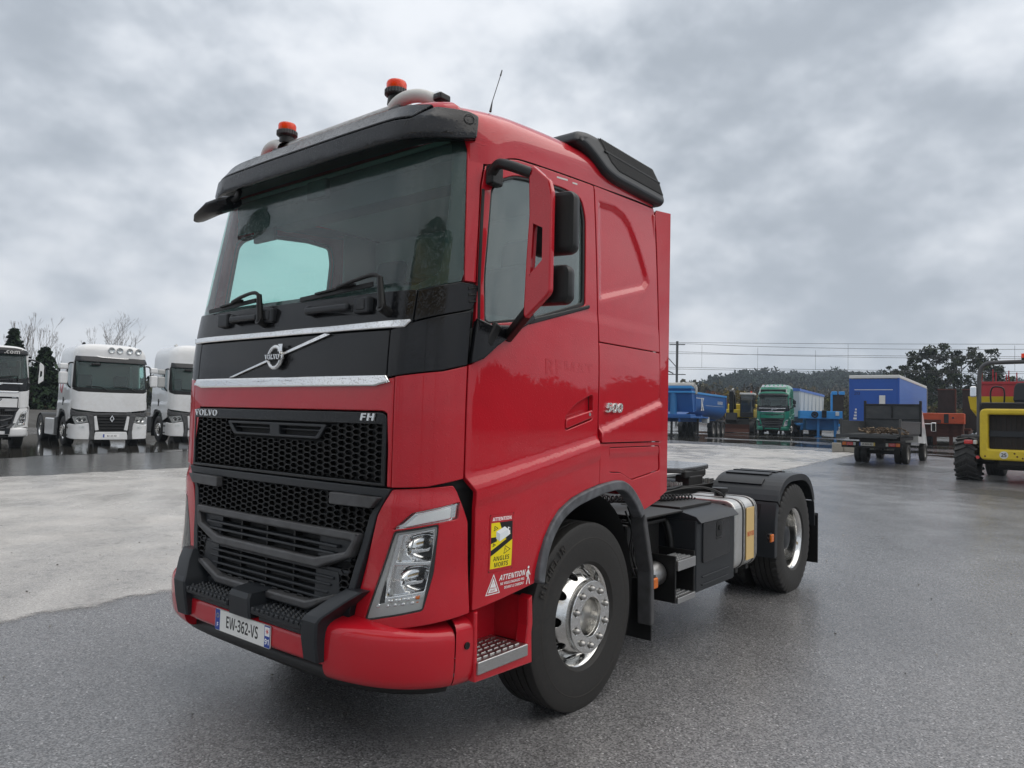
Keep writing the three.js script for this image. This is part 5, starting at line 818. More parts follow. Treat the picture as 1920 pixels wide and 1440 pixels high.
    for (let i = 0; i < 5; i++) { const t = 0.86 + i * 0.3; part('fender_rib', [shell(t, t + 0.15, 0.62, 1.06).translate(0, 0, 0)].map((q) => { const c = q; const p = c.attributes.position; for (let k = 0; k < p.count; k++) { const dy = p.getY(k) - HY, dz = p.getZ(k) - WB; p.setY(k, HY + dy * 1.022); p.setZ(k, WB + dz * 1.022); } return c; }), M.slate, FD); }
    part('fender_pad', [side([...arc(0.36, 0.56, 4, 0.024), ...arc(0.56, 0.36, 4, 0.01)], g > 0 ? 1.0 : -1.1, g > 0 ? 1.1 : -1.0, 0.003)], M.black, FD);
    part('mud_flap', [bx(g * 0.62, g * 1.25, 0.19, 0.72, WB - 0.735, WB - 0.72, 0.004), rod([g * 0.5, 0.70, WB - 0.70], [g * 1.24, 0.70, WB - 0.70], 0.014)], M.black, FD);
    part('fender_stay', [rod([g * 0.4, 0.92, WB + 0.35], [g * 1.1, 0.95, WB + 0.5], 0.02), rod([g * 0.4, 0.92, WB - 0.4], [g * 1.1, 0.95, WB - 0.5], 0.02)], M.black, FD);
  }
  part('marker_cable', tube([[1.22, 0.70, -3.0], [1.235, 0.64, -3.02], [1.235, 0.615, -3.08]], 0.006, 6), M.black, T);
  // fifth wheel and its plate
  const FW = new THREE.Group(); FW.name = 'fifth_wheel'; T.add(FW);
  const fwTop = roundPoly([[-0.36, -0.46], [0.36, -0.46], [0.44, -0.34], [0.46, 0.0], [0.44, 0.3], [0.16, 0.46], [0.06, 0.42], [0.05, 0.1], [-0.05, 0.1], [-0.06, 0.42], [-0.16, 0.46], [-0.44, 0.3], [-0.46, 0.0], [-0.44, -0.34]], 0.03);
  part('coupling_plate', [mv(rot(ext(fwTop, 0.05, 0.012), Math.PI / 2 + 0.03), 0, 1.225, WB + 0.62)], std({ color: L(0.11), metalness: 0.6, roughness: 0.32, roughnessMap: rep(streakTex, 3) }), FW);
  part('coupling_skirt', [bx(0.40, 0.455, 1.11, 1.19, WB + 0.40, WB + 0.86, 0.02), bx(-0.455, -0.40, 1.11, 1.19, WB + 0.40, WB + 0.86, 0.02), bx(-0.42, 0.42, 1.12, 1.18, WB + 0.3, WB + 0.36, 0.01)], M.frame, FW);
  part('coupling_pedestal', [bx(0.30, 0.46, 1.02, 1.14, WB + 0.46, WB + 0.78, 0.02), bx(-0.46, -0.30, 1.02, 1.14, WB + 0.46, WB + 0.78, 0.02)], M.frame, FW);
  part('mounting_plate', [bx(-0.48, 0.48, 1.022, 1.045, WB + 0.15, WB + 1.1, 0.006)], M.frame, FW);
  const bolts = []; for (const x of [0.33, 0.40, 0.45]) for (const z of [0.2, 0.25, 0.3, 0.95, 1.0, 1.05]) bolts.push(mv(cyl(0.012, 0.05, 6), x, 1.06, WB + z)); part('mounting_bolts', bolts, M.steel, FW);
  // hoses behind the cab
  part('suzi_coil', [(() => { const p = []; for (let i = 0; i <= 240; i++) { const t = i / 240, a = t * 2 * Math.PI * 26; p.push(V3(0.62 + 0.24 * t + 0.022 * Math.cos(a), 1.075 - 0.05 * t + 0.022 * Math.sin(a), -1.05 - 1.2 * t)); } return new THREE.TubeGeometry(new THREE.CatmullRomCurve3(p), 520, 0.008, 5); })()], M.black, T);
  part('air_hose', tube([[0.72, 1.06, -1.9], [0.82, 1.10, -2.1], [0.95, 1.11, -2.3], [1.04, 1.06, -2.42], [1.05, 1.03, -2.46]], 0.009, 6), M.black, T);
  part('air_hose', tube([[0.55, 1.0, -1.2], [0.6, 1.12, -1.8], [0.55, 1.06, -2.4], [0.45, 1.05, -2.9]], 0.014, 6), M.black, T);
  for (const [z, y] of [[-0.80, 1.02], [-0.83, 1.05], [-0.86, 1.0]]) part('hanging_cable', tube([[1.02, y + 0.03, z], [1.06, y - 0.1, z - 0.02], [1.05, y - 0.28, z - 0.01], [1.08, y - 0.4, z - 0.03]], 0.007, 6), M.black, T);
  part('air_tank', [mv(rot(cyl(0.12, 0.6, 20), Math.PI / 2), 0.62, 0.55, -1.9), mv(rot(cyl(0.1, 0.5, 20), Math.PI / 2), 0.7, 0.42, -2.9)], M.black, T);
}
// ---------------------------------------------------------------- other tractors in the yard
function onYard(x, z) { return [x, gh(x, z), z]; }
function simpleChassis(F, cover) {   // side boxes, fender and coupling of a parked tractor
  const { T, WB, HY } = F;
  for (const g of [1, -1]) {
    part('side_skirt', [bx(g * 0.7, g * 1.22, 0.32, 1.0, -2.75, -0.95, 0.05)], cover, T);
    part('rear_fender', [side(Array.from({ length: 21 }, (_, i) => { const t = -0.1 + i / 20 * (Math.PI + 0.1); return [WB + 0.66 * Math.cos(t), HY + 0.64 * Math.sin(t)]; }).concat(Array.from({ length: 21 }, (_, i) => { const t = Math.PI - i / 20 * (Math.PI + 0.1); return [WB + 0.63 * Math.cos(t), HY + 0.61 * Math.sin(t)]; })), g > 0 ? 0.6 : -1.23, g > 0 ? 1.23 : -0.6, 0.01)], M.black, T);
  }
  part('coupling_plate', [bx(-0.45, 0.45, 1.05, 1.2, WB + 0.2, WB + 1.05, 0.04)], M.frame, T);
}
{ // white tractor at the edge of the row, black roof visor with lettering
  const F = makeFH({ name: 'white_tractor_unit', label: 'white tractor unit with white lettering on its black visor, row end', paint: M.white, pos: onYard(-25.0, -4.2), turn: 1.43, roof: 'low', group: 'white tractor units parked in a row' });
  fhMirrors(F, M.white); fhWipers(F); fhInterior(F); simpleChassis(F, M.white);
  const t = textW('.com', 0.42, 0.1, 0.004, 'sans_bold'); part('lettering', mv(t, 0.66, 3.13, 1.25), M.whiteplastic, F.T);
}
const TURQ = paint(lin(0.012, 0.20, 0.125));
{ // green high-roof tractor facing the yard
  const F = makeFH({ name: 'green_tractor_unit', label: 'dark green high-roof tractor unit with lamp bar, coupled to pale tipper', paint: TURQ, pos: onYard(-15.9, -54.7), turn: 0.13, roof: 'high' });
  fhMirrors(F, M.black); fhWipers(F); fhInterior(F); simpleChassis(F, M.black);
  part('roof_sign', [bx(-0.95, 0.95, 3.36, 3.60, 0.86, 1.0, 0.03)], M.black, F.T); part('sign_frame', [bx(-1.02, -0.95, 3.33, 3.63, 0.86, 1.02, 0.02), bx(0.95, 1.02, 3.33, 3.63, 0.86, 1.02, 0.02)], M.whiteplastic, F.T);
  const lb = new THREE.Group(); lb.name = 'lamp_bar'; F.T.add(lb); part('bar_tube', [rod([-0.95, 3.80, 0.72], [0.95, 3.80, 0.72], 0.03)], M.chrome, lb);
  for (let i = 0; i < 6; i++) part('roof_lamp', mv(rot(cyl(0.1, 0.07, 20), Math.PI / 2), -0.8 + i * 0.32, 3.88, 0.74), M.chrome, lb);
}
// blunt-nosed white tractor: pale front panel, grey bumper frame, upright lamps
function makeT(o) {
  const T = thing(o.name, o.label, 'truck', o.pos, o.turn, o.group), W = M.white, both = [1, -1];
  const skin = (name, out, mat, { off = 0, holes = [], depth = 0.02, bev = 0.006, seg = 0.1, sheet = false, parent = T, disp } = {}) => part(name, panel(out, (s, y) => cab(s, y, off + (disp ? disp(s, y) : 0)), { holes, depth, bev, seg, sheet }), mat, parent);
  const grey = M.grey;
  skin('cab_shell', [[-PLAN.len + 0.2, 1.25], [PLAN.len - 0.2, 1.25], [PLAN.len - 0.2, 1.95], [-PLAN.len + 0.2, 1.95]], M.dark, { off: -0.05, sheet: true, seg: 0.2 });
  skin('front_panel', roundPoly(MX([['x', -1.13, 1.30], ['x', -0.5, 1.22], ['x', 0.5, 1.22], ['x', 1.13, 1.30], ['z', 1.04, 1.34], ['z', 1.03, 2.0], ['x', 1.05, 1.92], ['x', -1.05, 1.92]], 1).concat([]).slice(0, 0).concat(MX([['x', 0.5, 1.22], ['x', 1.13, 1.30], ['z', 1.04, 1.34], ['z', 1.03, 2.0], ['x', 1.05, 1.91], ['x', 0.0, 1.90]], 1), MX([['x', 1.05, 1.91], ['z', 1.03, 2.0], ['z', 1.04, 1.34], ['x', 1.13, 1.30], ['x', 0.5, 1.22]], -1)), 0.02), W, { off: 0.0, depth: 0.03 });
  skin('cowl', MX([['x', 1.05, 1.915], ['z', 1.03, 2.005], ['x', 1.12, 2.06], ['x', 0, 2.02]], 1).concat(MX([['x', 1.12, 2.06], ['z', 1.03, 2.005], ['x', 1.05, 1.915], ['x', 0.0, 1.905]], -1)), M.black, { depth: 0.03 });
  const ws = MX([['x', -1.12, 2.07], ['x', 1.12, 2.07], ['x', 1.125, 2.98], ['x', -1.125, 2.98]], 1), wi = MX([['x', -1.06, 2.11], ['x', 1.06, 2.11], ['x', 1.05, 2.95], ['x', -1.05, 2.95]], 1);
  const wsm = skin('windscreen', ws, M.glass, { off: -0.012, sheet: true }); skin('windscreen_border', ws, M.black, { off: -0.016, holes: [roundPoly(wi, 0.08)], sheet: true, parent: wsm });
  part('sun_visor', panel(FR([[-1.1, 2.98], [1.1, 2.98], [1.1, 3.22], [-1.1, 3.22]]), (s, y) => cab(s, y, 0.02 + 0.07 * sstep(3.25, 2.98, y)), { depth: 0.03, seg: 0.08 }), M.visor, T);
  for (const g of both) {
    skin('windscreen_pillar', MX([['x', 1.13, 2.06], ['z', 1.00, 2.06], ['z', 0.93, 2.98], ['x', 1.13, 2.98]], g), M.black, { depth: 0.04 });
    const d = new THREE.Group(); d.name = 'door'; T.add(d);
    const win = roundPoly(SD([[0.93, 2.02], [0.15, 2.10], [0.12, 2.9], [0.80, 2.92]], g), 0.06);
    skin('door_skin', SD([[0.62, 0.86], [1.02, 1.0], [1.03, 2.02], [0.98, 2.4], [0.90, 2.99], [0.0, 2.99], [0.0, 1.28], [0.3, 1.25], [0.5, 1.12]], g), W, { holes: [win], depth: 0.03, disp: (s, y) => 0.02 * sstep(1.62, 1.5, y), parent: d });
    skin('door_glass', win, M.sideglass, { sheet: true, off: -0.02, parent: d });
    skin('door_vent', SD([[0.12, 1.45], [0.02, 1.42], [0.02, 1.72], [0.08, 1.72]], g), M.black, { off: 0.03, depth: 0.02, parent: d });
    skin('side_panel', SD([[-0.01, 1.30], [-0.4, 1.29], [-0.62, 1.0], [-0.836, 1.0], [-0.836, 3.0], [-0.01, 3.0]], g), W, { depth: 0.03, disp: (s, y) => 0.02 * sstep(1.62, 1.5, y) });
    part('wheel_arch_trim', [side(Array.from({ length: 17 }, (_, i) => { const t = 0.1 + i / 16 * (Math.PI - 0.1); return [0.66 * Math.cos(t), 0.6 + 0.68 * Math.sin(t)]; }).concat(Array.from({ length: 17 }, (_, i) => { const t = Math.PI - i / 16 * (Math.PI - 0.1); return [0.6 * Math.cos(t), 0.6 + 0.61 * Math.sin(t)]; })), g > 0 ? 1.1 : -1.26, g > 0 ? 1.26 : -1.1, 0.01)], M.black, T);
    // mirrors: two white shells on arms
    const m = new THREE.Group(); m.name = 'mirror'; T.add(m);
    part('mirror_shell', [bx(g * 1.33, g * 1.60, 2.68, 2.88, 0.80, 0.98, 0.05), bx(g * 1.33, g * 1.60, 2.16, 2.60, 0.80, 0.98, 0.06)], o.mirror ?? W, m); part('mirror_glass', [bx(g * 1.35, g * 1.58, 2.20, 2.56, 0.79, 0.799, 0.002)], M.mirrorglass, m);
    part('mirror_arm', [tube([[g * 1.18, 2.92, 0.9], [g * 1.3, 2.9, 0.92], [g * 1.36, 2.6, 0.92], [g * 1.32, 2.15, 0.92], [g * 1.2, 2.02, 0.9]], 0.025, 8)], M.black, m);
    const hl = new THREE.Group(); hl.name = 'headlamp'; T.add(hl);
    const lo = MX([['x', 0.72, 0.86], ['x', 1.10, 0.78], ['z', 1.10, 1.04], ['x', 0.78, 1.10]], g);
    skin('lens', roundPoly(lo, 0.03), M.lens, { sheet: true, off: 0.03, parent: hl }); skin('housing', roundPoly(lo, 0.03), M.bezel, { off: 0.0, sheet: true, parent: hl });
    for (const x of [0.86, 1.0]) { const c = cab(g * SX(x, 0.93), 0.93, 0.005); part('reflector', mv(rot(new THREE.LatheGeometry([[0.02, 0], [0.06, 0.03], [0.075, 0.05]].map((q) => new THREE.Vector2(...q)), 20), Math.PI / 2, g * 0.4, 0), c[0], c[1] + 0.01, c[2] - 0.02), M.chrome, hl); part('bulb', mv(new THREE.SphereGeometry(0.03, 12, 8), ...c), M.dark, hl); }
    skin('bumper_corner', roundPoly(MX([['x', 0.66, 0.25], ['x', 1.10, 0.26], ['z', 0.95, 0.30], ['z', 0.98, 0.80], ['x', 1.1, 0.76], ['x', 0.70, 0.84]], g), 0.03), W, { off: 0.05, depth: 0.08, bev: 0.02 });
    skin('bumper_blade', roundPoly(MX([['x', 0.52, 0.24], ['x', 0.70, 0.24], ['x', 0.66, 0.62], ['x', 0.80, 1.12], ['x', 0.58, 1.10]], g), 0.02), grey, { off: 0.085, depth: 0.1, bev: 0.02 });
    skin('grille_blade', roundPoly(MX([['x', 0.40, 0.58], ['x', 0.52, 0.56], ['x', 0.57, 1.06], ['x', 0.49, 1.08]], g), 0.02), W, { off: 0.09, depth: 0.06, bev: 0.015 });
    part('fog_lamp', mv(rot(bx(-0.09, 0.09, -0.045, 0.045, 0, 0.02, 0.01), 0, g * 0.4, 0), ...cab(g * SX(0.92, 0.68), 0.68, 0.05)), M.lens, T);
    part('entry_step', [bx(g * 0.95, g * 1.235, 0.3, 0.78, 0.62, 0.98, 0.03)], W, T); part('dark_slot_block', [bx(g * 1.1, g * 1.24, 0.36, 0.42, 0.66, 0.94, 0.01), bx(g * 1.1, g * 1.24, 0.62, 0.68, 0.66, 0.94, 0.01)], M.black, T);  // raised black blocks stand in for the shade inside the step openings
    part('side_skirt', [bx(g * 0.65, g * 1.22, 0.30, 0.94, -3.0, -1.55, 0.05)], W, T); part('air_tank_cover', [bx(g * 0.65, g * 1.2, 0.35, 1.0, -1.5, -0.75, 0.04)], M.black, T);
    part('mud_flap', [bx(g * 0.8, g * 1.25, 0.2, 1.05, -0.76, -0.72, 0.01)], M.black, T);
    part('rear_fender', [side(Array.from({ length: 21 }, (_, i) => { const t = i / 20 * Math.PI; return [-3.8 + 0.66 * Math.cos(t), 0.5 + 0.62 * Math.sin(t)]; }).concat(Array.from({ length: 21 }, (_, i) => { const t = Math.PI - i / 20 * Math.PI; return [-3.8 + 0.63 * Math.cos(t), 0.5 + 0.59 * Math.sin(t)]; })), g > 0 ? 0.6 : -1.23, g > 0 ? 1.23 : -0.6, 0.01)], M.black, T);
    frontWheel(T, g * 1.072, 0.52, 0, g, 'front_wheel', 0.52); rearWheel(T, g * 1.085, 0.52, -3.8, g, 0.52);
  }
  skin('bumper', FR([[-0.56, 0.24], [0.56, 0.24], [0.5, 0.52], [-0.5, 0.52]]), W, { off: 0.07, depth: 0.08, bev: 0.02 });
  skin('front_band', roundPoly(MX([['x', 0.62, 1.10], ['x', 1.1, 1.05], ['z', 1.03, 1.10], ['z', 1.03, 1.30], ['x', 1.1, 1.22], ['x', 0.5, 1.18]], 1).concat(MX([['x', 0.5, 1.18], ['x', 1.1, 1.22], ['z', 1.03, 1.30], ['z', 1.03, 1.10], ['x', 1.1, 1.05], ['x', 0.62, 1.10]], -1)), 0.02), grey, { off: 0.03, depth: 0.05, bev: 0.015 });
  const gr = part('grille', [bx(-0.5, 0.5, 0.55, 1.12, 1.24, 1.33, 0.02)], M.dark, T);
  for (let i = 0; i < 5; i++) part('grille_slat', bx(-0.48 + i * 0.012, 0.48 - i * 0.012, 0.61 + i * 0.105, 0.655 + i * 0.105, 1.33, 1.375, 0.012), M.black, gr);
  part('emblem', mv(ext([[0, 0.13], [0.075, 0], [0, -0.13], [-0.075, 0]], 0.02, 0.004, [[[0, 0.075], [-0.04, 0], [0, -0.075], [0.04, 0]]]), 0, 0.98, 1.385), M.chrome, T);
  const sEnd = SZ(-0.836, 3.0);
  part('roof', gridSurf((u, v) => { const s = lerp(-sEnd, sEnd, u), Lp = cab(s, 2.98), zc = Math.min(Lp[2], 0.7), t = v * Math.PI / 2, p = 2 / 4.0; return [Lp[0] * Math.cos(t) ** p, 2.985 + (o.tall ?? 0.66) * Math.sin(t) ** p, zc + (Lp[2] - zc) * Math.cos(t) ** p]; }, 90, 24), W, T);
  part('cab_rear_wall', bx(-1.2, 1.2, 1.0, 3.1, -0.835, -0.80, 0.02), W, T);
  const I = new THREE.Group(); I.name = 'cab_interior'; T.add(I);
  part('dashboard', bx(-1.08, 1.08, 1.6, 2.05, 0.7, 1.1, 0.06), M.inner, I); part('rear_trim', [bx(-1.1, 1.1, 1.2, 3.0, -0.78, -0.7, 0.03), bx(-1.08, 1.08, 2.95, 3.0, -0.7, 0.8, 0.02)], M.trim, I); for (const x of [0.6, -0.6]) part('seat', [bx(x - 0.24, x + 0.24, 1.7, 2.55, -0.1, 0.08, 0.06)], M.seat, I);
  part('steering_wheel', mv(rot(new THREE.TorusGeometry(0.22, 0.02, 8, 30), -0.9), 0.6, 2.05, 0.62), M.seat, I);
  for (const [px, tip] of [[0.75, 0.05], [-0.15, -0.85]]) part('wiper', [rod([px, 1.97, cab(0, 1.97)[2] + 0.02], [px - 0.25, 2.10, cab(0, 2.1)[2] + 0.03], 0.014), rod([px - 0.25, 2.10, cab(0, 2.1)[2] + 0.03], [tip, 2.12, cab(0, 2.12)[2] + 0.02], 0.014)], M.black, T);
  part('front_mirror', [bx(-0.25, 0.05, 2.84, 2.93, 1.20, 1.28, 0.03), rod([-0.1, 2.9, 1.24], [-0.05, 3.02, 1.15], 0.02)], M.black, T).position.x = -0.45;
  part('chassis', [bx(-0.42, -0.34, 0.7, 0.98, -4.6, 0.8, 0.01), bx(0.34, 0.42, 0.7, 0.98, -4.6, 0.8, 0.01), bx(-0.45, 0.45, 1.02, 1.16, -3.6, -2.8, 0.04), bx(-0.6, 0.6, 0.45, 1.2, -0.6, 1.0, 0.05)], M.frame, T);
  for (const g of both) part('roof_horn', [rod([g * 0.75, 3.66, 0.05], [g * 0.75, 3.66, 0.35], 0.012, 8, 0.05), rod([g * 0.75, 3.5, 0.1], [g * 0.75, 3.66, 0.1], 0.01)].map((q) => mv(q, 0, (o.tall ?? 0.68) - 0.68, 0)), o.horn ?? M.black, T);
  if (o.plate) { const pl = plate(0.52, 0.11, (c, w, h) => { c.fillStyle = '#eee'; c.fillRect(0, 0, w, h); c.fillStyle = '#1d3f9a'; c.fillRect(0, 0, w * 0.09, h); c.fillStyle = '#111'; c.font = 'bold 150px sans-serif'; c.textAlign = 'center'; c.textBaseline = 'middle'; c.fillText(o.plate, w * 0.54, h * 0.54, w * 0.84); }); const np = part('number_plate', pl.geo, pl.mat, T); np.position.set(0, 0.38, cab(0, 0.38)[2] + 0.072); }
  if (o.lamps) { const lb = new THREE.Group(); lb.name = 'lamp_bar'; T.add(lb); part('bar_tube', tube([[-1.1, 3.25, 0.98], [-0.7, 3.25, 1.06], [-0.45, 3.16, 1.14], [0, 3.14, 1.16], [0.45, 3.14, 1.14], [0.8, 3.17, 1.06], [1.1, 3.14, 0.98]], 0.02, 8), M.chrome, lb);
    for (const x of [-0.05, 0.22, 0.55, 0.84]) { const l = part('roof_lamp', [mv(rot(new THREE.SphereGeometry(0.11, 20, 10, 0, 6.3, 0, 1.6), -Math.PI / 2), x, 3.42, 1.16)], M.chrome, lb); part('lamp_lens', mv(rot(cyl(0.105, 0.02, 24), Math.PI / 2), x, 3.42, 1.175), M.lens, l); part('lamp_reflector', mv(rot(new THREE.LatheGeometry([[0.015, 0], [0.07, 0.02], [0.1, 0.06]].map((q) => new THREE.Vector2(...q)), 20), Math.PI / 2), x, 3.42, 1.115), M.reflector, l); } 
    part('marker_horn', [mv(cyl(0.05, 0.12, 10, 0.02), -0.5, 3.42, 0.9)], M.black, T); part('antenna', rod([0.88, 3.5, 0.6], [0.88, 3.98, 0.55], 0.008), M.black, T); }
  if (o.stripe) { const rs = phys({ color: lin(0.45, 0.012, 0.03), roughness: 0.35, clearcoat: 0.6 }); skin('side_stripe', SD([[-0.22, 1.86], [-0.42, 1.88], [0.02, 2.70], [0.04, 2.45]], -1), rs, { off: 0.003, depth: 0.003, bev: 0.0005 }); skin('side_stripe', SD([[-0.40, 1.90], [-0.56, 1.98], [-0.74, 2.62], [-0.62, 2.66]], -1), rs, { off: 0.003, depth: 0.003, bev: 0.0005 }); skin('side_lettering', SD([[-0.1, 2.02], [-0.3, 2.02], [-0.3, 2.06], [-0.1, 2.06]], -1), rs, { off: 0.003, depth: 0.003, bev: 0.0005 }); }
  return T;
}
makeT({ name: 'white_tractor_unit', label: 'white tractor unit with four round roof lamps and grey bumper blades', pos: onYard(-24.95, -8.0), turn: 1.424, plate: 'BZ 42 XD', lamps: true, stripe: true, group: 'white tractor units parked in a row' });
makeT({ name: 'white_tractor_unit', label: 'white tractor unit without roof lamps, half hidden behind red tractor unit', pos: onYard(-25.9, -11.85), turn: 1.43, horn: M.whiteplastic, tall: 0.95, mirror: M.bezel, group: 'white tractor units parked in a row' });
// ---------------------------------------------------------------- trees, hill, railway
function leafMat(r, g, b, t = 0) { return phys({ color: lin(r, g, b), roughness: 0.9, specularIntensity: 0.25, transmission: t, thickness: 0, vertexColors: true }); }
class Leaves {
  constructor() { this.p = []; this.n = []; this.c = []; }
  add(x, y, z, s, R, out, tint) {   // one small bent leaf spray
    const a = V3(R() - 0.5, R() - 0.5, R() - 0.5).normalize(), b = V3(R() - 0.5, R() - 0.5, R() - 0.5).cross(a).normalize(), n = a.clone().cross(b).multiplyScalar(0.5).addScaledVector(out, 0.8).normalize(), q = [[-1, -0.5], [1, -0.35], [0.9, 0.5], [-0.8, 0.45]].map(([u, v]) => [x + (a.x * u + b.x * v) * s, y + (a.y * u + b.y * v) * s, z + (a.z * u + b.z * v) * s]);
    for (const k of [0, 1, 2, 0, 2, 3]) { this.p.push(...q[k]); this.n.push(n.x, n.y, n.z); this.c.push(tint, tint, tint * 0.95); }
  }
  build() { const g = new THREE.BufferGeometry(); g.setAttribute('position', new THREE.Float32BufferAttribute(this.p, 3)); g.setAttribute('normal', new THREE.Float32BufferAttribute(this.n, 3)); g.setAttribute('color', new THREE.Float32BufferAttribute(this.c, 3)); return g; }
}
const bark = std({ color: lin(0.075, 0.06, 0.05), roughness: 0.95 }), barkPale = std({ color: lin(0.16, 0.14, 0.125), roughness: 0.95 });
function limb(a, b, r0, r1, seg = 5) { return rod(a, b, r0, seg, r1); }
function conifer(label, pos, h, r, seed, group) {
  const T = thing('conifer_tree', label, 'tree', pos, 0, group), R = rng(seed), L_ = new Leaves(), tiers = Math.round(h * 5.5);
  for (let i = 0; i < tiers; i++) { const f = i / tiers, y = h * (0.06 + 0.93 * f), rr = r * (1 - f) ** 0.95 * (0.75 + 0.4 * R()), nb = 10 + Math.floor(R() * 4); for (let k = 0; k < nb; k++) { const a = R() * 6.28, len = rr * (0.6 + 0.55 * R()); for (let m = 0; m < 16; m++) { const t = 0.25 + 0.75 * m / 16, q = len * t, o = V3(Math.cos(a), 0.3, Math.sin(a)); L_.add(q * Math.cos(a) + (R() - 0.5) * 0.25, y - 0.22 * q * t + (R() - 0.5) * 0.25, q * Math.sin(a) + (R() - 0.5) * 0.25, 0.09 + 0.09 * R(), R, o, 0.65 + 0.7 * R()); } } }
  part('crown', L_.build(), leafMat(0.026, 0.044, 0.024), T); part('trunk', rod([0, -0.1, 0], [0, h * 0.95, 0], 0.12, 7, 0.02), bark, T);
}
function bareTree(label, pos, h, seed, group, spread = 0.5) {
  const T = thing('bare_tree', label, 'tree', pos, 0, group), R = rng(seed), tr = [], tw = [];
  const grow = (p, d, len, r, lv) => { const q = p.clone().addScaledVector(d, len), g = limb(p.toArray(), q.toArray(), r, r * 0.7, lv < 2 ? 6 : 4); (lv < 1 ? tr : tw).push(g); if (lv >= 6) return; const n = lv === 0 ? 9 : lv < 4 ? 2 + (R() < 0.45 ? 1 : 0) : 2; for (let i = 0; i < n; i++) { const a = R() * 6.28, s = spread * (0.4 + 0.6 * R()), e = d.clone().add(V3(Math.cos(a) * s, 0.16 + 0.2 * R(), Math.sin(a) * s)).normalize(); grow(lv === 0 ? p.clone().lerp(q, 0.35 + 0.65 * i / n) : q, e, len * (lv === 0 ? 0.7 : 0.72) * (0.7 + 0.4 * R()), Math.max(0.006, r * (lv === 0 ? 0.42 : 0.6)), lv + 1); } };
  grow(V3(0, -0.1, 0), V3(0, 1, 0), h * 0.36, 0.075, 0);
  part('trunk', tr, barkPale, T); part('branches', tw, barkPale, T);
}
function gumTree(label, pos, h, w, seed, group, tone = [0.040, 0.050, 0.026]) {
  const T = thing('broadleaf_tree', label, 'tree', pos, 0, group), R = rng(seed), L_ = new Leaves(), tr = [];
  const lean = V3((R() - 0.5) * 0.1, 1, (R() - 0.5) * 0.1), spine = (t) => V3(lean.x * h * t, h * t, lean.z * h * t), tips = [];
  for (let i = 0; i < 6; i++) tr.push(limb(spine(i / 6).toArray(), spine((i + 1) / 6).toArray(), h * 0.017 * (1 - i / 6.5), h * 0.017 * (1 - (i + 1) / 6.5), 6));
  for (let i = 0; i < 30; i++) { const f = 0.26 + 0.72 * i / 30, p = spine(f * 0.97), a = R() * 6.28, len = w * 0.5 * (0.35 + 0.65 * Math.sin(Math.PI * clamp((f - 0.12) / 0.92, 0, 1)) ** 0.8) * (0.6 + 0.55 * R()), q = p.clone().add(V3(Math.cos(a) * len, len * (0.35 + 0.5 * R()), Math.sin(a) * len)); tr.push(limb(p.toArray(), q.toArray(), 0.05, 0.02, 4));
    for (let k = 0; k < 3; k++) { const e = p.clone().lerp(q, 0.6 + 0.4 * k / 2).add(V3((R() - 0.5) * len * 0.7, (R() - 0.3) * len * 0.5, (R() - 0.5) * len * 0.7)); tr.push(limb(p.clone().lerp(q, 0.5).toArray(), e.toArray(), 0.025, 0.01, 4)); if (R() < 0.66) tips.push(e); } }
  for (const t of tips) { const cr = (0.45 + 0.55 * R()) * h * 0.066, tint = 0.55 + 0.85 * R(); for (let i = 0; i < 44; i++) { const o = V3(R() - 0.5, R() - 0.5, R() - 0.5).normalize(), q = Math.cbrt(R()) * cr; L_.add(t.x + o.x * q * 1.1, Math.min(h + 0.3, t.y + o.y * q), t.z + o.z * q * 1.1, 0.10 + 0.10 * R(), R, o, tint * (0.7 + 0.6 * R())); } }
  part('trunk', tr, bark, T); part('crown', L_.build(), leafMat(...tone), T);
}
function shrub(label, pos, w, h, seed, tone, group, n = 1500) {
  const T = thing('shrub', label, 'shrub', pos, 0, group), R = rng(seed), L_ = new Leaves(), st = [];
  const cl = Array.from({ length: 16 }, () => [(R() - 0.5) * w, h * (0.2 + 0.65 * R()), (R() - 0.5) * w * 0.8, h * (0.14 + 0.16 * R()), 0.65 + 0.6 * R()]);
  for (const c of cl) { st.push(rod([c[0] * 0.2, -0.1, c[2] * 0.2], [c[0], c[1], c[2]], 0.04, 4, 0.015)); for (let i = 0; i < n / 16; i++) { const o = V3(R() - 0.5, R() - 0.5, R() - 0.5).normalize(), q = Math.cbrt(R()) * c[3]; L_.add(c[0] + o.x * q * 1.4, c[1] + o.y * q, c[2] + o.z * q * 1.4, 0.12 + 0.12 * R(), R, o, c[4] * (0.7 + 0.6 * R())); } }
  part('foliage', L_.build(), leafMat(...tone), T); part('stems', st, bark, T);
}
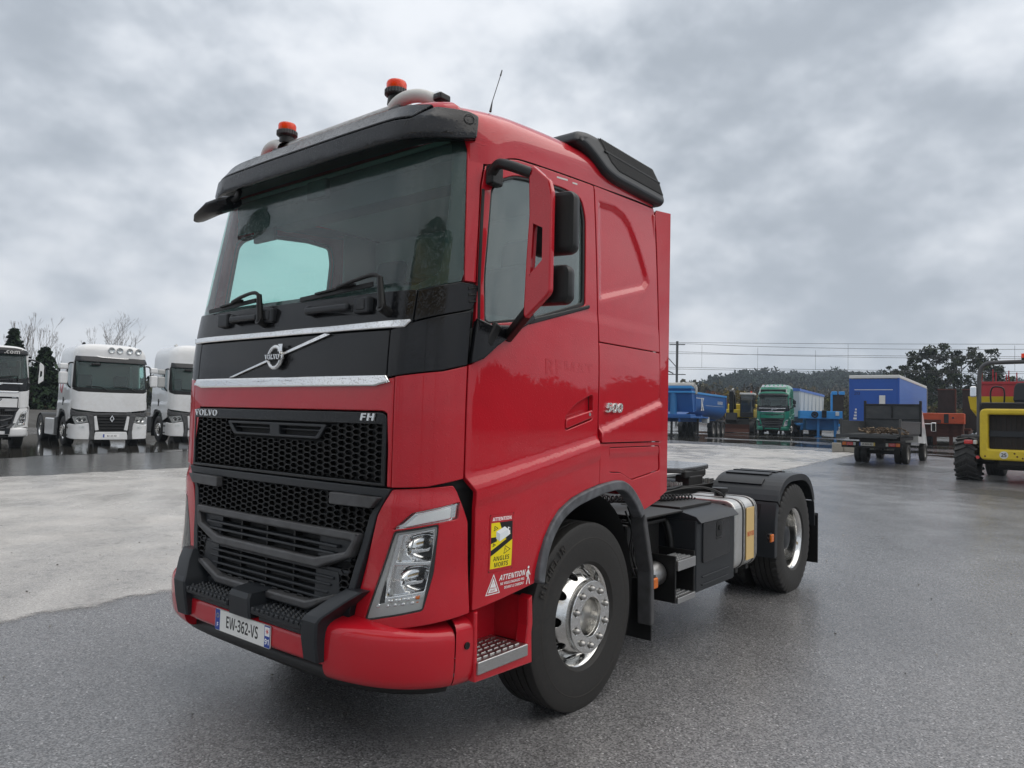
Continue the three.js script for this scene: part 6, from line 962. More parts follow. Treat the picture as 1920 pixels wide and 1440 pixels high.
// behind the white tractors
conifer('tall dark conifer behind the white tractor with lettered visor', onYard(-47.4, -12.0), 5.8, 2.3, 101);
conifer('broad dark conifer beside the concrete wall', onYard(-43.8, -12.5), 4.6, 2.1, 102);
conifer('low dark conifer half behind the tractor with four roof lamps', onYard(-45.4, -14.2), 4.0, 1.9, 103);
bareTree('tall leafless tree between the two dark conifers', onYard(-55.8, -15.8), 7.6, 201, null, 0.42);
bareTree('wide leafless tree above the tractor with four roof lamps', onYard(-60.3, -22.6), 8.9, 205, null, 0.66);
bareTree('slim leafless tree beside the broad conifer', onYard(-51.5, -15.4), 5.4, 204, null, 0.5);
shrub('tangle of dull brown undergrowth at the concrete wall', onYard(-44.8, -12.2), 4.5, 2.6, 301, [0.06, 0.052, 0.032, 0.2]);
{ const T = thing('concrete_wall', 'low grey concrete wall behind the white tractors', 'wall', onYard(-40.2, -14.5), 1.15); for (let i = 0; i < 9; i++) part('wall_panel', bx(-13.5 + i * 3, -10.53 + i * 3, -0.1, 0.95, -0.1, 0.1, 0.015), C0(), T); for (let i = 0; i < 10; i++) part('wall_post', bx(-13.6 + i * 3, -13.4 + i * 3, -0.1, 1.05, -0.14, 0.14, 0.01), C0(), T); }
function C0() { return C0.m ??= std({ color: lin(0.20, 0.195, 0.185), roughness: 0.92, map: rep(grimeTex, 0.5) }); }
// clump of gum trees on the right
const gums = 'gum trees behind the orange low loader';
[[-14.3, -103.4, 10.2, 3.4, 41, 'slim tree at the outer end of the tall clump'], [-12.0, -105, 10.9, 5.2, 42, 'tallest tree of the clump, ragged pointed top'], [-9.3, -103.5, 10.3, 5.0, 43, 'round-topped tree in the middle of the clump'], [-7.2, -108.8, 10.4, 4.6, 44, 'airy tree in the clump above the dumper post'], [-5.6, -112, 8.6, 4.0, 45, 'low tree at the end of the clump beside the red stakes'], [-18.5, -119.2, 9.0, 4.5, 46, 'rounded tree rising over the blue curtain trailer'], [-10.6, -100, 7.2, 4.6, 47, 'lower tree in front of the tall clump']].forEach(([x, z, h, w, s, l]) => gumTree(l, onYard(x, z), h, w, s, gums));
[[-36.8, -104.9, 4.6, 5.2, 61, [0.17, 0.125, 0.02, 0.3], 'yellow autumn shrub beside the excavator'], [-40.5, -103, 4.0, 4.9, 62, [0.16, 0.06, 0.025, 0.3], 'rust orange autumn shrub behind the blue tipper'], [-33.5, -106, 4.5, 4.4, 63, [0.11, 0.10, 0.03, 0.3], 'olive shrub behind the green tractor'], [-25.2, -102, 6, 4.6, 64, [0.085, 0.075, 0.04, 0.2], 'drab bush beyond the light blue low loader'], [-20.8, -98, 5.5, 4.0, 65, [0.075, 0.078, 0.03, 0.2], 'olive bush between low loader and curtain trailer'], [-10.4, -86, 5.2, 3.4, 66, [0.06, 0.07, 0.028, 0.2], 'green bush right behind the curtain trailer'], [-7.8, -84, 3.2, 2.9, 67, [0.13, 0.10, 0.035, 0.2], 'pale straw bush behind the upright ramps'], [-29.5, -104, 5.5, 4.2, 68, [0.075, 0.068, 0.035, 0.2], 'brownish bush behind the pale tipper'], [-4.5, -88, 5, 3.0, 69, [0.05, 0.06, 0.026, 0.2], 'dark bush behind the red stake trailer'], [-15.5, -92, 5.5, 4.2, 70, [0.06, 0.066, 0.03, 0.2], 'dense bush hidden mostly by the curtain trailer']].forEach(([x, z, w, h, s, t, l]) => shrub(l, onYard(x, z), w, h, s, t, 'bushes along the yard edge', 2200));
// thin brown wood, wooded hills
function clump(seed, n, s) { const R = rng(seed), L_ = new Leaves(); for (let k = 0; k < 9; k++) { const c = [(R() - 0.5) * 1.3, 0.35 + 0.75 * R(), (R() - 0.5) * 1.3], t = 0.8 + 0.35 * R(); for (let i = 0; i < n; i++) { const o = V3(R() - 0.5, R() - 0.35, R() - 0.5).normalize(), q = Math.cbrt(R()) * 0.42; L_.add(c[0] + o.x * q, c[1] + o.y * q, c[2] + o.z * q, s * (0.6 + 0.8 * R()), R, o, t * (0.75 + 0.5 * R())); } } return L_.build(); }
function woodland(name, label, geo, mat, list) {
  const m = new THREE.InstancedMesh(geo, mat, list.length), o = new THREE.Object3D(), c = new THREE.Color(); list.forEach(([x, y, z, s, h, a, t], i) => { o.position.set(x, y, z); o.scale.set(s, h, s); o.rotation.y = a; o.updateMatrix(); m.setMatrixAt(i, o.matrix); m.setColorAt(i, c.setRGB(...t)); });
  m.name = numbered(name); m.userData = { label, category: 'trees', kind: 'stuff' }; scene.add(m); return m;
}
{
  const AX = V3(VIEW.x, 0, VIEW.z), RT = V3(-VIEW.z, 0, VIEW.x), at = (a, d) => [EYE.x + AX.x * d + RT.x * a, EYE.z + AX.z * d + RT.z * a];
  // hill form: a = metres to the right of the view axis, d = metres away
  const rise = (a, d) => { const f = sstep(180, 430, d), k = curve1([[-600, 16], [-420, 12], [-330, 8], [-200, 5], [60, 3], [95, 8], [130, 18.5], [165, 20], [200, 20], [240, 17], [262, 13], [285, 17], [330, 20], [420, 22], [600, 12]])(a * 430 / Math.max(d, 200)); return 1.6 + f * k + 2.5 * f * fbm2(a * 0.012, d * 0.012, 3); };
  const g = gridSurf((u, v) => { const a = lerp(-900, 900, u), d = lerp(130, 620, v), [x, z] = at(a, d); return [x, (d < 140 ? 0.6 : 0) + rise(a, d) * sstep(125, 180, d), z]; }, 150, 40); const nn = g.attributes.normal; for (let i = 0; i < nn.count; i++) if (nn.getY(i) < 0) nn.setXYZ(i, -nn.getX(i), -nn.getY(i), -nn.getZ(i));
  const h = part('hill', g, std({ color: lin(0.045, 0.05, 0.03), roughness: 1, map: rep(mottleTex, 30) })); h.userData.kind = 'structure';
  const R = rng(909), dark = [], brown = [];
  for (let i = 0; i < 6500; i++) { const d = 300 + 180 * R(), a = lerp(-0.95, 1.0, R()) * d, [x, z] = at(a, d), s = 4.2 + 3.6 * R(), t = 0.75 + 0.5 * R(); dark.push([x, rise(a, d) - 1.5, z, s, s * (0.75 + 0.5 * R()), R() * 6.3, [t, t * (0.95 + 0.1 * R()), t * 1.05]]); }
  woodland('wooded_hill', 'dark green wooded ridge along the skyline', clump(7, 46, 0.085), leafMat(0.019, 0.030, 0.020), dark);
  for (let i = 0; i < 1500; i++) { const d = 150 + 130 * R(), a = lerp(0.05, 0.75, R()) * d, [x, z] = at(a, d), s = 2.6 + 2.2 * R(), t = 0.7 + 0.6 * R(); brown.push([x, Math.max(0.6, rise(a, d)) - 0.6, z, s, s * (0.9 + 0.6 * R()), R() * 6.3, [t * (0.9 + 0.3 * R()), t, t]]); }
  woodland('brown_scrub', 'brown and olive scrub at the foot of the hills', clump(8, 40, 0.08), leafMat(0.062, 0.055, 0.036), brown);
  const belt = []; for (let i = 0; i < 520; i++) { const th = lerp(0.78, 1.9, R()), d = 75 + 40 * R(), x = EYE.x + d * (AX.x * Math.cos(th) + RT.x * Math.sin(th)), z = EYE.z + d * (AX.z * Math.cos(th) + RT.z * Math.sin(th)), s = 2.4 + 2.2 * R() + 1.2 * Math.sin(th * 9), t = 0.7 + 0.6 * R(); belt.push([x, gh(x, z) - 0.4, z, s, s * (0.9 + 0.5 * R()), R() * 6.3, [t, t, t * 0.95]]); }
  woodland('tree_belt', 'belt of dark trees beyond the side of the yard', clump(10, 34, 0.1), leafMat(0.03, 0.036, 0.02), belt);
  const left = []; for (let i = 0; i < 900; i++) { const d = 90 + 120 * R(), a = lerp(-1.4, -0.12, R()) * d, [x, z] = at(a, d), s = 2.0 + 1.6 * R(), t = 0.7 + 0.6 * R(); left.push([x, gh(x, z) - 0.4, z, s, s * (0.8 + 0.5 * R()), R() * 6.3, [t, t, t * 0.9]]); }
  woodland('hedge_scrub', 'low dull scrub beyond the white tractors', clump(9, 40, 0.08), leafMat(0.04, 0.042, 0.026), left);
}
// railway masts and wires beyond the yard
{
  scene.fog = new THREE.FogExp2(0xbfccd8, 0.0005);
  const masts = [[-34.1, -74.9, 'mast with cross arms beside the red tractor'], [17, -98, 'mast with cross arms far right of the yard'], [-84, -52, 'mast with cross arms hidden behind the red tractor']], steel = std({ color: lin(0.07, 0.075, 0.075), roughness: 0.7 });
  masts.forEach(([x, z, l], i) => { const T = thing('catenary_mast', 'railway ' + l, 'mast', onYard(x, z), 0.45, 'railway masts'); part('post', bx(-0.14, 0.14, 0, 9.9, -0.14, 0.14, 0.02), steel, T); part('cross_arm', [bx(-0.9, 0.9, 9.45, 9.55, -0.05, 0.05, 0.01), bx(-1.2, 1.0, 5.95, 6.05, -0.05, 0.05, 0.01), rod([-1.6, 8.6, 0], [-0.1, 6.9, 0], 0.05), rod([-1.4, 6.6, 0], [-0.4, 6.1, 0], 0.07)], steel, T); part('insulator', [mv(cyl(0.08, 0.35, 10), -1.5, 9.4, 0), mv(cyl(0.09, 0.4, 10), -1.1, 6.3, 0)], M.dark, T); });
  const wm = std({ color: L(0.05), roughness: 0.7 }), A = [[-84, -52], [-34.1, -74.9], [17, -98], [70, -122]];
  [[9.75, 0], [9.55, 0.6], [8.75, -1.1], [8.5, -0.7], [6.9, -0.9], [6.6, 0.5]].forEach(([y, o], k) => { const p = []; for (let s = 0; s < 3; s++) for (let i = 0; i < 8; i++) { const t = i / 8, x = lerp(A[s][0], A[s + 1][0], t), z = lerp(A[s][1], A[s + 1][1], t), sag = (k === 1 || k === 2 ? 0.55 : 0.12) * 4 * t * (1 - t); p.push([x + o * 0.45, gh(A[s][0], A[s][1]) * (1 - t) + gh(A[s + 1][0], A[s + 1][1]) * t + y - sag, z + o * 0.9]); }
    const w = part('overhead_wire', tube(p, 0.021, 4, false, 120), wm); tag(w, 'thin railway wire, ' + ['topmost of all', 'second from the top', 'third from the top, sagging', 'just below the sagging one', 'upper of the two low wires', 'lowest of all'][k], 'wire', 'railway wires'); });
  for (const [t, y0, y1, o] of [[0.05, 6.8, 9.5, 0], [0.16, 6.7, 9.2, 0], [0.27, 6.7, 8.9, 0], [0.33, 6.8, 9.6, 0], [0.62, 6.8, 9.5, 0], [0.7, 6.7, 9.2, 0], [0.9, 6.8, 9.5, 0]]) { const x = lerp(-34.1, 17, t), z = lerp(-74.9, -98, t), w = part('wire_dropper', rod([x, gh(x, z) + y0, z], [x, gh(x, z) + y1, z], 0.014, 4), wm); tag(w, 'thin upright dropper between the railway wires', 'wire', 'railway wire droppers'); }
}
// ---------------------------------------------------------------- trailers and plant across the yard
const paintMat = (c, dirt = 0.35, r = 0.45) => std({ color: c, roughness: r, map: rep(dirtTex(0.62, 0.56, 0.5, dirt), 0.45) });
const C = {
  blue: paintMat(lin(0.012, 0.10, 0.34)), sky: paintMat(lin(0.03, 0.26, 0.62)), tarpBlue: std({ color: lin(0.07, 0.16, 0.47), roughness: 0.5, map: rep(dirtTex(0.8, 0.8, 0.8, 0.4), 0.3, 1.2) }), deepBlue: std({ color: lin(0.006, 0.07, 0.34), roughness: 0.42, map: rep(dirtTex(0.7, 0.7, 0.7, 0.3), 0.3) }),
  orange: paintMat(lin(0.55, 0.075, 0.012), 0.6), red: paintMat(lin(0.36, 0.012, 0.018), 0.4), rust: std({ color: lin(0.10, 0.035, 0.02), roughness: 0.85, map: rep(rustTex, 0.7) }), yellow: paintMat(lin(0.62, 0.46, 0.02), 0.4), board: std({ color: lin(0.028, 0.02, 0.016), roughness: 0.8, map: rep(grimeTex, 0.6) }),
  pale: paintMat(lin(0.52, 0.56, 0.58), 0.35), bed: std({ color: lin(0.06, 0.066, 0.072), roughness: 0.6, map: rep(dirtTex(2.2, 2.1, 1.9, 0.5), 0.6) }), tarp: std({ color: lin(0.42, 0.42, 0.40), roughness: 0.8, map: rep(grimeTex, 0.5) }), teal: paintMat(lin(0.02, 0.16, 0.4)), glassDark: phys({ color: lin(0.25, 0.3, 0.3), transmission: 0.9, thickness: 0, roughness: 0.02, ior: 1.7 }), concrete: std({ color: lin(0.33, 0.30, 0.25), roughness: 0.9, map: rep(mottleTex, 0.6) }), wood: std({ color: lin(0.10, 0.065, 0.04), roughness: 0.9 }), woodPale: std({ color: lin(0.22, 0.16, 0.10), roughness: 0.9 }),
  rimW: std({ color: lin(0.30, 0.29, 0.28), roughness: 0.6, map: rep(grimeTex, 2) }),
};
function plainWheel(parent, x, y, z, R = 0.5, W = 0.35, rimMat = C.rimW, lugs = false) {
  const w = new THREE.Group(); w.name = 'wheel'; w.position.set(x, y, z); if (x < 0) w.rotation.y = Math.PI; parent.add(w); const rr = R * 0.56;
  part('tyre', tyreGeo(R, W, rr, { lug: lugs ? 0.05 : 0, seg: lugs ? 72 : 56, chevron: 0 }), M.rubber, w);
  part('rim', [latheX([[rr + 0.005, W * 0.36], [rr - 0.02, W * 0.38], [rr - 0.04, W * 0.1], [rr * 0.62, W * 0.05], [rr * 0.58, W * 0.22], [0, W * 0.24]], 32)], rimMat, w); return w;
}
{ // blue half-pipe tipper
  const T = thing('blue_tipper_trailer', 'dark blue tipper semi-trailer with rolled tarpaulin, uncoupled on its legs', 'trailer', onYard(-17.6, -39.6), 0.14);
  const sec = (z, y0, k = 1) => { const p = []; for (let i = 0; i <= 14; i++) { const t = Math.PI + i / 14 * Math.PI; p.push([1.22 * k * Math.cos(t) * (Math.abs(Math.cos(t)) ** -0.25 || 1), y0 + 0.75 + 0.75 * Math.sin(t), z]); } p[0][0] = -1.22 * k; p[14][0] = 1.22 * k; p.push([1.24 * k, 2.95, z], [1.2 * k, 2.95, z]); for (let i = 14; i >= 0; i--) p.push([p[i][0] * 0.965, Math.max(p[i][1] + 0.04, y0 + 0.05), z]); p.push([-1.2 * k, 2.95, z], [-1.24 * k, 2.95, z]); return p; };
  part('body', toCreased(loft([sec(-1.2, 1.45), sec(-9.2, 1.2)], false), 0.5), C.blue, T);
  part('headboard', toCreased(loft([[[-1.22, 1.7, -0.9], [1.22, 1.7, -0.9], [1.22, 3.35, -0.35], [-1.22, 3.35, -0.35]], [[-1.22, 1.7, -1.25], [1.22, 1.7, -1.25], [1.22, 3.35, -1.22], [-1.22, 3.35, -1.22]]]), 0.3), C.blue, T);
  part('headboard_rim', [bx(-1.27, 1.27, 2.92, 3.05, -1.3, -0.36, 0.03), bx(-1.27, 1.27, 3.2, 3.38, -1.2, -0.3, 0.03)], C.sky, T);
  part('tarpaulin', [mv(rot(cyl(0.2, 2.6, 16), 0, 0, Math.PI / 2), 0, 3.42, -0.9), bx(-1.3, 1.3, 3.30, 3.5, -1.5, -0.35, 0.09), bx(1.0, 1.32, 2.85, 3.4, -1.6, -1.15, 0.1)], C.tarp, T);
  part('ram_cover', [mv(cyl(0.22, 1.5, 18), 0, 2.2, -0.62)], C.teal, T);
  part('top_rail', [bx(1.20, 1.30, 2.88, 3.02, -9.3, -1.2, 0.02), bx(-1.30, -1.20, 2.88, 3.02, -9.3, -1.2, 0.02)], C.sky, T);
  for (let i = 0; i < 2; i++) part('side_rib', [bx(1.2, 1.27, 1.75, 2.95, -9.3 + i * 7.9, -9.15 + i * 7.9, 0.01), bx(-1.27, -1.2, 1.75, 2.95, -9.3 + i * 7.9, -9.15 + i * 7.9, 0.01)], C.blue, T);
  part('chassis', [bx(-1.2, 1.2, 1.28, 1.55, -1.6, -0.4, 0.03), bx(0.35, 0.5, 1.05, 1.35, -9.2, -0.5, 0.02), bx(-0.5, -0.35, 1.05, 1.35, -9.2, -0.5, 0.02), bx(-1.2, 1.2, 1.3, 1.5, -3.2, -2.9, 0.03), bx(-1.22, 1.22, 1.30, 1.42, -4.6, -0.4, 0.02)], C.blue, T);
  for (const g of [1, -1]) {
    part('landing_leg', [bx(g * 0.85, g * 0.97, 0.12, 1.3, -3.15, -3.0, 0.01), bx(g * 0.78, g * 1.04, 0.0, 0.1, -3.3, -2.85, 0.01)], M.frame, T);
    for (const z of [-6.0, -7.3, -8.6]) { plainWheel(T, g * 1.06, 0.53, z, 0.53, 0.36); part('mudguard', [side(Array.from({ length: 13 }, (_, i) => { const t = 0.25 + i / 12 * (Math.PI - 0.5); return [z + 0.62 * Math.cos(t), 0.53 + 0.62 * Math.sin(t)]; }).concat(Array.from({ length: 13 }, (_, i) => { const t = Math.PI - 0.25 - i / 12 * (Math.PI - 0.5); return [z + 0.59 * Math.cos(t), 0.53 + 0.59 * Math.sin(t)]; })), g > 0 ? 0.88 : -1.24, g > 0 ? 1.24 : -0.88, 0.005)], M.black, T); }
  }
  part('hopper_box', [bx(0.8, 1.2, 1.0, 1.4, -4.9, -4.4, 0.02)], C.pale, T);
  part('marking', mv(rot(textW('K', 0.75, 0.85, 0.004, 'serif_bold'), 0, Math.PI / 2), 1.232, 2.25, -3.0), M.whiteplastic, T); part('marking', [mv(rot(textW('KAISER', 1.4, 0.22, 0.004, 'serif_regular' in fonts ? 'serif_regular' : 'serif_bold'), 0, Math.PI / 2), 1.232, 2.45, -7.6)], M.whiteplastic, T);
  part('marking', [bx(1.226, 1.236, 2.18, 2.2, -8.6, -3.8, 0.001), bx(1.228, 1.238, 2.62, 2.66, -2.6, -1.5, 0.001)], M.whiteplastic, T);
}
{ // wheeled excavator
  const T = thing('wheeled_excavator', 'yellow and black wheeled excavator with folded boom and rusty blade', 'excavator', onYard(-19.9, -57.6), 0.25);
  for (const g of [1, -1]) for (const z of [0, -2.6]) plainWheel(T, g * 1.0, 0.55, z, 0.55, 0.45, C.yellow, true);
  part('undercarriage', [bx(-0.8, 0.8, 0.5, 1.15, -3.2, 0.5, 0.05)], M.frame, T); part('dozer_blade', [toCreased(loft([-2.0, 0.9].map((x) => [[x, 0.05, 1.1], [x, 0.35, 0.98], [x, 0.72, 1.08], [x, 0.72, 1.02], [x, 0.35, 0.9], [x, 0.05, 1.02]])), 0.4)], C.rust, T);
  part('turntable', [mv(cyl(0.6, 0.2, 28), 0, 1.22, -1.3)], M.frame, T);
  part('upper_body', [bx(-1.2, 1.2, 1.3, 2.0, -3.1, 0.2, 0.08), bx(-1.2, 1.2, 1.9, 2.5, -3.1, -1.2, 0.12)], C.yellow, T);
  const cb = new THREE.Group(); cb.name = 'cab'; T.add(cb);
  part('cab_frame', [bx(0.05, 0.12, 1.4, 3.3, 0.25, 0.33, 0.02), bx(1.08, 1.15, 1.4, 3.3, 0.25, 0.33, 0.02), bx(0.05, 0.12, 1.4, 3.3, -1.3, -1.2, 0.02), bx(1.08, 1.15, 1.4, 3.3, -1.3, -1.2, 0.02), bx(0.05, 1.15, 1.35, 1.75, -1.3, 0.33, 0.03)], M.black, cb); part('cab_roof', [bx(0.0, 1.2, 3.25, 3.42, -1.35, 0.42, 0.05)], M.whiteplastic, cb); part('cab_window', [bx(0.12, 1.08, 1.75, 3.25, 0.28, 0.29, 0.001), bx(1.11, 1.12, 1.75, 3.25, -1.2, 0.25, 0.001), bx(0.07, 0.08, 1.75, 3.25, -1.2, 0.25, 0.001)], C.glassDark, cb); part('seat', [bx(0.35, 0.85, 1.7, 2.6, -0.9, -0.6, 0.06)], M.seat, cb);
  part('boom', [side([[-0.6, 2.0], [0.2, 3.2], [0.9, 3.65], [1.4, 3.4], [1.3, 3.15], [0.85, 3.25], [0.5, 2.95], [-0.2, 1.9]], -0.75, -0.35, 0.03)], M.black, T); part('boom_arm', [side([[1.1, 3.6], [1.5, 3.5], [1.35, 1.9], [1.15, 1.6], [1.0, 1.9]], -0.72, -0.38, 0.03)], M.black, T); part('boom_ram', [rod([-0.55, 2.4, 0.4], [-0.55, 3.4, 1.2], 0.07), rod([-0.55, 3.75, 0.2], [-0.55, 3.6, 1.2], 0.07)], M.steel, T); part('bucket', [side([[0.9, 1.7], [1.4, 1.7], [1.5, 1.1], [1.1, 0.8], [0.6, 1.0], [0.8, 1.2]], -1.0, -0.1, 0.03)], M.frame, T);
  part('beacon', [mv(cyl(0.06, 0.16, 14), 0.9, 3.5, -0.2)], M.beacon, T);
}
{ // pale tipper behind the green tractor
  const T = thing('pale_tipper_trailer', 'pale grey tipper semi-trailer with blue tarpaulin behind the green tractor', 'trailer', onYard(-16.2, -57.6), 0.06);
  part('body', [toCreased(loft([[[-1.2, 1.5, 0], [1.2, 1.5, 0], [1.27, 3.75, 0.1], [-1.27, 3.75, 0.1]], [[-1.2, 1.5, -9], [1.2, 1.5, -9], [1.27, 3.55, -9], [-1.27, 3.55, -9]]]), 0.3)], C.pale, T);
  for (let i = 0; i < 7; i++) part('side_rib', [bx(1.23, 1.3, 1.5, 3.6, -8.6 + i * 1.4, -8.52 + i * 1.4, 0.01)], C.pale, T);
  part('tarpaulin', [toCreased(loft([0.15, -9.05].map((z) => [[-1.32, 3.6 + z * 0.02, z], [-1.3, 3.8 + z * 0.02, z], [0, 3.95 + z * 0.02, z], [1.3, 3.8 + z * 0.02, z], [1.32, 3.6 + z * 0.02, z]])), 0.6)], C.tarpBlue, T);
  part('chassis', [bx(-0.5, 0.5, 1.0, 1.5, -9, -0.4, 0.03)], M.frame, T); for (const g of [1, -1]) for (const z of [-5.2, -6.5, -7.8]) plainWheel(T, g * 1.05, 0.53, z, 0.53, 0.36);
  part('landing_leg', [bx(0.8, 0.95, 0.0, 1.1, -2.6, -2.4, 0.01), bx(-0.95, -0.8, 0, 1.1, -2.6, -2.4, 0.01)], M.frame, T);
}
{ // light blue low loader, neck towards the yard
  const T = thing('blue_low_loader', 'light blue low-loader trailer with upright brown ramp behind green tractor', 'trailer', onYard(-12.2, -54.0), 0.42);
  part('gooseneck', [bx(-1.55, 1.45, 1.42, 2.0, -1.2, 0.0, 0.03)], C.sky, T); part('neck_lip', [bx(-1.6, 1.5, 1.40, 1.46, -1.25, 0.06, 0.01)], C.teal, T);
  part('hose_carrier', [mv(new THREE.TorusGeometry(0.2, 0.05, 8, 24), -0.5, 1.72, 0.05), bx(-0.6, -0.4, 1.62, 1.82, 0, 0.06, 0.02)], M.black, T); part('tool_box', [bx(0.0, 0.32, 1.5, 2.05, 0, 0.12, 0.02)], M.black, T); part('junction_box', [bx(0.95, 1.2, 1.65, 1.95, 0, 0.1, 0.02)], C.pale, T);
  part('neck_web', [bx(-1.0, 1.3, 0.55, 1.42, -2.6, -0.7, 0.04)], C.teal, T); part('support_leg', [bx(-0.3, -0.12, 0.05, 1.42, -0.4, -0.2, 0.02), bx(-0.42, 0.0, 0.0, 0.06, -0.5, -0.1, 0.01), bx(0.9, 1.08, 0.05, 1.42, -0.4, -0.2, 0.02)], C.teal, T);
  part('deck', [bx(-1.5, 1.5, 0.85, 1.05, -12, -2.5, 0.03), bx(-1.2, 1.2, 0.5, 0.85, -12, -2.5, 0.03)], C.sky, T); for (const g of [1, -1]) for (const z of [-8.6, -9.8, -11]) plainWheel(T, g * 1.15, 0.42, z, 0.42, 0.3);
  part('loading_ramp', [bx(1.2, 2.1, 1.1, 3.4, -3.3, -3.1, 0.02)], C.board, T); part('ramp_frame', [bx(1.15, 1.27, 1.0, 3.45, -3.35, -3.05, 0.01), bx(1.2, 1.6, 3.35, 3.62, -3.4, -3.0, 0.03), bx(1.75, 2.15, 3.35, 3.62, -3.4, -3.0, 0.03), bx(-1.5, 2.1, 0.85, 1.05, -3.5, -2.9, 0.02)], C.sky, T);
}
{ // blue curtain-side trailer
  const T = thing('blue_curtain_trailer', 'blue curtain-sided trailer marked 20 with white roof edge', 'trailer', onYard(-5.85, -40.9), 0.055);
  part('front_wall', [bx(-1.26, 1.26, 1.05, 3.82, -0.06, 0.0, 0.04)], C.deepBlue, T); part('roof', [bx(-1.29, 1.29, 3.84, 4.02, -13.6, 0.03, 0.03)], M.whiteplastic, T); part('corner_post', [bx(1.18, 1.28, 1.0, 3.85, -0.12, 0.02, 0.02), bx(-1.28, -1.18, 1.0, 3.85, -0.12, 0.02, 0.02), bx(1.2, 1.285, 1.0, 3.85, -13.62, -13.5, 0.01)], C.deepBlue, T);
  const cur = (g) => gridSurf((u, v) => [g * (1.268 + 0.012 * Math.sin(u * 160) * (0.4 + 0.6 * (1 - v))), lerp(1.1, 3.85, v), -0.1 - u * 13.4], 160, 4, g < 0);
  part('curtain', cur(1), C.tarpBlue, T); part('curtain', cur(-1), C.tarpBlue, T); part('rear_post', [bx(1.2, 1.3, 1.0, 3.9, -13.7, -13.6, 0.01)], M.whiteplastic, T); part('rear_doors', [bx(-1.25, 1.25, 1.05, 3.85, -13.68, -13.6, 0.02)], M.whiteplastic, T);
  part('lashing_eye', Array.from({ length: 12 }, (_, i) => mv(cyl(0.025, 0.03, 8), -1.1 + i * 0.2, 3.82, 0.035)), M.steel, T);
  part('deck_rail', [bx(-1.28, 1.28, 0.95, 1.12, -13.6, 0.02, 0.02)], M.steel, T); part('chassis', [bx(-0.5, 0.5, 0.7, 0.98, -13.5, -0.6, 0.02)], M.frame, T); part('landing_leg', [bx(0.75, 0.9, 0.0, 1.0, -2.8, -2.6, 0.01), bx(-0.9, -0.75, 0.0, 1.0, -2.8, -2.6, 0.01)], M.frame, T); for (const g of [1, -1]) for (const z of [-8.4, -9.7, -11]) plainWheel(T, g * 1.06, 0.5, z);
  part('reflective_line', [bx(-1.0, 0.95, 3.18, 3.215, 0.001, 0.006, 0.001)], M.whiteplastic, T); part('document_box', [bx(0.28, 0.58, 2.38, 2.88, 0.0, 0.08, 0.02)], M.whiteplastic, T);
  part('lettering', mv(textW('20', 0.3, 0.17, 0.004, 'sans_regular'), -0.86, 3.0, 0.003), M.dark, T); part('lettering', mv(textW('Fruehauf', 0.72, 0.12, 0.004, 'sans_bold'), -0.1, 2.2, 0.003), M.whiteplastic, T); part('reflector_plate', [0, 1, 2, 3].map((i) => bx(-1.05 + i * 0.03, -0.88, 1.52 + i * 0.17, 1.62 + i * 0.17, 0.001, 0.01, 0.002)), M.whiteplastic, T);
}
{ // orange low loader with upright ramps
  const T = thing('orange_low_loader', 'orange low-loader trailer with dark ramps folded upright', 'trailer', onYard(-3.45, -47.3), 0.08);
  part('neck', [bx(-1.3, 1.2, 1.35, 2.0, -2.2, 0, 0.04)], C.orange, T); part('neck_detail', [bx(0.15, 0.4, 1.4, 1.95, 0.0, 0.02, 0.005), mv(rot(cyl(0.06, 0.03, 14), Math.PI / 2), 0.62, 1.72, 0.01)], M.dark, T); part('neck_tray', [bx(-1.2, 0.0, 1.38, 1.6, -0.3, 0.04, 0.02)], C.rust, T);
  part('neck_web', [bx(-1.2, 1.15, 0.55, 1.36, -2.4, -0.4, 0.04)], C.rust, T); for (const x of [-1.0, -0.45, 0.4, 0.85]) part('support_leg', [bx(x, x + 0.2, 0.05, 1.36, -0.55, -0.4, 0.02)], C.rust, T);
  part('deck', [bx(-1.3, 1.35, 0.75, 0.95, -11, -2.2, 0.03), bx(1.1, 1.5, 0.95, 1.1, -9, -1.2, 0.03)], C.rust, T); for (const g of [1, -1]) for (const z of [-7.2, -8.3, -9.4]) plainWheel(T, g * 1.1, 0.42, z, 0.42, 0.3);
  for (const x of [-0.35, 1.0]) { const r = new THREE.Group(); r.name = 'loading_ramp'; T.add(r); part('ramp_face', [bx(x, x + 0.98, 1.0, 3.55, -3.2, -3.05, 0.02)], C.board, r); part('ramp_edge', [bx(x + 0.94, x + 1.02, 1.0, 3.58, -3.35, -3.0, 0.01), bx(x - 0.02, x + 1.0, 3.53, 3.6, -3.25, -3.0, 0.01)], C.rust, r); }
}
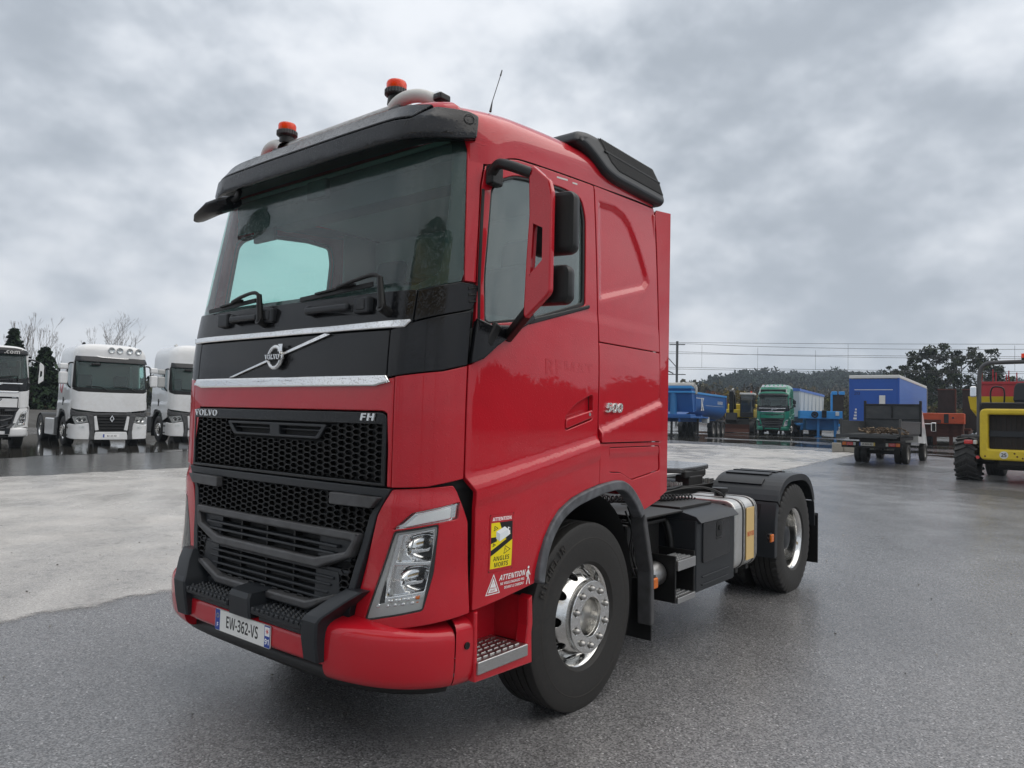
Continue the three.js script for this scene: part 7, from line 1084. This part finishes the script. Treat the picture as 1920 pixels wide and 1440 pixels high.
{ // red trailer with posts
  const T = thing('red_stake_trailer', 'red trailer with panelled side and red stakes behind the dumper', 'trailer', onYard(0.9, -45.6), 0.1);
  part('side_wall', [bx(-2.3, 2.6, 1.5, 3.78, -0.1, 0, 0.02)], C.red, T); for (let i = 0; i < 5; i++) part('wall_rib', bx(-2.3 + i * 1.2, -2.2 + i * 1.2, 1.5, 3.8, 0, 0.06, 0.01), C.red, T); part('wall_rail', [bx(-2.32, 2.62, 3.7, 3.84, -0.1, 0.07, 0.01), bx(-2.32, 2.62, 1.4, 1.6, -2.4, 0.07, 0.01)], C.red, T);
  for (const x of [-2.1, -1.55, -1.4, -0.9, -0.78, -0.4]) part('stake', bx(x, x + 0.06, 3.7, 4.35 + 0.3 * Math.abs(Math.sin(x * 7)), -1.8, -1.72, 0.01), C.red, T);
  part('chassis', [bx(-2.2, 2.5, 1.0, 1.4, -1.6, -0.7, 0.02)], M.frame, T); for (const x of [-1.2, 0.1, 1.4]) { const w = new THREE.Group(); w.name = 'axle'; T.add(w); const q = plainWheel(w, 0.001, 0.5, 0, 0.5, 0.34); q.position.set(x, 0.5, -0.4); q.rotation.y = -Math.PI / 2; }
}
{ // small dropside truck seen from behind
  const T = thing('small_tipper_truck', 'small dark tipper truck with wood scraps on its open tail', 'truck', onYard(-2.48, -26.25), Math.PI - 0.02);
  const y0 = 1.02, r = rng(31);
  part('bed_floor', [bx(-0.95, 0.98, y0, y0 + 0.07, -1.9, 1.65, 0.01)], C.bed, T);
  const hb = part('headboard', [bx(-0.98, 0.98, 1.06, 2.2, 1.58, 1.66, 0.01)], C.bed, T); part('headboard_rail', [bx(-1.0, 1.0, 2.16, 2.24, 1.56, 1.68, 0.01), bx(-1.02, -0.94, 1.0, 2.36, 1.56, 1.68, 0.01), bx(0.94, 1.02, 1.0, 2.36, 1.56, 1.68, 0.01), bx(-0.03, 0.03, 1.7, 2.16, 1.55, 1.58, 0.004), bx(-0.95, 0.95, 1.62, 1.66, 1.555, 1.58, 0.004)], M.black, hb);
  for (const g of [1, -1]) part('side_board', [bx(g * 0.94, g * 0.99, 1.09, 1.52, -1.75, 1.58, 0.01), bx(g * 0.93, g * 1.0, 1.0, 1.62, -1.82, -1.74, 0.01), bx(g * 0.93, g * 1.0, 1.5, 1.55, -1.8, 1.6, 0.008)], g > 0 ? C.bed : M.grey, T);
  part('tail_board', [bx(-0.96, 0.97, 1.0, 1.04, -2.32, -1.9, 0.01), bx(-0.98, 0.99, 0.95, 1.06, -2.36, -2.32, 0.01)], C.bed, T);
  for (let i = 0; i < 150; i++) { const b = bx(-0.04 - 0.05 * r(), 0.04 + 0.06 * r(), -0.012, 0.012, -0.02, 0.02, 0); rot(b, r() * 3, r() * 3, r() * 0.8); const d = Math.abs(r() + r() - 1); b.translate(-0.35 + 1.5 * (r() - 0.5), y0 + 0.09 + 0.22 * (1 - d) * r(), -1.9 + 1.5 * d); part('wood_scrap', b, i % 3 ? C.wood : C.woodPale, T); }
  part('chassis', [bx(-0.4, 0.4, 0.62, 1.0, -1.6, 3.0, 0.03), bx(-0.85, 0.85, 0.86, 1.0, -1.2, 1.0, 0.02), rod([-0.75, 0.4, 0], [0.75, 0.4, 0], 0.07)], M.frame, T); part('rear_beam', [bx(-1.0, 1.0, 0.66, 0.80, -1.62, -1.52, 0.01), bx(-1.0, 1.0, 0.58, 0.66, -1.60, -1.54, 0.01)], M.black, T);
  for (const g of [1, -1]) { plainWheel(T, g * 0.80, 0.36, 0, 0.36, 0.2); plainWheel(T, g * 0.56, 0.36, 0, 0.36, 0.2); plainWheel(T, g * 0.78, 0.36, 3.2, 0.36, 0.22);
    const tl = new THREE.Group(); tl.name = 'tail_lamp'; T.add(tl); part('lamp_body', bx(g * 0.48, g * 0.98, 0.64, 0.80, -1.68, -1.6, 0.01), M.black, tl); part('red_lens', bx(g * 0.58, g * 0.80, 0.66, 0.78, -1.70, -1.66, 0.008), M.redlens, tl); part('amber_lens', bx(g * 0.81, g * 0.94, 0.66, 0.78, -1.70, -1.66, 0.008), M.orange, tl); part('white_lens', bx(g * 0.49, g * 0.57, 0.66, 0.78, -1.70, -1.66, 0.008), M.whiteplastic, tl); }
  const pl = plate(0.52, 0.12, (c, w, h) => { c.fillStyle = '#d8d8d2'; c.fillRect(0, 0, w, h); c.fillStyle = '#27479a'; c.fillRect(0, 0, w * 0.09, h); c.fillStyle = '#d8c25a'; c.fillRect(w * 0.9, 0, w * 0.1, h); c.fillStyle = '#222'; c.font = 'bold 150px sans-serif'; c.textAlign = 'center'; c.textBaseline = 'middle'; c.fillText('29-MO-93', w * 0.5, h * 0.54, w * 0.76); }); const np = part('number_plate', pl.geo, pl.mat, T); np.rotation.y = Math.PI; np.position.set(0.12, 0.72, -1.665);
  part('cab', [toCreased(loft([[[-0.85, 0.75, 1.95], [0.85, 0.75, 1.95], [0.82, 2.05, 1.95], [-0.82, 2.05, 1.95]], [[-0.86, 0.7, 3.2], [0.86, 0.7, 3.2], [0.78, 2.0, 3.1], [-0.78, 2.0, 3.1]], [[-0.84, 0.6, 3.75], [0.84, 0.6, 3.75], [0.78, 1.3, 3.7], [-0.78, 1.3, 3.7]]]), 0.3)], M.white, T); part('rear_window', [bx(-0.6, 0.6, 1.45, 1.9, 1.93, 1.95, 0.003)], C.glassDark, T);
  for (const g of [1, -1]) part('mirror', [bx(g * 1.08, g * 1.26, 1.2, 1.55, 3.1, 3.16, 0.04), rod([g * 0.85, 1.5, 3.2], [g * 1.1, 1.5, 3.14], 0.015)], M.mirrorglass, T);
}
{ // site dumper, cut by the frame
  const T = thing('site_dumper', 'yellow site dumper marked 25 with black roll bar and lugged tyres', 'dumper', onYard(2.22, -20.75), Math.PI - 0.06);
  const Y = C.yellow;   // local +z points away from the yard
  for (const g of [1, -1]) { const w = plainWheel(T, g * 1.36, 0.60, 0, 0.60, 0.54, C.yellow); const lug = []; for (let i = 0; i < 20; i++) for (const s of [1, -1]) { const b = bx(-0.02, 0.30, -0.03, 0.035, -0.035, 0.035, 0.01); rot(b, 0, s > 0 ? 0.5 : -0.5, 0); if (s < 0) b.translate(-0.28, 0, 0); b.translate(0, 0.60, 0); rot(b, (i + (s > 0 ? 0 : 0.5)) / 20 * 2 * Math.PI, 0, 0); lug.push(b); } part('tread_lugs', lug, M.rubber, w); plainWheel(T, g * 1.1, 0.60, 2.9, 0.60, 0.5, C.yellow); }
  const hd = new THREE.Group(); hd.name = 'engine_hood'; T.add(hd);
  part('hood_frame', [ext(roundPoly([[-0.98, 0.62], [0.98, 0.62], [0.98, 2.02], [-0.98, 2.02]], 0.16, 6), 0.45, 0.05, [roundPoly([[-0.78, 0.92], [0.78, 0.92], [0.78, 1.86], [-0.78, 1.86]], 0.05)])].map((q) => mv(q, 0, 0, -0.75)), Y, hd); part('grille_backing', [bx(-0.8, 0.8, 0.9, 1.88, -0.55, -0.5, 0.01)], C.board, hd); part('grille_band', [bx(-0.78, 0.78, 1.26, 1.42, -0.6, -0.54, 0.01)], M.slate, hd); for (let i = 0; i < 14; i++) part('grille_bar', bx(-0.76 + i * 0.115, -0.745 + i * 0.115, 0.92, 1.86, -0.585, -0.56, 0.003), M.dark, hd);
  part('hood_body', [bx(-0.95, 0.95, 0.8, 1.98, -0.45, 1.2, 0.08)], Y, hd); part('seat_deck', [bx(-0.98, 0.98, 1.98, 2.2, -0.55, 1.1, 0.04)], M.black, T);
  part('speed_disc', [mv(rot(cyl(0.10, 0.01, 28), Math.PI / 2), 0.42, 0.77, -0.752)], M.whiteplastic, T); part('speed_number', mv(rot(textW('25', 0.12, 0.1, 0.004, 'sans_bold'), 0, Math.PI), 0.42, 0.77, -0.758), M.dark, T);
  part('roll_bar', [tube([[1.05, 0.95, -0.35], [1.05, 1.8, -0.35], [1.04, 2.95, -0.32], [1.0, 3.16, -0.32], [0.86, 3.29, -0.32], [0.6, 3.31, -0.32], [-0.6, 3.31, -0.32], [-0.86, 3.29, -0.32], [-1.0, 3.16, -0.32], [-1.04, 2.95, -0.32], [-1.05, 1.8, -0.35], [-1.05, 0.95, -0.35]], 0.058, 12, false, 90)], M.grey, T);
  part('hand_rail', [tube([[0.88, 2.2, 0.4], [0.88, 2.55, 0.4], [0.82, 2.66, 0.4], [0.6, 2.64, 0.4], [0.56, 2.55, 0.4], [0.56, 2.2, 0.4]], 0.022, 8)], M.black, T);
  const bc = new THREE.Group(); bc.name = 'beacon'; T.add(bc); part('beacon_base', [mv(cyl(0.05, 0.06, 16), 0.02, 3.40, -0.32)], M.black, bc); part('beacon_dome', [mv(cyl(0.055, 0.12, 18, 0.05), 0.02, 3.48, -0.32)], M.beacon, bc);
  part('seat', [(() => { const b = ext(roundPoly([[-0.28, 0], [0.28, 0], [0.26, 0.4], [0.2, 0.52], [-0.2, 0.52], [-0.26, 0.4]], 0.06), 0.14, 0.04); rot(b, 0.12); return mv(b, 0.02, 2.25, -0.05); })(), bx(-0.26, 0.28, 2.18, 2.32, -0.02, 0.5, 0.05)], M.seat, T); part('steering_column', [rod([0, 2.2, 0.9], [0, 2.7, 0.75], 0.03), mv(rot(new THREE.TorusGeometry(0.18, 0.018, 8, 24), 1.2), 0, 2.72, 0.74), bx(-0.5, -0.15, 2.3, 2.65, 0.8, 0.95, 0.04)], M.black, T);
  part('skip', [toCreased(loft([[[-0.7, 1.2, 1.4], [0.7, 1.2, 1.4], [1.5, 2.05, 1.1], [1.56, 2.42, 1.08], [-1.56, 2.42, 1.08], [-1.5, 2.05, 1.1]], [[-1.0, 1.0, 2.4], [1.0, 1.0, 2.4], [1.45, 2.1, 2.6], [1.45, 2.45, 2.6], [-1.45, 2.45, 2.6], [-1.45, 2.1, 2.6]], [[-1.0, 1.1, 3.3], [1.0, 1.1, 3.3], [1.3, 2.0, 3.6], [1.3, 2.2, 3.6], [-1.3, 2.2, 3.6], [-1.3, 2.0, 3.6]]]), 0.3)], Y, T);
  part('chassis', [rod([-1.3, 0.6, 0], [1.3, 0.6, 0], 0.13), rod([-1.1, 0.6, 2.9], [1.1, 0.6, 2.9], 0.13), bx(-0.6, 0.6, 0.45, 0.9, -0.5, 3.2, 0.06), bx(-0.7, 0.7, 0.35, 0.62, -0.3, 0.6, 0.1)], M.frame, T);
  for (const g of [1, -1]) { part('light_arm', [bx(g * 0.98, g * 1.45, 1.22, 1.29, -0.55, -0.45, 0.02)], M.grey, T); const tl = new THREE.Group(); tl.name = 'tail_lamp'; T.add(tl); part('red_lens', bx(g * 1.16, g * 1.38, 1.03, 1.15, -0.6, -0.5, 0.03), M.redlens, tl); part('white_lens', bx(g * 1.06, g * 1.16, 1.03, 1.15, -0.59, -0.5, 0.03), M.whiteplastic, tl); part('reflector', mv(rot(cyl(0.045, 0.02, 16), Math.PI / 2), g * 1.03, 0.68, -0.7), M.redlens, T); part('mirror', [bx(g * 1.02, g * 1.18, 2.2, 2.5, -0.42, -0.34, 0.05)].map((q) => mv(q, g * 0.08, 0.15, 0)), M.mirrorglass, T); }
  part('rust_patch', [[-0.6, 0.68], [0.0, 0.70], [0.12, 0.74], [-0.2, 0.66], [0.85, 0.72], [0.18, 0.82], [-0.05, 0.82]].map(([x, y]) => mv(rot(cyl(0.025, 0.003, 7), Math.PI / 2), x, y, -0.7515)), C.rust, T);
}
{ // pale blocks beside the small truck
  const T = thing('concrete_block_stack', 'low row of pale concrete blocks beside the small truck', 'blocks', onYard(-5.35, -33.5), 0.3);
  for (let i = 0; i < 3; i++) for (let j = 0; j < 1; j++) part('block', bx(-0.75 + i * 0.5 + j * 0.02, -0.27 + i * 0.5 + j * 0.02, j * 0.42, 0.41 + j * 0.42, -0.25, 0.25, 0.02), C.concrete, T);
}

{ // added canopy behind the viewer, guessed to give the windscreen its yellow reflection
  const T = thing('guessed_yellow_canopy', 'added unseen yellow canopy on grey posts, form guessed for the red tractor windscreen reflection', 'canopy', [0, 0, 0]), clad = std({ color: lin(0.55, 0.34, 0.03), roughness: 0.5, map: rep(grimeTex, 0.15) }), cladDark = std({ color: lin(0.05, 0.045, 0.04), roughness: 0.6 }), post = std({ color: lin(0.3, 0.3, 0.3), roughness: 0.6 });
  const P = [[-4.4, 12.4], [-3.4, 12.2], [5.0, 11.4], [10.5, 8.3]];
  for (let i = 0; i < 3; i++) { const [xa, za] = P[i], [xb, zb] = P[i + 1], n = Math.max(1, Math.round(Math.hypot(xb - xa, zb - za) / 1.05)); for (let k = 0; k < n; k++) { const t0 = k / n, t1 = (k + 0.985) / n; part('fascia_panel', bar([lerp(xa, xb, t0), 7.9, lerp(za, zb, t0)], [lerp(xa, xb, t1), 7.9, lerp(za, zb, t1)], 0.2, 3.0, 0.02), i ? clad : cladDark, T); } part('fascia_trim', bar([xa, 9.5, za], [xb, 9.5, zb], 0.4, 0.2, 0.02), cladDark, T); part('canopy_post', rod([xa, 0, za + 0.3], [xa, 6.5, za + 0.3], 0.14, 12), post, T); }
  part('canopy_roof', [loft([[[-4.4, 9.2, 12.6], [5, 9.2, 11.6], [10.5, 9.2, 8.5], [13, 9.2, 13], [6, 9.2, 17], [-4, 9.2, 17]], [[-4.4, 9.35, 12.6], [5, 9.35, 11.6], [10.5, 9.35, 8.5], [13, 9.35, 13], [6, 9.35, 17], [-4, 9.35, 17]]])], post, T); part('canopy_post', rod([-3.6, 0, 16.6], [-3.6, 9.2, 16.6], 0.14, 12), post, T); part('canopy_post', rod([12.2, 0, 13], [12.2, 9.2, 13], 0.14, 12), post, T);
}
renderer.render(scene, camera);
